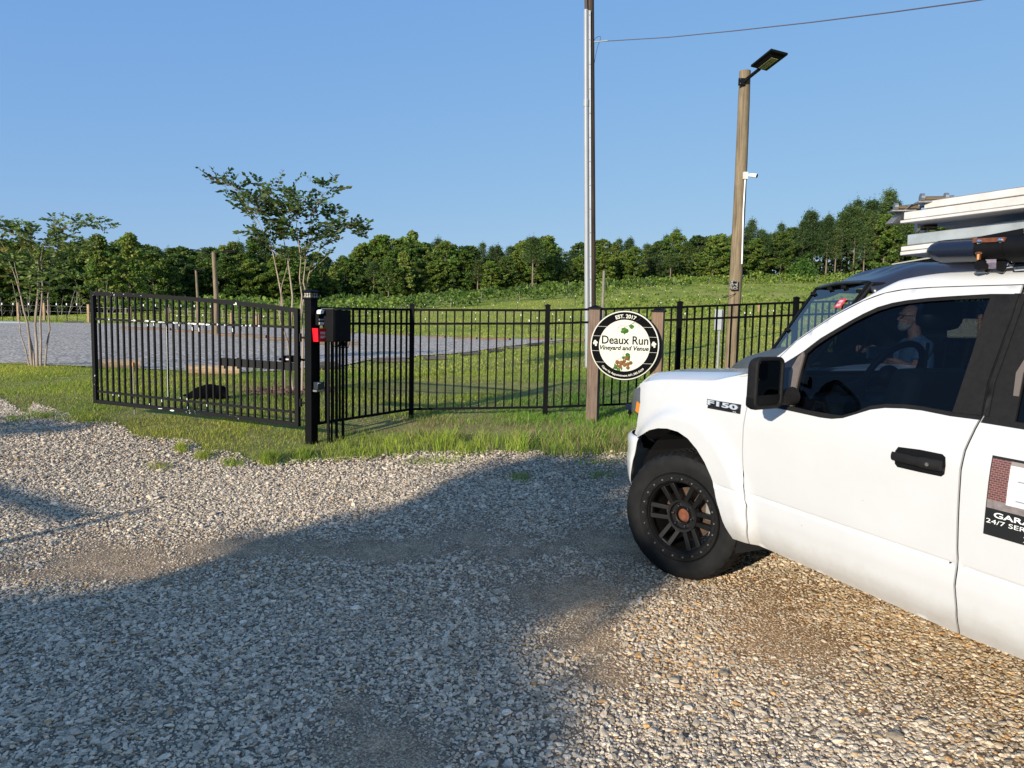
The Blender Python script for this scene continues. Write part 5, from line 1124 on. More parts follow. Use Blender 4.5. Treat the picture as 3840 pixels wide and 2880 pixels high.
lft = myrtle((130, 1374), 14.8,
    [(P22((68, 788), (60, 700), (45, 640), (30, 590), (15, 545)), .026), (P22((74, 790), (66, 730), (50, 660), (38, 600), (30, 560)), .02), (P22((80, 790), (78, 700), (82, 640), (84, 580), (80, 540)), .028), (P22((87, 790), (88, 690), (92, 620), (88, 560), (92, 530)), .024), (P22((94, 788), (106, 710), (104, 640), (110, 590), (112, 560)), .02), (P22((64, 788), (45, 725), (38, 660), (28, 610)), .016)],
    [(P22((15, 545), (0, 520), (-20, 495)), .008), (P22((30, 560), (50, 530), (62, 500), (50, 490)), .008), (P22((92, 530), (110, 510), (130, 495), (150, 490), (175, 480), (205, 480), (228, 493)), .009), (P22((80, 540), (60, 520), (35, 500), (10, 480)), .008), (P22((110, 510), (120, 490), (124, 478)), .006), (P22((92, 530), (135, 530), (160, 520), (185, 530)), .006)],
    [(8 * K, 482 * K, 40, 16, 44), (38 * K, 492 * K, 34, 18, 40), (-25 * K, 490 * K, 40, 20, 30), (65 * K, 500 * K, 36, 20, 40), (12 * K, 520 * K, 50, 20, 34), (90 * K, 520 * K, 50, 36, 86), (122 * K, 480 * K, 22, 9, 20), (140 * K, 508 * K, 46, 18, 46), (170 * K, 482 * K, 26, 10, 24), (200 * K, 480 * K, 34, 11, 32), (222 * K, 492 * K, 20, 9, 14), (160 * K, 528 * K, 44, 14, 26), (50 * K, 560 * K, 56, 44, 110), (95 * K, 570 * K, 60, 46, 150), (35 * K, 600 * K, 26, 26, 30), (110 * K, 610 * K, 40, 36, 70), (80 * K, 630 * K, 30, 26, 40)],
    'multi-stem crape myrtle at the far left on the grass edge', 57, .9)
# mulch round the nearer one
n = 2600; c0 = hit1(1085, 1470); a = rng.uniform(0, 6.283, n); r_ = np.sqrt(rng.random(n)) * .62; C_ = np.stack([c0[0] + r_ * np.cos(a) * 1.25, c0[1] + r_ * np.sin(a), np.zeros(n)], -1); C_[:, 2] = gz(C_[:, 0], C_[:, 1]) + .02 + .05 * (1 - r_) * rng.random(n)
o = quads(C_, rng.uniform(.03, .06, n), np.array([.22, .135, .085]) * rng.uniform(.5, 1.4, (n, 1)), 'mulch', simple('bark_mulch', (.20, .125, .08), .9, 0, .4, 30), None, 2.0, .5); tag(o, 'brown bark mulch round the foot of the nearer crape myrtle', 'mulch', kind='stuff')

# ------------------------------------------------------------------ black dog lying on the grass behind the gate
dgp = hit1(782, 1498); dog = empty('dog', dgp, rad(4), 'shaggy black dog lying on the grass behind the gate', 'dog'); kx = dgp[1] / 2662
m = MB(); m.ball((.02, .02, .115), (.19, .15, .125), 18, 12); m.ball((.16, .02, .105), (.13, .14, .12), 16, 10); m.ball((-.10, 0, .10), (.15, .12, .10), 16, 10)
m.ball((-.20, -.01, .075), (.09, .075, .07), 14, 8); m.tube([(-.17, .03, .08), (-.25, .035, .075), (-.36, .04, .055)], [.045, .028, .022], 10); m.ball((-.375, .04, .052), (.032, .024, .022), 10, 6)
m.tube([(-.12, -.07, .05), (-.20, -.08, .035), (-.28, -.08, .03)], [.045, .028, .022], 10); m.ball((-.295, -.08, .027), (.03, .023, .02), 10, 6)
m.ball((.24, -.03, .10), (.075, .07, .065), 12, 8); m.ball((.285, -.075, .075), (.045, .036, .034), 10, 6); m.tube([(.10, .10, .06), (.20, .15, .03), (.29, .16, .02)], [.03, .02, .012], 8)
M_fur = simple('black_fur', (.0025, .0025, .003), .9, 0, .3, 40, spec=.05); bd = m.build('body', M_fur, dog); remesh(bd, .012, 6)
MB().prism([(.215, .155), (.245, .15), (.25, .10), (.225, .09)], -.085, -.07).build('ear', M_fur, dog); MB().prism([(.225, .16), (.255, .15), (.26, .11), (.235, .10)], .02, .035).build('ear', M_fur, dog)
n = 2600; a = rng.uniform(0, 6.283, n); t = rng.uniform(-1, 1, n); b0 = np.stack([.04 + .24 * t, .135 * np.cos(a) * np.sqrt(1 - t * t * .8), .105 + .115 * np.sin(a) * np.sqrt(1 - t * t * .8)], -1)
d_ = b0 - np.array([.04, 0, .12]); d_ /= np.linalg.norm(d_, axis=1)[:, None]; d_ = d_ * .5 + np.array([.25, 0, -.5]) + rng.normal(size=(n, 3)) * .25; ln = rng.uniform(.02, .05, (n, 1)); wv = np.cross(d_, rng.normal(size=(n, 3))); wv = wv / np.linalg.norm(wv, axis=1)[:, None] * .0022
V = np.stack([b0 - wv, b0 + wv, b0 + d_ * ln], 1).reshape(-1, 3); V[:, 2] = np.maximum(V[:, 2], .005); f = np_mesh('fur', V, np.arange(n * 3).reshape(-1, 3), M_fur, 3, parent=dog); f['kind'] = 'stuff'
# ================================================================== THE WHITE PICKUP TRUCK
vp_ = ray(676, 1125); TA = -vp_ / np.linalg.norm(vp_); TN = np.array([-TA[1], TA[0], 0]); TN /= np.linalg.norm(TN); TU = np.cross(TA, TN)
TO = at(2548, 1938, 4.5) - TU * .42                 # front wheel on the ground; axes: rearward, inboard (to the right side), up
truck = empty('pickup_truck', (0, 0, 0), 0, 'white pickup truck with black wheels, tinted windows and a loaded roof rack', 'pickup truck')
truck.matrix_world = Matrix(((TA[0], TN[0], TU[0], TO[0]), (TA[1], TN[1], TU[1], TO[1]), (TA[2], TN[2], TU[2], TO[2]), (0, 0, 0, 1)))
TWD = 2.0
def tuv(x, y, w=0.0):
    d = ray(x, y); o = CAMP - (TO + TN * w); t = -(o @ TN) / (d @ TN); p = o + d * t; return float(p @ TA), float(p @ TU)
def cubic(xs, ys):
    xs = np.array(xs, float); ys = np.array(ys, float); n = len(xs); h = np.diff(xs); dl = np.diff(ys) / h; m = np.zeros(n); m[0] = dl[0]; m[-1] = dl[-1]
    for i in range(1, n - 1): m[i] = 0 if dl[i - 1] * dl[i] <= 0 else 2 * dl[i - 1] * dl[i] / (dl[i - 1] + dl[i])
    def f(x):
        x = min(max(x, xs[0]), xs[-1]); i = int(min(max(np.searchsorted(xs, x) - 1, 0), n - 2)); t = (x - xs[i]) / h[i]
        return (2 * t**3 - 3 * t * t + 1) * ys[i] + (t**3 - 2 * t * t + t) * h[i] * m[i] + (-2 * t**3 + 3 * t * t) * ys[i + 1] + (t**3 - t * t) * h[i] * m[i + 1]
    return f
_prof = cubic([.38, .425, .45, .48, .52, .58, .64, .69, .7065, .7105, .7185, .7225, .80, .95, 1.10, 1.22, 1.28, 1.33, 1.45, 1.60, 1.75, 1.85, 1.90, 1.94, 1.97],
              [.075, .06, .045, .032, .018, .008, .000, .002, .0035, .016, .018, .010, .004, 0, .002, .014, .026, .045, .080, .125, .170, .205, .235, .28, .34])
def sm(t): t = min(max(t, 0), 1); return t * t * (3 - 2 * t)
def W(u, v):
    w_ = _prof(v)
    if u < -.42:
        t = min((-.42 - u) / .46, .995); w_ += .34 * (1 - math.sqrt(1 - t * t))
    for uc in (0.0, 3.68):
        r = math.hypot(u - uc, (v - .45) * .93)
        if r < .9 and v > .3: w_ -= .042 * (1 - sm((r - .575) / .075))
    return w_
def tr(pts, Wf=None, off=0):
    out = []
    for (x, y) in pts:
        w_ = 0.0
        for _ in range(6): u, v = tuv(x, y, w_); w_ = W(u, v) + off
        out.append((u, v))
    return out
def inside(p, poly):
    c = False; x, y = p; j = len(poly) - 1
    for i in range(len(poly)):
        xi, yi = poly[i]; xj, yj = poly[j]
        if (yi > y) != (yj > y) and x < (xj - xi) * (y - yi) / (yj - yi) + xi: c = not c
        j = i
    return c
def resamp(poly, st):
    out = []
    for i in range(len(poly)):
        a, b = poly[i], poly[(i + 1) % len(poly)]; L = math.hypot(b[0] - a[0], b[1] - a[1])
        if L < 1e-5: continue
        k = max(1, int(math.ceil(L / st)))
        for j in range(k): out.append((a[0] + (b[0] - a[0]) * j / k, a[1] + (b[1] - a[1]) * j / k))
    return out
def smooth_poly(pts, it=1, keep=()):
    for _ in range(it):
        out = []
        for i, p in enumerate(pts):
            q = pts[(i + 1) % len(pts)]; out += [(p[0] * .75 + q[0] * .25, p[1] * .75 + q[1] * .25), (p[0] * .25 + q[0] * .75, p[1] * .25 + q[1] * .75)]
        pts = out
    return pts
def panel(name, outline, mat, parent, off=0.0, holes=(), step=.04, skirt=.022, Wf=None, side=0, vstep=None, edge_in=0.0):
    skirt = min(skirt, .010) if mat is M_paint else skirt
    """a body panel cut to an outline (rear-distance, height) and laid on the curved side of the truck; side 1 = right-hand side"""
    Wf = Wf or W; loops = [resamp(outline, step)] + [resamp(h, step) for h in holes]; vs = []; es = []
    for L in loops:
        b = len(vs); vs += [Vector(p) for p in L]; es += [(b + i, b + (i + 1) % len(L)) for i in range(len(L))]
    us_ = [p[0] for p in outline]; vv = [p[1] for p in outline]; vstep = vstep or step
    bnd = np.array([tuple(v) for v in vs])
    for i, u in enumerate(np.arange(min(us_), max(us_), step)):
        rows_ = list(np.arange(min(vv), max(vv), vstep)) + ([.690, .699, .7065, .7105, .7145, .7185, .7225, .731, .740] if (mat is M_paint and min(vv) < .7) else [])
        for v in rows_:
            p = (u, v)
            if inside(p, outline) and not any(inside(p, h) for h in holes):
                if np.min(np.abs(bnd[:, 0] - u) + np.abs(bnd[:, 1] - v)) > min(step, vstep) * .55: vs.append(Vector(p))
    r = geometry.delaunay_2d_cdt(vs, es, [], 0, 1e-6); V2 = r[0]; F = []
    for f in r[2]:
        c = (sum(V2[i][0] for i in f) / 3, sum(V2[i][1] for i in f) / 3)
        if inside(c, outline) and not any(inside(c, h) for h in holes): F.append(tuple(f))
    sg = -1 if side else 1
    def P3(u, v, d=0): w_ = Wf(u, v) + off + d; return (u, w_ if not side else TWD - w_, v)
    verts = [P3(p[0], p[1]) for p in V2]; faces = []
    for f in F:
        a, b, c = (V2[i] for i in f); cr = (b[0] - a[0]) * (c[1] - a[1]) - (b[1] - a[1]) * (c[0] - a[0]); f = f if cr > 0 else f[::-1]; faces.append(f if not side else f[::-1])
    cnt = {}
    for f in faces:
        for i in range(3): e = (f[i], f[(i + 1) % 3]); cnt[e] = 1
    nsm = len(faces)
    if skirt:
        mp = {}
        for (i, j) in list(cnt):
            if (j, i) in cnt: continue
            q = []
            for k_ in (i, j):
                if k_ not in mp:
                    p = V2[k_]; mp[k_] = (len(verts), len(verts) + 1); verts.append(P3(p[0], p[1])); verts.append(P3(p[0], p[1], skirt))
                q.append(mp[k_])
            faces.append((q[1][0], q[0][0], q[0][1], q[1][1]))
    me = bpy.data.meshes.new(name); me.from_pydata(verts, [], faces); me.materials.append(mat)
    sm_ = np.zeros(len(me.polygons), bool); sm_[:nsm] = True; me.polygons.foreach_set('use_smooth', sm_); me.update()
    o = bpy.data.objects.new(name, me); COL.objects.link(o); o.parent = parent; return o

def paint():
    m, nt, b = new_mat('white_car_paint'); b.inputs['Roughness'].default_value = .38; b.inputs['Coat Weight'].default_value = .8; b.inputs['Coat Roughness'].default_value = .03
    v = coord(nt); n = noise(nt, v, 2.2, 5, .6); r = ramp(nt, n.outputs['Fac'], [(.3, (.565, .56, .545)), (.7, (.60, .60, .585))])
    sp = N(nt, 'ShaderNodeTexVoronoi'); sp.inputs['Scale'].default_value = 7; nt.links.new(v, sp.inputs['Vector']); rs_ = ramp(nt, sp.outputs['Distance'], [(.010, (.25, .17, .12)), (.022, (1, 1, 1))])
    c = mixc(nt, .8, r.outputs[0], rs_.outputs[0], 'MULTIPLY')
    sx = N(nt, 'ShaderNodeSeparateXYZ'); nt.links.new(v, sx.inputs[0]); dn = noise(nt, v, 12, 6, .7)
    ma = N(nt, 'ShaderNodeMath', operation='MULTIPLY_ADD'); nt.links.new(dn.outputs['Fac'], ma.inputs[0]); ma.inputs[1].default_value = .18; nt.links.new(sx.outputs['Z'], ma.inputs[2])
    rd = ramp(nt, ma.outputs[0], [(.50, (.62, .55, .46)), (.66, (1, 1, 1))]); c = mixc(nt, .55, c, rd.outputs[0], 'MULTIPLY')
    nt.links.new(c, b.inputs['Base Color']); return m
M_paint = paint()
M_glass = glassy('tinted_window_glass', (.22, .29, .37), 0, .5, 1.55); M_clear = glassy('clear_windshield', (.82, .86, .88), 0, .8, 1.5)
M_int = simple('dark_cab_interior', (.008, .008, .009), .8, 0, .2, 8)
def both(fn):
    for s_ in (0, 1): fn(s_)

# outlines traced on the near side
fd_l = [Z6(*p) for p in [(945, 1363), (925, 1240), (914, 1100), (917, 1020), (900, 850), (896, 700), (902, 560), (920, 450), (936, 388), (960, 300), (1010, 200)]]
D_front = tr(fd_l)
D_cut = tr([(3840, 1040), (3823, 1100), (3752, 1297), (3703, 1432), (3679, 1557), (3664, 1583), (3640, 1630), (3613, 1689), (3597, 1760), (3589, 1890), (3584, 2053), (3583, 2131), (3574, 2196), (3581, 2281), (3584, 2333), (3591, 2375)])
D_top = tr([(2925, 1340), (2987, 1280), (3060, 1230), (3128, 1186), (3237, 1130), (3320, 1100), (3399, 1086), (3500, 1079), (3616, 1075), (3833, 1069)])
WIN = tr([Z5(*p) for p in [(690, 1135), (745, 1092), (800, 1050), (1000, 932), (1100, 878), (1200, 832), (1300, 803), (1400, 785), (1550, 768), (1700, 757), (1980, 741), (2184, 741), (2128, 920), (2055, 1100), (1964, 1350), (1917, 1580), (1900, 1613), (1700, 1587), (1500, 1547), (1380, 1534), (1250, 1530), (1150, 1542), (1050, 1573), (960, 1600), (880, 1606), (800, 1596), (600, 1552), (470, 1525), (380, 1508), (400, 1380), (520, 1240), (620, 1180)]])
GLS = tr([Z5(*p) for p in [(700, 1158), (760, 1105), (850, 1045), (1020, 944), (1110, 898), (1200, 858), (1300, 828), (1400, 808), (1550, 792), (1700, 782), (1975, 770), (1940, 860), (1850, 1150), (1760, 1420), (1712, 1560), (1500, 1520), (1380, 1505), (1250, 1502), (1140, 1516), (1040, 1558), (940, 1584), (860, 1572), (700, 1545), (612, 1522), (640, 1400), (672, 1250)]])
PIL = tr([Z5(*p) for p in [(1988, 748), (2178, 745), (2120, 920), (2048, 1100), (1958, 1350), (1912, 1580), (1716, 1560), (1764, 1420), (1854, 1150), (1944, 860)]])
STRIP = tr([Z5(*p) for p in [(688, 1142), (650, 1180), (592, 1282), (574, 1510), (606, 1518), (650, 1330), (692, 1170)]])
SAIL = tr([Z5(*p) for p in [(640, 1178), (588, 1280), (570, 1508), (400, 1500), (420, 1380), (525, 1235)]])
bot_f = D_front[0]; door_out = D_front + [D_top[0]] + D_top[1:] + D_cut[1:]
door_out = [p for p in D_front] + D_top + D_cut[1:]
def mk_side(s_):
    lab = None if s_ == 0 else None
    d = panel('front_door', door_out, M_paint, truck, holes=[WIN], step=.04, vstep=.022, side=s_)
    panel('door_inner_shell', [(u, v) for u, v in door_out], M_int, d, off=.04, holes=[GLS], step=.09, skirt=0, side=s_)
    panel('window_surround', WIN, M_matte, d, off=.006, holes=[GLS], step=.05, skirt=.02, side=s_)
    panel('pillar_trim', PIL, M_matte, d, off=-.001, step=.08, skirt=.01, side=s_)
    panel('corner_trim', STRIP, simple('sunlit_grey_trim', (.13, .105, .088), .6, 0, .15, 30), d, off=-.004, step=.06, skirt=.01, side=s_)  # sunlight on the matte trim is put into its lighter grey
    panel('sail_panel', SAIL, simple('gloss_black_sail', (.012, .014, .02), .12), d, off=.002, step=.08, skirt=.004, side=s_)
    panel('window_glass', GLS, M_glass, d, off=.017, step=.1, skirt=0, side=s_)
    return d
def gap_shade(s_):
    for cut in (D_front, [q for q in D_cut if q[1] < 1.9][::-1]):
        pl = [(u - .035, v) for u, v in cut] + [(u + .035, v) for u, v in cut][::-1]
        panel('gap_shade_strip', pl, M_int, truck, off=.012, step=.06, skirt=0, side=s_)  # dark strip behind each door cut stands in for shade in the gap
both(gap_shade)
doorL = mk_side(0); doorR = mk_side(1)
for s_ in (0, 1):
    cu_ = [q for q in D_cut if 1.325 < q[1] < 1.86]
    panel('pillar_edge', [(u - .018, v) for u, v in cu_] + [(u + .0005, v) for u, v in cu_][::-1], M_matte, truck, off=-.0025, step=.05, skirt=.02, side=s_)
    panel('pillar_edge', [(u + .0105, v) for u, v in cu_] + [(u + .03, v) for u, v in cu_][::-1], M_matte, truck, off=-.0025, step=.05, skirt=.02, side=s_)
# fender
ARCH = [(-.472, .852), (-.40, .89), (-.32, .935), (-.22, .966), (-.12, .98), (-.01, .978), (.09, .952), (.18, .90), (.255, .835), (.315, .76), (.36, .68), (.40, .58), (.435, .48), (.47, .418)]
gapf = [(u - .008, v) for u, v in D_front]
vtop_ = cubic([-.9, -.7, -.55, -.49, -.31, -.1, .17, .3, .45, .6], [1.12, 1.18, 1.225, 1.245, 1.275, 1.295, 1.318, 1.352, 1.39, 1.42])
FEND = [(-.472, .852), (-.565, .868), (-.535, .92), (-.52, 1.0), (-.50, 1.10), (-.52, 1.19), (-.545, 1.225), (-.49, 1.246)] + [(u, vtop_(u)) for u in (-.4, -.31, -.2, -.1, .03, .17, .24, .3, .38, .45)]
g9 = [p for p in gapf if p[1] < 1.41]; FEND += g9[::-1] + [(.47, .418)] + ARCH[::-1][1:-1]
both(lambda s_: panel('front_fender', FEND, M_paint, truck, step=.04, vstep=.024, side=s_))
HL = [(-.522, 1.04), (-.507, 1.10), (-.527, 1.17), (-.552, 1.195), (-.70, 1.17), (-.84, 1.13), (-.845, 1.0), (-.70, 1.0)]
def hl(s_):
    o = panel('headlight', HL, simple('smoked_headlight', (.10, .11, .12), .12), truck, off=.006, step=.05, side=s_)
    panel('orange_marker', [(-.528, 1.02), (-.515, 1.09), (-.56, 1.10), (-.575, 1.03)], simple('orange_reflector', (.9, .25, .02), .25), o, off=.002, step=.05, side=s_)
both(hl)
# bumper and nose
m = MB(); plan = [(-.49, .03), (-.56, .022), (-.63, .030), (-.69, .055), (-.77, .12), (-.86, .27), (-.93, .5), (-.955, .8), (-.96, 1.0)]; plan = plan + [(u, TWD - w_) for u, w_ in plan[::-1][1:]]
prof = [(.47, .05), (.50, .008), (.61, -.006), (.70, -.014), (.715, -.004), (.80, -.012), (.845, -.012), (.862, .02)]
vs = []; 
for k, (u, w_) in enumerate(plan):
    a, b = plan[max(k - 1, 0)], plan[min(k + 1, len(plan) - 1)]; t_ = Vector((b[0] - a[0], b[1] - a[1])).normalized(); n_ = Vector((t_[1], -t_[0]))
    for v, ins in prof:
        us0 = float(np.interp(v, [.47, .50, .61, .73, .86], [-.62, -.60, -.55, -.52, -.475])); uu_ = min(u, us0); w1_ = w_ - (.03 * sm((uu_ + .66) / .12)); w1_ = w1_ if w_ < 1 else w_ + (.03 * sm((uu_ + .66) / .12))
        vs.append((uu_ + n_[0] * ins * (uu_ < -.64), w1_ + n_[1] * ins, v))
K_ = len(prof); fs = [(k * K_ + j, k * K_ + j + 1, (k + 1) * K_ + j + 1, (k + 1) * K_ + j) for k in range(len(plan) - 1) for j in range(K_ - 1)]
bo = mesh_obj('front_bumper', vs, fs, M_paint, truck, True); so = bo.modifiers.new('thick', 'SOLIDIFY'); so.thickness = .012; ss = bo.modifiers.new('sub', 'SUBSURF'); ss.levels = 1; ss.render_levels = 1
gr = MB(); gr.box((-.86, 1.0, .95), (.04, 1.42, .44)); 
for k in range(6): gr.box((-.885, 1.0, .78 + k * .07), (.02, 1.36, .03))
gr.build('grille', M_dark, truck, bevel=.01)
MB().box((-.74, 1.0, .74), (.22, 1.4, .08)).build('nose_filler', M_dark, truck); MB().box((-.70, 1.0, 1.12), (.30, 1.2, .12)).build('radiator_support', M_int, truck)
# hood
h0 = cubic([-.92, -.86, -.78, -.66, -.45, 0, .4, .62], [1.18, 1.235, 1.272, 1.298, 1.322, 1.36, 1.395, 1.41])
us_ = np.linspace(-.90, .60, 34); ws_ = np.concatenate([np.linspace(.055, .30, 12), np.linspace(.36, 1.64, 14), np.linspace(1.70, TWD - .055, 12)]); vs = []
for u in us_:
    inn = .34 * (1 - math.sqrt(1 - min((-.42 - u) / .5, .99) ** 2)) if u < -.42 else 0
    for w_ in ws_:
        we = .055 + inn; w2 = we + (w_ - .055) * (TWD - 2 * we) / (TWD - .11); d_ = min(w2 - we, TWD - we - w2); s_ = min(1, d_ / .20)
        e_h = vtop_(u) + .004 - .006 * (1 - s_); z = e_h + (h0(u) - e_h) * math.sin(s_ * math.pi / 2); z += .016 * sm((d_ - .24) / .10) * sm((u + .85) / .3)
        vs.append((u, w2, z))
nw = len(ws_); fs = [(i * nw + j, (i + 1) * nw + j, (i + 1) * nw + j + 1, i * nw + j + 1) for i in range(len(us_) - 1) for j in range(nw - 1)]
hd = mesh_obj('hood', vs, fs, M_paint, truck, True); so = hd.modifiers.new('thick', 'SOLIDIFY'); so.thickness = .012; so.offset = 1 if False else -1
cw = MB(); cw.box((.56, 1.0, 1.36), (.24, 1.86, .06)); cw.build('cowl_panel', M_dark, truck, bevel=.01)
# cab pillars, roof and windshield
gap_u = cubic([p[0] for p in D_top], [p[1] for p in D_top]); g0u, g1u = D_top[0][0], D_top[-1][0]
sil = cubic([.50, .61, .80, 1.04, 1.16, 1.27, 1.45, 1.74, 2.9], [1.40, 1.49, 1.64, 1.80, 1.875, 1.922, 1.948, 1.955, 1.95]); silw = cubic([.5, .61, .8, 1.04, 1.16, 1.27, 1.45, 1.74, 2.9], [.09, .10, .12, .15, .20, .25, .30, .35, .35])
def gapv(u): return gap_u(u) if u < g1u else gap_u(g1u)
us_ = np.concatenate([np.linspace(.50, 1.5, 40), np.linspace(1.55, 2.75, 14)])
def pillar(s_):
    vs = []; R_ = 7
    for u in us_:
        vg = (gapv(u) if u > g0u else gap_u(g0u) - (g0u - u) * .8) + .004; wg = W(u, vg); vS, wS = sil(u), silw(u); vS = max(vS, vg + .012); wS = max(wS, wg + .03)
        for k in range(R_):
            t = k / (R_ - 1); a = t * math.pi / 2; w_ = wg + (wS - wg) * (1 - math.cos(a)) ; v = vg + (vS - vg) * math.sin(a); vs.append((u, w_, v))
        vs.append((u, wS + .05, vS - (.03 if u < 1.15 else -.003)))
    n = R_ + 1; fs = [(i * n + j, (i + 1) * n + j, (i + 1) * n + j + 1, i * n + j + 1) for i in range(len(us_) - 1) for j in range(n - 1)]
    if s_: vs = [(a, TWD - b, c) for a, b, c in vs]; fs = [f[::-1] for f in fs]
    mesh_obj('roof_rail', vs, fs, M_paint, truck, True)
    # dark seam just inside the door gap
    pts = [(u, W(u, gapv(u)) + .018 if not s_ else TWD - W(u, gapv(u)) - .018, gapv(u)) for u in us_ if u > g0u]; MB().tube(pts, .010, 6).build('door_seal', M_int, truck)
both(pillar)
ur = np.linspace(1.2, 2.75, 20); wr = np.linspace(0, 1, 17); vs = []
for u in ur:
    a = silw(u) + .05
    for t in wr:
        w_ = a + (TWD - 2 * a) * t; vs.append((u, w_, sil(u) + .003 + .006 * (1 - (2 * t - 1) ** 2)))
n = len(wr); rf_ = mesh_obj('roof_panel', vs, [(i * n + j, (i + 1) * n + j, (i + 1) * n + j + 1, i * n + j + 1) for i in range(len(ur) - 1) for j in range(n - 1)], M_paint, truck, True); so = rf_.modifiers.new('thick', 'SOLIDIFY'); so.thickness = .02; so.offset = -1
mesh_obj('headliner', [(a, b, c - .05) for a, b, c in vs], [(i * n + j, i * n + j + 1, (i + 1) * n + j + 1, (i + 1) * n + j) for i in range(len(ur) - 1) for j in range(n - 1)], M_int, truck, True)
vs = []
for i in range(9):
    t = i / 8
    for j in range(13):
        q = j / 12; s2 = 1 - (2 * q - 1) ** 2; a0 = .14 + .10 * t; w_ = a0 + (TWD - 2 * a0) * q; u = .60 + (1.24 - .60) * t - .10 * s2 * (1 - t) - .02 * s2 * t; v = 1.38 + (sil(1.22) - 1.40) * (t ** .97) - .01; vs.append((u, w_, v))
mesh_obj('windshield', vs, [(i * 13 + j, (i + 1) * 13 + j, (i + 1) * 13 + j + 1, i * 13 + j + 1) for i in range(8) for j in range(12)], M_clear, truck, True)
# rear door (only its front part is in the picture), bed side, rear wheel arch
RD = [(u + .011, v) for u, v in D_cut if v < 1.88][::-1]
RD = RD + [(2.0, gapv(1.9)), (2.70, gapv(1.9) - .01), (2.74, 1.6), (2.72, 1.30), (2.70, .44)]
rw_front = [(u + .0118, v) for u, v in D_cut if 1.315 < v < 1.90]
RW = rw_front + [(2.2, 1.315), (2.62, 1.32), (2.66, 1.55), (2.6, 1.80), (2.0, 1.815)]
RG = tr([Z5(*p) for p in [(2212, 1290), (2178, 1450), (2142, 1625)]]); RG = [(RG[0][0] + .08, 1.79), (RG[0][0], RG[0][1]), RG[1], RG[2], (2.25, 1.335), (2.58, 1.34), (2.60, 1.55), (2.55, 1.775)]
def rd(s_):
    d = panel('rear_door', RD, M_paint, truck, holes=[RW], step=.05, vstep=.024, side=s_)
    panel('window_surround', RW, M_matte, d, off=.005, holes=[RG], step=.07, side=s_); panel('window_glass', RG, M_glass, d, off=.015, step=.1, skirt=0, side=s_)
    panel('door_inner_shell', RD, M_int, d, off=.045, holes=[RG], step=.12, skirt=0, side=s_)
    st = [(RG[1][0] - .022, RG[1][1]), (RG[2][0] - .022, RG[2][1]), (RG[3 - 0][0] - .0, RG[2][1] - .0), (RG[1][0] - .002, RG[1][1])]
    panel('corner_trim', [(RG[0][0] - .03, 1.79), (RG[1][0] - .03, RG[1][1]), (RG[2][0] - .022, RG[2][1] - .0), (RG[2][0] - .002, RG[2][1]), (RG[1][0] - .004, RG[1][1]), (RG[0][0] - .004, 1.79)], simple('sunlit_grey_trim', (.13, .105, .088), .6), d, off=.0, step=.06, skirt=.01, side=s_)  # same sun-brightened trim colour on the rear door
    arc = [(3.68 + .50 * math.cos(t), .45 + .53 * math.sin(t)) for t in np.linspace(math.pi, 0, 20)]
    panel('bed_side', [(2.76, .45)] + arc + [(4.74, .50), (4.78, 1.30), (4.74, 1.34), (2.76, 1.34)], M_paint, truck, step=.06, vstep=.03, side=s_)
both(rd)
MB().box((2.75, 1.0, 1.62), (.03, 1.7, .55)).build('rear_window', simple('black_glass', (.01, .012, .015), .08), truck)
MB().box((3.75, 1.0, .78), (1.95, 1.8, .05)).box((4.75, 1.0, 1.02), (.05, 1.85, .62)).box((2.80, 1.0, 1.02), (.04, 1.85, .62)).build('cargo_bed', M_paint, truck)
MB().box((4.86, 1.0, .62), (.12, 1.95, .18)).build('rear_bumper', M_chrome, truck, bevel=.03)
# underbody, wheel houses
MB().box((2.0, 1.0, .50), (2.5, 1.75, .14)).box((1.9, .45, .42), (4.8, .12, .12)).box((1.9, 1.55, .42), (4.8, .12, .12)).box((0.1, 1.0, .55), (1.0, .9, .3)).build('chassis', M_int, truck)
for s_ in (0, 1):
    for uc in (0, 3.68):
        m = MB(); k = 16; vs = []
        for i in range(k + 1):
            t = math.pi * (1.08 - 1.16 * i / k); vs += [(uc + .50 * math.cos(t), .03 if not s_ else TWD - .03, .46 + .52 * math.sin(t)), (uc + .50 * math.cos(t), .62 if not s_ else TWD - .62, .46 + .52 * math.sin(t))]
        m.add(vs, [(2 * i, 2 * i + 1, 2 * i + 3, 2 * i + 2) for i in range(k)]); m.add([(uc - .55, .62 if not s_ else TWD - .62, .3), (uc + .55, .62 if not s_ else TWD - .62, .3), (uc + .55, .62 if not s_ else TWD - .62, 1.0), (uc - .55, .62 if not s_ else TWD - .62, 1.0)], [(0, 1, 2, 3)])
        m.build('wheel_liner', M_int, truck)
m = MB(); m.tube([(.1, .3, .42), (.25, 1.0, .4), (.1, 1.7, .42)], .03, 8); m.tube([(0, .34, .35), (-.02, .36, .95)], .05, 10); m.build('suspension', M_steel, truck)

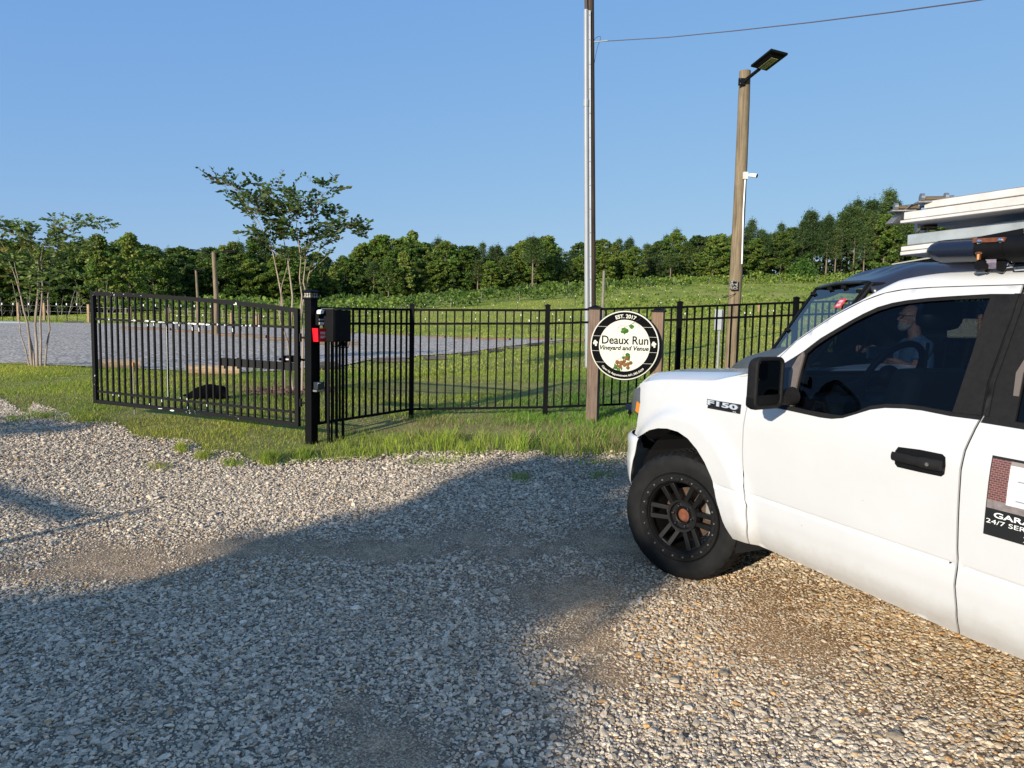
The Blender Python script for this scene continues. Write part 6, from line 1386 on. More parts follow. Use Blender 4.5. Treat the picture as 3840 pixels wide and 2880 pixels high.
# wheels
typ = [(.281, .022), (.283, -.008), (.292, -.016), (.305, -.018), (.345, -.026), (.375, -.022), (.397, -.008), (.409, .010), (.4165, .030), (.420, .055), (.420, .082), (.411, .084), (.411, .092), (.420, .094), (.421, .135), (.412, .137), (.412, .147), (.421, .149), (.420, .19), (.411, .192), (.411, .20), (.420, .202), (.4165, .232), (.409, .255), (.395, .272), (.36, .285), (.30, .28), (.28, .26)]
NS = 216; tm = MB(); tm.lathe(typ, NS); L_n = len(typ)
for k in range(NS):
    for j in range(L_n):
        r_, y_ = typ[j]; x, y, z = tm.v[k * L_n + j]; f = 1.0
        if r_ > .405:
            if k % 4 == 0: f = 1 - .022
            if (k // 4) % 2 == 0 and y_ < .04: f -= .007 * (r_ > .408)
        elif .385 < r_ and k % 8 < 4: f = 1.006
        if .30 < r_ < .37: f *= 1 + .0018 * (1 if (k // 3) % 5 == 0 and 60 < k < 100 else 0)
        tm.v[k * L_n + j] = (x * f, y, z * f)
def make_wheel(u, w_, steer, side):
    e_ = empty('wheel', (u, w_, .42)); e_.parent = truck; e_.rotation_euler = (0, 0, steer + (math.pi if side else 0))
    t = MB(); t.v = list(tm.v); t.f = list(tm.f); t.build('tyre', M_rubber, e_, smooth=True, angle=28)
    rim = MB(); rim.lathe([(.284, -.002), (.284, -.020), (.279, -.026), (.238, -.024), (.232, -.016), (.232, .06), (.225, .10), (.225, .25), (.275, .27), (.275, .255), (.235, .24), (.240, .03), (.262, .0)], 96)
    rim.lathe([(.236, -.006), (.228, -.006), (.220, .008), (.220, .03), (.236, .03)], 96)
    ro = rim.build('rim', M_rim, e_, smooth=True, angle=30)
    sp = MB()
    for k in range(6):
        R3 = Matrix.Rotation(-k * math.pi / 3, 3, 'Y')
        for s_ in (-1, 1):
            q = [Vector((.098, .032, s_ * .033 - .014)), Vector((.098, .032, s_ * .033 + .014)), Vector((.228, .004, s_ * .037 + .016)), Vector((.228, .004, s_ * .037 - .016))]; b = [v + Vector((0, .03, 0)) for v in q]
            sp.add([R3 @ v for v in q + b], [(0, 1, 2, 3), (7, 6, 5, 4), (0, 4, 5, 1), (1, 5, 6, 2), (2, 6, 7, 3), (3, 7, 4, 0)])
        q = [Vector((.21, .014, -.05)), Vector((.21, .014, .05)), Vector((.232, .002, .052)), Vector((.232, .002, -.052))]; b = [v + Vector((0, .03, 0)) for v in q]; sp.add([R3 @ v for v in q + b], [(0, 1, 2, 3), (7, 6, 5, 4), (0, 4, 5, 1), (1, 5, 6, 2), (2, 6, 7, 3), (3, 7, 4, 0)])
    sp.build('spokes', M_rim, ro, bevel=.003)
    hb = MB(); hb.lathe([(.046, .050), (.046, .040), (.052, .036), (.060, .050), (.084, .050), (.090, .028), (.106, .026), (.110, .045), (.110, .07)], 48); hb.build('hub_face', M_rim, ro, smooth=True, angle=35)
    MB().lathe([(0, .060), (.036, .058), (.044, .062), (.044, .08)], 32).build('hub_bore', M_rust, ro)
    for k in range(6):
        a = rad(30 + 22 + 60 * k); c = Vector((.069 * math.cos(a), .034, .069 * math.sin(a))); MB().tube([c + Vector((0, .02, 0)), c, c - Vector((0, .010, 0))], [.0095, .0095, .006], 6).build('lug_nut', M_chrome, ro)
    nb = MB()
    for k in range(22):
        a = 2 * math.pi * k / 22 + .07; c = Vector((.256 * math.cos(a), -.026, .256 * math.sin(a))); MB().tube([c, c - Vector((0, .0055, 0))], [.0062, .005], 6).build('ring_bolt', M_steel, ro)
        a2 = a + math.pi / 22; R3 = Matrix.Rotation(-a2, 3, 'Y'); nb.box(R3 @ Vector((.250, -.027, 0)), (.020, .007, .030), R3)
    nb.build('bead_ring_lugs', M_rim, ro, bevel=.0015)['kind'] = 'stuff'
    MB().lathe([(.06, .13), (.17, .13), (.17, .155), (.06, .155)], 48).build('brake_rotor', simple('rotor_brown_steel', (.13, .085, .06), .45, .6, .4, 12), e_, smooth=True)
    cp = MB(); cp.box((.165, .115, .06), (.07, .06, .14)); cp.box((.19, .10, -.085), (.05, .05, .07)); cp.build('brake_caliper', simple('caliper_grey', (.32, .31, .28), .5, .3, .3, 40), e_, bevel=.012)
    MB().box((.12, .17, 0), (.10, .06, .22)).build('knuckle', M_rust, e_, bevel=.02)
    return e_
M_rim = simple('satin_black_rim', (.007, .0068, .0066), .5, 0, .25, 30, spec=.25)
make_wheel(0, .0, rad(22), 0); make_wheel(0, TWD - .0, rad(22), 1); make_wheel(3.68, .02, 0, 0); make_wheel(3.68, TWD - .02, 0, 1)

# door mirror
mir = empty('side_mirror', (.835, -.205, 1.388)); mir.parent = truck; mir.rotation_euler = (0, 0, rad(9))
def rring(u, c, hw, hv, r, n=5):
    out = []
    for (sx, sy) in ((1, 1), (-1, 1), (-1, -1), (1, -1)):
        a0 = {(1, 1): 0, (-1, 1): 90, (-1, -1): 180, (1, -1): 270}[(sx, sy)]
        for k in range(n + 1):
            a = rad(a0 + 90 * k / n); out.append((u, c[0] + sx * (hw - r) + r * math.cos(a), c[1] + sy * (hv - r) + r * math.sin(a)))
    return out
def loft(rings, cap0=True, cap1=True):
    m = MB(); n = len(rings[0]); vs = [p for r_ in rings for p in r_]; fs = [(i * n + j, i * n + (j + 1) % n, (i + 1) * n + (j + 1) % n, (i + 1) * n + j) for i in range(len(rings) - 1) for j in range(n)]
    if cap0: fs.append(tuple(range(n)))
    if cap1: fs.append(tuple((len(rings) - 1) * n + j for j in range(n)))
    return m.add(vs, fs)
loft([rring(-.045, (.03, -.01), .05, .075, .04), rring(-.032, (.02, 0), .078, .105, .05), rring(-.005, (.006, 0), .102, .124, .05), rring(.03, (0, 0), .113, .132, .045), rring(.055, (0, 0), .114, .132, .04), rring(.062, (0, 0), .109, .127, .035), rring(.062, (0, 0), .098, .116, .03), rring(.048, (0, 0), .095, .112, .028)]).build('mirror_housing', M_matte, mir, smooth=True, angle=32)
loft([rring(-.034, (.02, -.088), .074, .030, .02), rring(-.005, (.006, -.094), .1045, .034, .02), rring(.03, (0, -.098), .1155, .036, .02), rring(.054, (0, -.098), .1160, .036, .02)]).build('lower_shell', M_dark, mir, smooth=True, angle=32)
M_mirror = simple('mirror_glass_dark', (.30, .34, .35), .02, 1.0)
go_ = loft([rring(.050, (.0, .0), .0935, .110, .026), rring(.053, (.0, .0), .0935, .110, .026)]).build('mirror_glass', M_mirror, mir); go_.rotation_euler = (0, 0, rad(-0))
loft([rring(.0535, (-.052, .060), .034, .044, .018), rring(.0555, (-.052, .060), .034, .044, .018)]).build('spot_mirror', simple('spot_mirror_dark', (.12, .15, .18), .02, 1.0), mir)
MB().tube([(.0, .07, -.07), (.02, .14, -.085), (.03, .24, -.08)], [.045, .038, .05], 14).build('mirror_arm', M_matte, mir, smooth=True)

# door handle, badge, magnetic sign
HN = tr([Z7(*p) for p in [(853, 330), (858, 292), (876, 270), (1000, 286), (1128, 312), (1146, 330), (1147, 380), (1140, 428), (1122, 441), (1000, 416), (870, 386), (856, 368)]])
hn = panel('door_handle', HN, M_dark, doorL, off=-.0025, step=.03, skirt=.006)
hc_ = (sum(p[0] for p in HN) / len(HN), sum(p[1] for p in HN) / len(HN)); u0_, u1_ = min(p[0] for p in HN), max(p[0] for p in HN)
w0_ = W(*hc_); vb = hc_[1]
loft([[(u, w0_ - .024 - .012 * math.sin(math.pi * t) + .010 * math.cos(a), vb + .004 + (.019 + .004 * (t > .6)) * math.sin(a)) for a in np.linspace(0, 2 * math.pi, 13)[:-1]] for t, u in [(t, u0_ + .004 + (u1_ - u0_ - .008) * t) for t in np.linspace(0, 1, 10)]]).build('handle_bar', M_matte, hn, smooth=True, angle=60)
c_ = (u1_ - .055, w0_ - .040, vb + .002); MB().tube([c_, (c_[0], c_[1] - .003, c_[2])], .008, 12).build('key_lock', M_steel, hn)
BD = tr([Z6(*p) for p in [(655, 424), (668, 366), (885, 400), (878, 465)]]); bdg = panel('model_badge', [BD[0], BD[1], BD[2], BD[3]][::-1], simple('badge_black', (.012, .012, .014), .3), truck, off=-.006, step=.03, skirt=.008)
bu0, bu1 = BD[0][0], BD[3][0]; bv0, bv1 = min(BD[0][1], BD[3][1]), max(BD[1][1], BD[2][1]); bh = bv1 - bv0
def MT(u, v, off): return Matrix.Translation((u, W(u, v) + off, v)) @ Matrix.Rotation(rad(90), 4, 'X')
M_let = simple('brushed_chrome_letter', (.66, .70, .74), .35, .35)
text_obj('lettering', 'F150', .1, simple('badge_navy', (.02, .03, .05), .3), bdg, MT((bu0 + bu1) / 2 - .003, bv0 + bh * .66, -.012), bold=.010, width=(bu1 - bu0) * 1.0, height=bh * .64, extrude=.002)
text_obj('lettering', 'F150', .1, M_let, bdg, MT((bu0 + bu1) / 2 - .003, bv0 + bh * .66, -.0155), bold=.003, width=(bu1 - bu0) * .93, height=bh * .52, extrude=.003)
text_obj('lettering', 'XL', .1, M_let, bdg, MT(bu1 - .035, bv0 + bh * .17, -.012), width=.038, height=bh * .16)
MG = tr([(3724, 1707), (3688, 2000), (3840, 2045), (3840, 1728)]); mu0, mv1 = MG[0][0], MG[0][1]; mv0 = MG[1][1]; mu0 = (MG[0][0] + MG[1][0]) / 2; mW = .62; mH = mv1 - mv0
def rect(a, b, c, d): return [(mu0 + a, mv0 + c * mH), (mu0 + b, mv0 + c * mH), (mu0 + b, mv0 + d * mH), (mu0 + a, mv0 + d * mH)]
dR = [o for o in truck.children if o.name == 'rear_door'][0]
mg = panel('magnetic_sign', rect(0, mW, 0, 1), simple('magnet_black', (.012, .012, .012), .45), dR, off=-.003, step=.06, skirt=.004); mg['label'] = 'black magnetic sign with a garage door picture and white lettering'
panel('picture_driveway', rect(.004, mW - .004, .345, .45), simple('print_grey_driveway', (.20, .17, .16), .5, 0, .3, 40), mg, off=-.0045, step=.08, skirt=0)
brk, nt, b = new_mat('print_red_brick'); bk = N(nt, 'ShaderNodeTexBrick'); bk.inputs['Scale'].default_value = 28; bk.inputs['Color1'].default_value = (.16, .05, .045, 1); bk.inputs['Color2'].default_value = (.10, .035, .03, 1); bk.inputs['Mortar'].default_value = (.30, .22, .2, 1)
mp_ = N(nt, 'ShaderNodeMapping'); tc_ = N(nt, 'ShaderNodeTexCoord'); mp_.inputs['Rotation'].default_value = (rad(90), 0, 0); nt.links.new(tc_.outputs['Object'], mp_.inputs[0]); nt.links.new(mp_.outputs[0], bk.inputs['Vector']); nt.links.new(bk.outputs['Color'], b.inputs['Base Color'])
panel('picture_brickwork', rect(.004, .075, .45, .97), brk, mg, off=-.0045, step=.08, skirt=0)
panel('picture_header', rect(.075, mW - .004, .90, .97), simple('print_taupe', (.28, .24, .22), .5), mg, off=-.0045, step=.08, skirt=0)
panel('picture_door_frame', rect(.075, mW - .06, .43, .92), simple('print_white_frame', (.72, .70, .66), .5), mg, off=-.0052, step=.08, skirt=0)
for k in range(4): panel('picture_garage_panel', rect(.105, mW - .09, .435 + k * .113, .435 + k * .113 + .107), simple('print_pale_grey', (.55, .57, .58), .5), mg, off=-.0060, step=.08, skirt=0)
for k in (.50, .74): panel('picture_hinge', rect(.11, .16, k, k + .006), M_dark, mg, off=-.0068, step=.08, skirt=0)
def gt(body, x, y, w_, h_): text_obj('lettering', body, .1, simple('print_white', (.85, .84, .80), .5), mg, MT(mu0 + x, mv0 + y * mH, -.0048), width=w_, height=h_ * mH, bold=.002 if len(body) == 6 else 0, align='L', extrude=.0003)
gt('GARAGE', .035, .275, .205, .068); gt('24/7 SERVICE', .008, .185, .232, .055); gt('22', .150, .070, .062, .072)

# cab interior seen through the tinted glass
def loc(px, py, w_): u, v = tuv(px, py, w_); return Vector((u, w_, v))
MB().box((1.7, 1.0, .62), (2.0, 1.7, .08)).box((.80, 1.0, 1.12), (.45, 1.72, .34)).build('dashboard_and_floor', M_int, truck, bevel=.04)
hp0 = loc(3525, 1182, .50); print('headrest at', hp0); sx0 = hp0.x - 1.83; sz0 = hp0.z - 1.52
for w_ in (.50, 1.48):
    se_ = empty('seat', (sx0, 0, sz0 * .5)); se_.parent = truck
    MB().box((1.45, w_, .85), (.5, .5, .18)).build('cushion', M_int, se_, bevel=.05); MB().box((1.78, w_, 1.10), (.16, .5, .55), Matrix.Rotation(rad(14), 3, 'Y')).build('backrest', M_int, se_, bevel=.05)
    MB().box((1.83, w_, 1.52 + sz0 * .5), (.11, .27, .15), Matrix.Rotation(rad(8), 3, 'Y')).build('headrest', simple('black_leather', (.012, .013, .016), .5), se_, bevel=.05)
    MB().tube([(1.82, w_ - .07, 1.30), (1.83, w_ - .07, 1.50)], .008, 8).tube([(1.82, w_ + .07, 1.30), (1.83, w_ + .07, 1.50)], .008, 8).build('headrest_stem', M_dark, se_)
swc = loc(3345, 1405, .50); swc.x = swc.x; print('wheel at', swc); pts = [swc + Matrix.Rotation(rad(-62), 3, 'Y') @ Vector((.19 * math.cos(a), .19 * math.sin(a), 0)) for a in np.linspace(0, 2 * math.pi, 33)]
MB().tube(pts, .017, 10, False).build('steering_wheel', M_dark, truck, smooth=True); MB().ball(swc + Vector((-.02, 0, -.01)), (.05, .07, .06), 12, 8).tube([swc, swc + Vector((-.3, 0, -.12))], .035, 10).build('steering_column', M_dark, truck, smooth=True)
a = loc(3300, 1322, .95); MB().box(a, (.02, .17, .07), Matrix.Rotation(rad(-15), 3, 'Z')).build('inside_mirror_card', simple('pale_green_card', (.55, .68, .62), .4), truck)

# roof rack and the load on it
rack = empty('roof_rack', (0, 0, 0)); rack.parent = truck
bt = [loc(3484, 938, .25), loc(3520, 930, .25), loc(3700, 921, .25), loc(3840, 915, .25)]; br = .052
d0 = (bt[3] - bt[1]).normalized(); fwd = bt[1] - d0 * .12
def obar(c, rv, rw, n=16): return [(c.x, c.y + rw * math.cos(a), c.z + rv * math.sin(a)) for a in np.linspace(0, 2 * math.pi, n + 1)[:-1]]
tip = loc(3484, 945, .25)
rg = [obar(tip + d0 * (s_ + .002), br * math.sqrt(max(1 - (1 - s_ / .09) ** 2, .02)), br * 1.5 * math.sqrt(max(1 - (1 - s_ / .09) ** 2, .02))) for s_ in (0, .015, .035, .06, .09)] + [obar(tip + d0 * .34, br, br * 1.5), obar(tip + d0 * 1.3, br, br * 1.5)]
loft(rg).build('crossbar', simple('gloss_blue_black', (.012, .016, .030), .22), rack, smooth=True, angle=50)
s0_ = tip + d0 * .255; loft([obar(s0_, br * 1.08, br * 1.6), obar(s0_ + d0 * .12, br * 1.08, br * 1.6), obar(s0_ + d0 * .125, br * 1.18, br * 1.7), obar(s0_ + d0 * .15, br * 1.18, br * 1.7), obar(s0_ + d0 * .9, br * 1.1, br * 1.62)]).build('bar_sleeve', M_dark, rack, smooth=True, angle=40)
q = s0_ + d0 * .06 + Vector((0, -br * 1.3, br * .62)); MB().box(q, (.13, .03, .018), Matrix.Rotation(rad(2), 3, 'Y')).build('orange_strap', M_rust, rack)
for k in (-.035, .05): MB().ball(s0_ + d0 * (.06 + k) + Vector((0, -br * 1.55, br * .52)), .012, 8, 6).build('bolt', M_chrome, rack)
bl = MB(); bl.add([tuple(loc(*p)) for p in [(3662, 890, .2), (3690, 884, .2), (3840, 855, .2), (3840, 878, .2), (3760, 893, .2), (3700, 897, .2), (3668, 897, .2), (3662, 890, .32), (3690, 884, .32), (3840, 855, .32), (3840, 878, .32), (3760, 893, .32), (3700, 897, .32), (3668, 897, .32)]], [(0, 1, 2, 3, 4, 5, 6), (13, 12, 11, 10, 9, 8, 7)] + [(i, i + 7, (i + 1) % 7 + 7, (i + 1) % 7) for i in range(7)]); bl.build('wind_fairing_blade', M_dark, rack)
c0 = loc(3671, 949, .17); MB().tube([c0, c0 - Vector((0, 0, .028))], .010, 8).ball(c0, (.014, .014, .007), 10, 6).build('brass_bolt', simple('brass', (.5, .22, .10), .3, .9), rack)
ft = MB(); a, b, c = loc(3740, 940, .24), loc(3690, 1010, .24), loc(3700, 1016, .24)
for (p, q_) in (((3742, 935), (3686, 1012)), ((3786, 940), (3742, 1012))): ft.bar(loc(*p, .23), loc(*q_, .23), .05, .016, (0, 1, 0))
ft.build('rack_foot', M_dark, rack, bevel=.004)
ws = MB(); a = loc(3722, 965, .22); b = loc(3715, 1008, .22); pts = [a + Vector((.0, -.01, 0)), a + (b - a) * .5 + Vector((.012, -.025, 0)), b]
ws.add([tuple(p + Vector((dx, 0, 0))) for p in pts for dx in (-.022, .022)], [(0, 1, 3, 2), (2, 3, 5, 4)]); wso = ws.build('lashing_strap', simple('grey_violet_webbing', (.22, .19, .24), .7, 0, .3, 60), rack)
kn = loc(3682, 995, .2); kb = MB(); kb.lathe([(0, -.02), (.022, -.02), (.026, 0), (.022, .02), (0, .02)], 8, Matrix.Translation(kn)); kb.build('clamp_knob', M_dark, rack)
bk_ = MB(); a = loc(3752, 1000, .25); bk_.tube([a, a + Vector((.05, 0, .006))], .011, 8); bk_.box(a + Vector((.03, -.01, .012)), (.03, .03, .02)); bk_.tube([a + Vector((.06, 0, -.005)), a + Vector((.16, 0, .0))], .016, 8); bk_.build('buckle', M_chrome, rack)
for uu in (1.75, 2.6): MB().tube([(uu, .30, 1.94), (uu, .30, 2.03), (uu, 1.70, 2.03), (uu, 1.70, 1.94)], .022, 8).build('rack_rail', M_dark, rack)

# garage door sections carried on the rack, rising slightly towards the front
def section(name, pts, w0, w1, mat, label, cat='garage door section', th=.06, length=1.9, und=None):
    """pts: bottom edge picture points (front, rear) on the near edge at depth w0"""
    a, b = loc(*pts[0], w0), loc(*pts[1], w0); d = (b - a).normalized(); e_ = empty(name, (0, 0, 0), 0, label, cat)
    e_.matrix_world = truck.matrix_world @ Matrix.Translation(a) @ Matrix(((d.x, 0, -d.z, 0), (0, 1, 0, 0), (d.z, 0, d.x, 0), (0, 0, 0, 1)))
    return e_, d
M_alu = simple('weathered_white_aluminium', (.66, .62, .56), .45, .1, .12, 14, c2=(.74, .71, .66)); M_under = simple('pale_grey_panel_skin', (.42, .42, .44), .4, .1, .12, 5)
LN = 2.3
s1, d1 = section('garage_door_section', ((3376, 838), (3840, 780)), .30, 1.0, M_alu, 'upper white garage door section strapped on the roof rack, bracket plates at its front end')
hgt = (loc(3512, 765, .30) - loc(3512, 822, .30)).length
for k, (z0, z1, ox) in enumerate([(0.0, .014, 0), (.016, .052, .015), (.0545, .088, .12), (.090, hgt + .02, .20)]):
    yo = .004 * (k % 2); MB().box((LN / 2 + ox, .012 + yo, (z0 + z1) / 2), (LN, .03, z1 - z0)).build('extrusion_rail', M_alu, s1, bevel=.003)
MB().box((LN / 2 + .02, .5, .012), (LN, .95, .02)).build('door_skin', M_under, s1); MB().box((LN / 2 + .3, .55, .002), (LN - .5, .55, .012)).build('door_stile', M_grey, s1)
MB().box((LN / 2 + .1, .5, .06), (LN - .1, .92, .06)).build('foam_core', M_alu, s1)
def roller(par, x, y, z, s_=1.0):
    m = MB(); m.tube([(x, y - .02, z + .022), (x, y + .07, z + .022)], .013 * s_, 10); m.build('hinge_pin', simple('greasy_brass', (.28, .20, .11), .4, .7), par)
    m = MB(); m.tube([(x, y - .035, z + .025), (x, y - .02, z + .025)], .024 * s_, 14); m.tube([(x, y + .065, z + .025), (x, y + .085, z + .025)], .022 * s_, 14); m.build('roller_wheel', M_steel, par, smooth=True, angle=50)
    MB().box((x + .0, y + .02, z - .002), (.11, .10, .006)).build('hinge_plate', M_steel, par)
def hw(par, px, py, w_, yaw=0):
    p = par.matrix_world.inverted() @ (truck.matrix_world @ loc(px, py, w_)); e_ = empty('roller_bracket', p, 0); e_.parent = par; e_.rotation_euler = (0, 0, yaw); return e_
for (px, py, sc_) in ((3400, 793, .78), (3500, 760, .85)):
    e_ = hw(s1, px, py, .33, rad(-38))
    m = MB(); m.box((0, 0, 0), (.07, .15, .006)); m.build('plate', M_steel, e_); m = MB(); m.tube([(0, -.05, .02), (0, .05, .02)], .012 * sc_, 10); m.build('pin', simple('greasy_brass', (.28, .20, .11), .4, .7), e_)
    m = MB(); m.tube([(0, -.058, .022), (0, -.042, .022)], .026 * sc_, 14); m.tube([(0, .045, .024), (0, .06, .024)], .024 * sc_, 14); m.tube([(0, .06, .024), (0, .085, .026)], .008, 8); m.build('roller', M_steel, e_)
m = MB(); m.add([(.02, .02, .02), (.12, .02, .10), (.16, .02, .10), (.06, .02, .02), (.02, .08, .02), (.12, .08, .10), (.16, .08, .10), (.06, .08, .02)], [(0, 1, 2, 3), (7, 6, 5, 4), (0, 4, 5, 1), (1, 5, 6, 2), (2, 6, 7, 3), (3, 7, 4, 0)]); m.v = [(a - .12, b, c - .01) for a, b, c in m.v]; m.build('end_hinge_leaf', M_steel, s1)
s2, d2 = section('garage_door_section', ((3376, 958), (3840, 908)), .42, 1.1, M_alu, 'lower white garage door section with a galvanised steel channel on top')
for k, (z0, z1) in enumerate([(0, .018), (.021, .044)]): MB().box((LN / 2, .012 + .004 * k, (z0 + z1) / 2), (LN, .03, z1 - z0)).build('extrusion_rail', M_alu, s2, bevel=.003)
hh = (loc(3402, 885, .42) - loc(3402, 925, .42)).length
MB().box((LN / 2 + .03, .03, .047 + hh / 2), (LN, .05, hh)).build('steel_channel', M_galv, s2, bevel=.004); MB().box((LN / 2, .5, .01), (LN, .95, .018)).build('door_skin', M_under, s2)
e_ = hw(s2, 3470, 868, .46, rad(-38)); m = MB(); m.prism([(-.09, .075), (-.075, .08), (-.02, .03), (.04, .012), (.05, 0), (-.06, 0)], -.003, .003); m.build('plate', simple('dull_hinge_steel', (.30, .31, .31), .4, .7), e_); m = MB(); m.tube([(.0, -.03, .02), (0, .05, .02)], .014, 10); m.build('pin', simple('greasy_brass', (.28, .20, .11), .4, .7), e_); MB().tube([(0, -.045, .02), (0, -.03, .02)], .026, 12).build('roller', M_steel, e_)
# ================================================================== SIDE-BY-SIDE VEHICLE AND ITS DRIVER, BEYOND THE TRUCK
UX, UY = 4.25, 7.18; ug_ = float(gz(3.6, 7.1))
utv = empty('utility_vehicle', (UX, UY, ug_), math.pi - rad(3), 'dark side-by-side utility vehicle with a black roof behind the truck', 'side-by-side')
M_uroof = simple('moulded_black_roof', (.022, .025, .035), .30, 0, .2, 4); M_uhood = simple('dull_olive_grey_hood', (.075, .078, .062), .5, 0, .15, 4)
def ul_(x, y, z): return Vector((x, y, z))
# roof: front visor dropping, raised centre, ribs
xs = np.concatenate([np.linspace(.95, .55, 10), np.linspace(.45, -.95, 10)]); ysr = np.linspace(-.70, .70, 29); vs = []
for x in xs:
    f = sm((.95 - x) / .55); b = sm((x + .95) / .25)
    for y in ysr:
        e = max(0, (abs(y) - .50) / .20); z = 1.83 + .155 * f * (.4 + .6 * b) - .11 * e ** 2.0; z += (.018 * (1 if (.10 < abs(y) < .20 or .33 < abs(y) < .42) else 0)) * sm((.75 - x) / .15) * sm((x + .8) / .2) + .02 * (1 - abs(y) / .7)
        xx = x - .10 * (abs(y) / .7) ** 2 * f * 0 + .05 * (1 - (y / .7) ** 2) * (1 - f); vs.append((xx, y, z))
n = len(ysr); fs = [(i * n + j, i * n + j + 1, (i + 1) * n + j + 1, (i + 1) * n + j) for i in range(len(xs) - 1) for j in range(n - 1)]
ro = mesh_obj('roof', vs, fs, M_uroof, utv, False); bm = bmesh.new(); bm.from_mesh(ro.data); bmesh.ops.recalc_face_normals(bm, faces=bm.faces); bm.to_mesh(ro.data); bm.free(); smooth_by_angle(ro.data, 30); so = ro.modifiers.new('t', 'SOLIDIFY'); so.thickness = .03
MB().box((-.35, 0, 2.075), (1.05, 1.2, .012)).build('roof_board', simple('pale_sheet_edge', (.62, .58, .46), .6), utv)
# cage
for s_ in (-1, 1):
    MB().tube([(1.50, s_ * .58, 1.00), (1.30, s_ * .62, 1.28), (.93, s_ * .62, 1.80)], .026, 10).build('front_pillar', M_dark, utv, smooth=True, angle=60)
    MB().tube([(.0, s_ * .66, .60), (-.05, s_ * .66, 1.30), (-.12, s_ * .62, 1.83)], .025, 10).build('middle_pillar', M_dark, utv, smooth=True, angle=60)
    MB().tube([(-.95, s_ * .62, .70), (-.85, s_ * .62, 1.80)], .025, 10).build('rear_pillar', M_dark, utv)
    MB().tube([(.93, s_ * .62, 1.79), (-.85, s_ * .62, 1.80)], .022, 8).build('roof_tube', M_dark, utv)
MB().tube([(.93, -.62, 1.79), (.93, .62, 1.79)], .022, 8).build('header_tube', M_dark, utv)
ws_ = [(1.50, -.60, 1.03), (1.50, .60, 1.03), (.955, .62, 1.815), (.955, -.62, 1.815)]
M_wsh = glassy('scratched_polycarbonate', (.72, .76, .82), .04, 1.0, 1.5)
wo_ = mesh_obj('windshield', ws_, [(0, 1, 2, 3)], M_wsh, utv)
for (a, b) in ((0, 1), (1, 2), (2, 3), (3, 0)): MB().bar(Vector(ws_[a]) + Vector((.008, 0, 0)), Vector(ws_[b]) + Vector((.008, 0, 0)), .022, .014).build('rubber_edge', M_dark, wo_)
def onw(s_, t): a = Vector(ws_[0]).lerp(Vector(ws_[1]), s_); b = Vector(ws_[3]).lerp(Vector(ws_[2]), s_); return a.lerp(b, t)
for (s_, t) in ((.04, .93), (.04, .45), (.35, .97), (.62, .97), (.96, .9)): MB().box(onw(s_, t) + Vector((.02, 0, 0)), (.03, .045, .03)).build('clip', M_dark, wo_)
def wdir():
    ex = (Vector(ws_[0]) - Vector(ws_[1])).normalized(); ey = (Vector(ws_[2]) - Vector(ws_[1])); ey = (ey - ex * ey.dot(ex)).normalized(); ez = ex.cross(ey); return ex, ey, ez
ex, ey, ez = wdir()
def Mw(s_, t, off=.012):
    p = onw(s_, t) + ez * off; return Matrix(((ex.x, ey.x, ez.x, p.x), (ex.y, ey.y, ez.y, p.y), (ex.z, ey.z, ez.z, p.z), (0, 0, 0, 1)))
flip = 1 if ez.x > 0 else -1
if flip < 0: ex = -ex; ez = -ez
st_ = MB(); Mq = Mw(.78, .76, .010); st_.add([Mq @ Vector(v) for v in ((-.075, -.05, 0), (.075, -.05, 0), (.075, .05, 0), (-.075, .05, 0), (-.075, -.05, .003), (.075, -.05, .003), (.075, .05, .003), (-.075, .05, .003))], [(3, 2, 1, 0), (4, 5, 6, 7), (0, 1, 5, 4), (1, 2, 6, 5), (2, 3, 7, 6), (3, 0, 4, 7)]); sk = st_.build('red_box_reflection', M_redd, wo_)  # the red lock box's reflection, painted as a plate on the windshield
text_obj('lettering', 'FIRE', .05, M_white, sk, Mw(.78, .76, .0145) @ Matrix.Translation((0, .02, 0)), width=.09, height=.028); text_obj('lettering', 'DEPT', .05, M_white, sk, Mw(.78, .76, .0145) @ Matrix.Translation((0, -.02, 0)), width=.09, height=.028)
# hood, nose, body tub, wheels
vs = []; hx = [1.95, 1.90, 1.80, 1.60, 1.45, 1.38]; hz = [.92, 1.03, 1.09, 1.15, 1.19, 1.19]; hw_ = [.46, .52, .56, .60, .62, .62]; fsn = np.linspace(-1, 1, 13)
for x, z, wq in zip(hx, hz, hw_):
    for f in fsn: vs.append((x - .03 * f * f, f * wq, z - .10 * abs(f) ** 5 + .02 * (1 if abs(f) < .45 else 0)))
for f in fsn: vs.append((1.97, f * .44, .60))
n = 13; order = [6, 0, 1, 2, 3, 4, 5]; fs = [(order[i] * n + j, order[i] * n + j + 1, order[i + 1] * n + j + 1, order[i + 1] * n + j) for i in range(6) for j in range(n - 1)]
ho_ = mesh_obj('hood', vs, fs, M_uhood, utv, True); so = ho_.modifiers.new('t', 'SOLIDIFY'); so.thickness = .02
MB().box((1.5, 0, .72), (.85, 1.05, .5)).box((.2, 0, .52), (2.0, 1.25, .28)).box((-.75, 0, .85), (.75, 1.3, .5)).build('body_tub', M_uhood, utv, bevel=.05)
MB().box((1.30, 0, 1.08), (.30, 1.15, .22)).build('dash', M_dark, utv, bevel=.04)
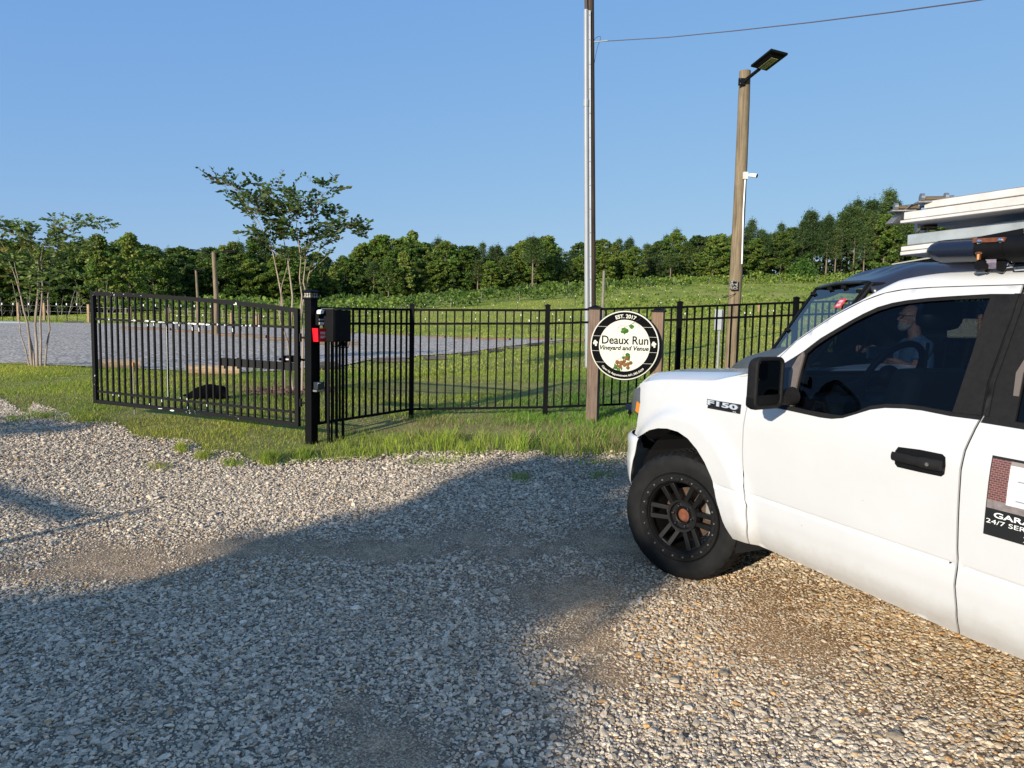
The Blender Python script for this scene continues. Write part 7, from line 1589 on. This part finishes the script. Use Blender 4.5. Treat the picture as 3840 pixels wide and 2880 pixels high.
for s_ in (-1, 1):
    MB().ball((1.93, s_ * .40, .92), (.05, .09, .06), 14, 8).build('headlamp', simple('lamp_glass', (.5, .5, .5), .1), utv, smooth=True)
    for x in (1.42, -.72):
        we_ = empty('wheel', (x, s_ * .66, .33)); we_.parent = utv; m = MB(); m.lathe([(.17, -.11), (.28, -.125), (.325, -.10), (.33, 0), (.325, .10), (.28, .125), (.17, .11)], 32); m.build('tyre', M_rubber, we_, smooth=True, angle=40)
        MB().lathe([(0, -.05), (.16, -.08), (.175, -.10), (.175, .10), (.16, .08), (0, .05)], 24).build('rim', M_dark, we_, smooth=True, angle=40)
        arc = [(x + .42 * math.cos(t), s_ * .66 + dy, .33 + .44 * math.sin(t)) for t in np.linspace(.15, math.pi - .15, 10) for dy in (-.14, .14)]
        MB().add(arc, [(2 * i, 2 * i + 1, 2 * i + 3, 2 * i + 2) for i in range(9)]).build('mud_guard', M_dark, utv)
MB().tube([(1.18, .30, 1.12), (.93, .30, 1.24)], .022, 8).build('steering_column', M_dark, utv)
c = Vector((.90, .30, 1.27)); MB().tube([c + Matrix.Rotation(rad(62), 3, 'Y') @ Vector((.18 * math.cos(a), .18 * math.sin(a), 0)) for a in np.linspace(0, 2 * math.pi, 29)], .014, 8, False).build('steering_wheel', M_dark, utv, smooth=True)
for s_ in (-1, 1):
    MB().box((.25, s_ * .30, .80), (.48, .46, .14)).build('seat_cushion', M_dark, utv, bevel=.04); MB().box((-.02, s_ * .30, 1.08), (.12, .44, .52), Matrix.Rotation(rad(-12), 3, 'Y')).build('seat_back', M_dark, utv, bevel=.04)
MB().box((-.92, 0, 1.28), (.03, 1.24, 1.02)).build('cab_back_panel', M_dark, utv, bevel=.01)
nt_ = MB()
nt_.add([(.80, -.655, .72), (.62, -.66, 1.66), (-.88, -.66, 1.72), (-.92, -.66, .72), (.80, -.670, .72), (.62, -.675, 1.66), (-.88, -.675, 1.72), (-.92, -.675, .72)], [(0, 1, 2, 3), (7, 6, 5, 4), (0, 4, 5, 1), (1, 5, 6, 2), (2, 6, 7, 3), (3, 7, 4, 0)]); nt_.build('dark_backdrop', simple('dark_backdrop_sheet', (.012, .014, .018), .5), utv)  # dark sheet added on the far side to darken the view behind the driver
# tan panel with an orange edge and a rope mop behind the driver
pb = Vector((.03, .50, 1.43)); MB().box(pb, (.27, .03, .17)).build('tan_panel', simple('tan_board', (.80, .68, .45), .7), utv, bevel=.015); MB().box(pb + Vector((-.155, 0, .02)), (.04, .04, .21)).build('orange_edge', simple('orange_trim', (.80, .36, .12), .6), utv, bevel=.01)
mp = MB(); ba = Vector((-.13, .60, 1.12))
for k in range(26):
    a = random.uniform(0, 6.28); r_ = random.uniform(.015, .04); mp.tube([ba + Vector((0, 0, .12)), ba + Vector((r_ * math.cos(a), r_ * math.sin(a), .02)), ba + Vector((r_ * 1.3 * math.cos(a), r_ * math.sin(a), -.12))], .007, 4)
mp.tube([ba + Vector((0, 0, .10)), ba + Vector((-.04, 0, .40))], .004, 5); mp.tube([ba + Vector((.01, 0, .10)), ba + Vector((-.02, 0, .40))], .003, 5); mp.build('rope_mop', simple('off_white_rope', (.62, .60, .50), .8), utv)

# the driver
man = empty('person', (UX, UY, ug_), utv.rotation_euler.z, 'bearded man in glasses and blue tee shirt seated in the side-by-side vehicle', 'person')
M_skin = simple('skin', (.50, .27, .19), .55, 0, .12, 12); M_tee = simple('blue_tee_shirt', (.10, .20, .34), .85, 0, .12, 9); M_jean = simple('dark_jeans', (.03, .04, .07), .9); M_beard = simple('grey_beard', (.42, .42, .38), .9, 0, .2, 60)
hx_, hy_, hz_ = .405, .33, 1.60     # head centre
b = MB(); b.ball((hx_, hy_, hz_ + .02), (.098, .078, .105), 24, 16); b.ball((hx_ + .045, hy_, hz_ - .055), (.058, .056, .058), 18, 12); b.ball((hx_ + .075, hy_, hz_ - .095), (.028, .036, .026), 14, 10)
b.tube([(hx_ + .09, hy_, hz_ + .03), (hx_ + .122, hy_, hz_ - .012), (hx_ + .10, hy_, hz_ - .03)], [.010, .015, .012], 10); b.ball((hx_ + .088, hy_, hz_ + .045), (.018, .06, .014), 12, 8); b.ball((hx_ + .090, hy_, hz_ - .058), (.018, .030, .012), 12, 8)
for s_ in (-1, 1): b.ball((hx_ - .005, hy_ + s_ * .080, hz_ - .005), (.024, .010, .033), 12, 8)
b.tube([(hx_ - .02, hy_, hz_ - .05), (hx_ - .045, hy_, hz_ - .16), (hx_ - .06, hy_, hz_ - .24)], [.058, .058, .075], 16)
b.ball((.33, hy_, 1.18), (.12, .19, .26), 20, 14); b.ball((.32, hy_, .93), (.14, .18, .14), 18, 12)
for s_ in (-1, 1):
    sh = (.345, hy_ + s_ * .17, 1.345); b.ball(sh, (.06, .06, .06), 12, 8)
    el = (.47, hy_ + s_ * .24, 1.12); wr_ = (.72, hy_ + s_ * .14, 1.25); b.tube([sh, el], [.050, .038], 12); b.ball(el, .039, 10, 8); b.tube([el, wr_], [.038, .026], 12)
    b.ball((.775, hy_ + s_ * .145, 1.285), (.042, .022, .036), 12, 8)
    for k, (dx, dz, ln) in enumerate(((.030, .030, .05), (.036, .012, .055), (.036, -.008, .052), (.030, -.026, .044))):
        p = Vector((.775 + dx * .6, hy_ + s_ * .15, 1.285 + dz)); b.tube([p, p + Vector((.035, s_ * .012, .01)), p + Vector((.05, -s_ * .018, .004)), p + Vector((.035, -s_ * .035, -.002))], [.0095, .009, .008, .007], 7)
    p = Vector((.765, hy_ + s_ * .13, 1.30)); b.tube([p, p + Vector((.015, -s_ * .025, .03)), p + Vector((.04, -s_ * .035, .035))], [.011, .010, .008], 7)
    hp_ = (.30, hy_ + s_ * .10, .92); kn_ = (.72, hy_ + s_ * .13, .98); ft_ = (.90, hy_ + s_ * .13, .62); b.tube([hp_, kn_], [.085, .062], 12); b.ball(kn_, .062, 10, 8); b.tube([kn_, ft_], [.058, .040], 12)
bo_ = b.build('body', M_skin, man, smooth=True); remesh(bo_, .0075, 2)
t = MB(); t.ball((.33, hy_, 1.18), (.140, .205, .27), 22, 14); t.ball((.32, hy_, .98), (.150, .190, .14), 18, 12); t.ball((.325, hy_, 1.36), (.085, .13, .065), 16, 10)
for s_ in (-1, 1): t.ball((.345, hy_ + s_ * .17, 1.335), (.075, .075, .075), 14, 10); t.tube([(.35, hy_ + s_ * .18, 1.33), (.43, hy_ + s_ * .225, 1.19)], [.072, .066], 14)
remesh(t.build('tee_shirt', M_tee, man, smooth=True), .010, 4)
j = MB()
for s_ in (-1, 1): j.tube([(.28, hy_ + s_ * .10, .92), (.74, hy_ + s_ * .13, .98)], [.105, .075], 12); j.tube([(.74, hy_ + s_ * .13, .98), (.90, hy_ + s_ * .13, .62)], [.072, .06], 12)
j.ball((.30, hy_, .92), (.15, .19, .12), 16, 10); remesh(j.build('jeans', M_jean, man, smooth=True), .014, 3)
bd_ = MB(); bd_.ball((hx_ + .072, hy_, hz_ - .085), (.046, .056, .042), 18, 12); bd_.ball((hx_ + .04, hy_, hz_ - .075), (.045, .066, .030), 16, 10); bd_.ball((hx_ + .104, hy_, hz_ - .044), (.014, .034, .008), 12, 8); remesh(bd_.build('beard', M_beard, man, smooth=True), .006, 2)
h = MB(); h.ball((hx_ - .045, hy_, hz_ + .01), (.065, .080, .075), 18, 12); remesh(h.build('hair', simple('short_grey_hair', (.30, .28, .25), .9), man, smooth=True), .008, 2)
g_ = MB()
for s_ in (-1, 1):
    g_.tube([(hx_ + .112, hy_ + s_ * (.034 + .024 * math.cos(a)), hz_ + .018 + .017 * math.sin(a)) for a in np.linspace(0, 6.283, 17)], .0026, 5, False); g_.tube([(hx_ + .112, hy_ + s_ * .058, hz_ + .026), (hx_ + .06, hy_ + s_ * .082, hz_ + .024), (hx_ - .01, hy_ + s_ * .088, hz_ + .018)], .0026, 5)
    MB().ball((hx_ + .092, hy_ + s_ * .034, hz_ + .018), (.011, .013, .012), 10, 8).build('eye', simple('eye_white_dark', (.12, .10, .09), .3), man, smooth=True)
g_.tube([(hx_ + .114, hy_ - .010, hz_ + .02), (hx_ + .114, hy_ + .010, hz_ + .02)], .0026, 5); g_.build('glasses', M_dark, man)

utv.scale = (1, 1.06, 1.058)

# ================================================================== UNSEEN SHADOW CASTERS ADDED BEHIND THE PHOTOGRAPHER (outlines shaped to throw the gravel shadows)
TEL = math.tan(SUN_EL); PERP = np.array([SUN_H[1], -SUN_H[0]])
def back(px, py, D):
    """where the sunbeam that grazes this ground point passes an upright plane D metres behind the camera: (sideways, height)"""
    p = hit1(px, py); t = p[:2] @ SUN_H + D; return float(p[:2] @ PERP), float(p[2] + t * TEL)
def pl3(l, h, D, dd=0.0): q = PERP * l - SUN_H * (D + dd); return (q[0], q[1], h)
def leafmass(name, poly, D, label, dens, thick=1.2, size=(.10, .22), trunk=(), cat='tree'):
    xs = [p[0] for p in poly]; zs = [p[1] for p in poly]; n = int((max(xs) - min(xs)) * (max(zs) - min(zs)) * dens); C_ = []
    L = rng.uniform(min(xs), max(xs), n); Hh = rng.uniform(min(zs), max(zs), n)
    k = np.array([inside((a, b_), poly) for a, b_ in zip(L, Hh)]); L, Hh = L[k], Hh[k]; jt = rng.random(len(L)) < .30; L = L + jt * rng.normal(0, .13, len(L)); Hh = Hh + jt * rng.normal(0, .10, len(L)); dd = rng.uniform(-thick / 2, thick / 2, len(L)); Hh = Hh + dd * TEL
    C_ = np.stack([PERP[0] * L - SUN_H[0] * (D + dd), PERP[1] * L - SUN_H[1] * (D + dd), Hh], -1)
    lc = float(np.mean(xs)); o0 = pl3(lc, 0, D); z0 = float(gz(o0[0], o0[1])); e_ = empty(name, (o0[0], o0[1], z0), 0, label, cat)
    quads(C_ - np.array([o0[0], o0[1], z0]), rng.uniform(size[0], size[1], len(C_)), np.array([.05, .09, .025]) * rng.uniform(.6, 1.3, (len(C_), 1)), 'crown', M_leaf, e_)
    m = MB(); top_ = max(zs) * .75
    for s_ in trunk: a = pl3(s_, 0, D); m.tube([(a[0] - o0[0], a[1] - o0[1], -.3), (a[0] - o0[0] + .1, a[1] - o0[1], top_ - z0)], [.16, .05], 8)
    m.build('trunk', M_bark, e_)
    return poly
D1 = 12.0
SH = [(-200, 2330), (0, 2290), (324, 2235), (500, 2200), (636, 2165), (868, 2090), (984, 2034), (1157, 1990), (1446, 1935), (1544, 1880), (1722, 1800), (1850, 1758), (2000, 1722), (2184, 1726), (2420, 1750), (2500, 1800), (2350, 1830), (2240, 1870), (2420, 1960), (2560, 2100), (2550, 2165), (2420, 2245), (2200, 2270), (1980, 2290), (1900, 2340), (1930, 2440), (2040, 2580), (2120, 2720), (2160, 2880)]
poly = [back(x, y, D1) for x, y in SH]; pm = min(p[0] for p in poly)
poly = poly + [(poly[-1][0] - .05, .1), (pm - 4, .1), (pm - 4, poly[0][1] - .3)]
leafmass('shadow_caster_tree', poly, D1, 'unseen tree added behind the photographer, crown shaped to throw the gravel shadow', 1150, trunk=(np.mean([p[0] for p in poly]),))
for nm, P_ in (('door', (1.2, 0, 1.0)), ('door low', (.8, 0, .5)), ('fender', (-.3, 0, 1.0)), ('wheel', (0, 0, .1)), ('wheel top', (0, 0, .8)), ('roof', (1.5, .3, 1.95)), ('rear', (3, 0, .6))):
    q = truck.matrix_world @ Vector(P_); q = np.array(q); l = q[:2] @ PERP; h = q[2] + (q[:2] @ SUN_H + D1) * TEL; print('shade?', nm, inside((l, h), poly))
D2 = 16.0
poly2 = [back(x, y, D2) for x, y in [(-260, 1584), (0, 1582), (250, 1584), (420, 1600), (380, 1616), (200, 1628), (0, 1640), (-260, 1655)]]
leafmass('shadow_caster_tree', poly2, D2, 'second unseen crown added behind the photographer to throw the left shadow band', 500, thick=.6, trunk=())  # added crown, its outline cut to the upper left shadow band
# unseen gate post and rail, added left of the picture to cast the thin shadows
tp = hit1(560, 1913); t_ = 9.0; b0 = tp[:2] - SUN_H * t_; zb = float(gz(b0[0], b0[1])); hh = tp[2] + t_ * TEL - zb
op = empty('unseen_gate_post', (b0[0], b0[1], zb), ga, 'unseen black gate post and rail added left of the drive to cast shadows', 'gate post')
MB().box((0, 0, hh / 2 - .1), (.075, .075, hh + .2)).build('post', M_black, op)
pj = [hit1(x, y) for x, y in ((330, 1945), (0, 1838), (-500, 1700))]
pts = []
for q, tq in zip(pj, (8.1, 8.3, 8.6)): r_ = q[:2] - SUN_H * tq; pts.append(Vector((r_[0], r_[1], q[2] + tq * TEL)))
Ri = Matrix.Rotation(-ga, 3, 'Z'); pts = [Ri @ (p - Vector((b0[0], b0[1], zb))) for p in pts]
m = MB()
for a, b_ in zip(pts[:-1], pts[1:]): m.bar(a, b_, .05, .085)
m.build('shadow_rail', M_black, op)
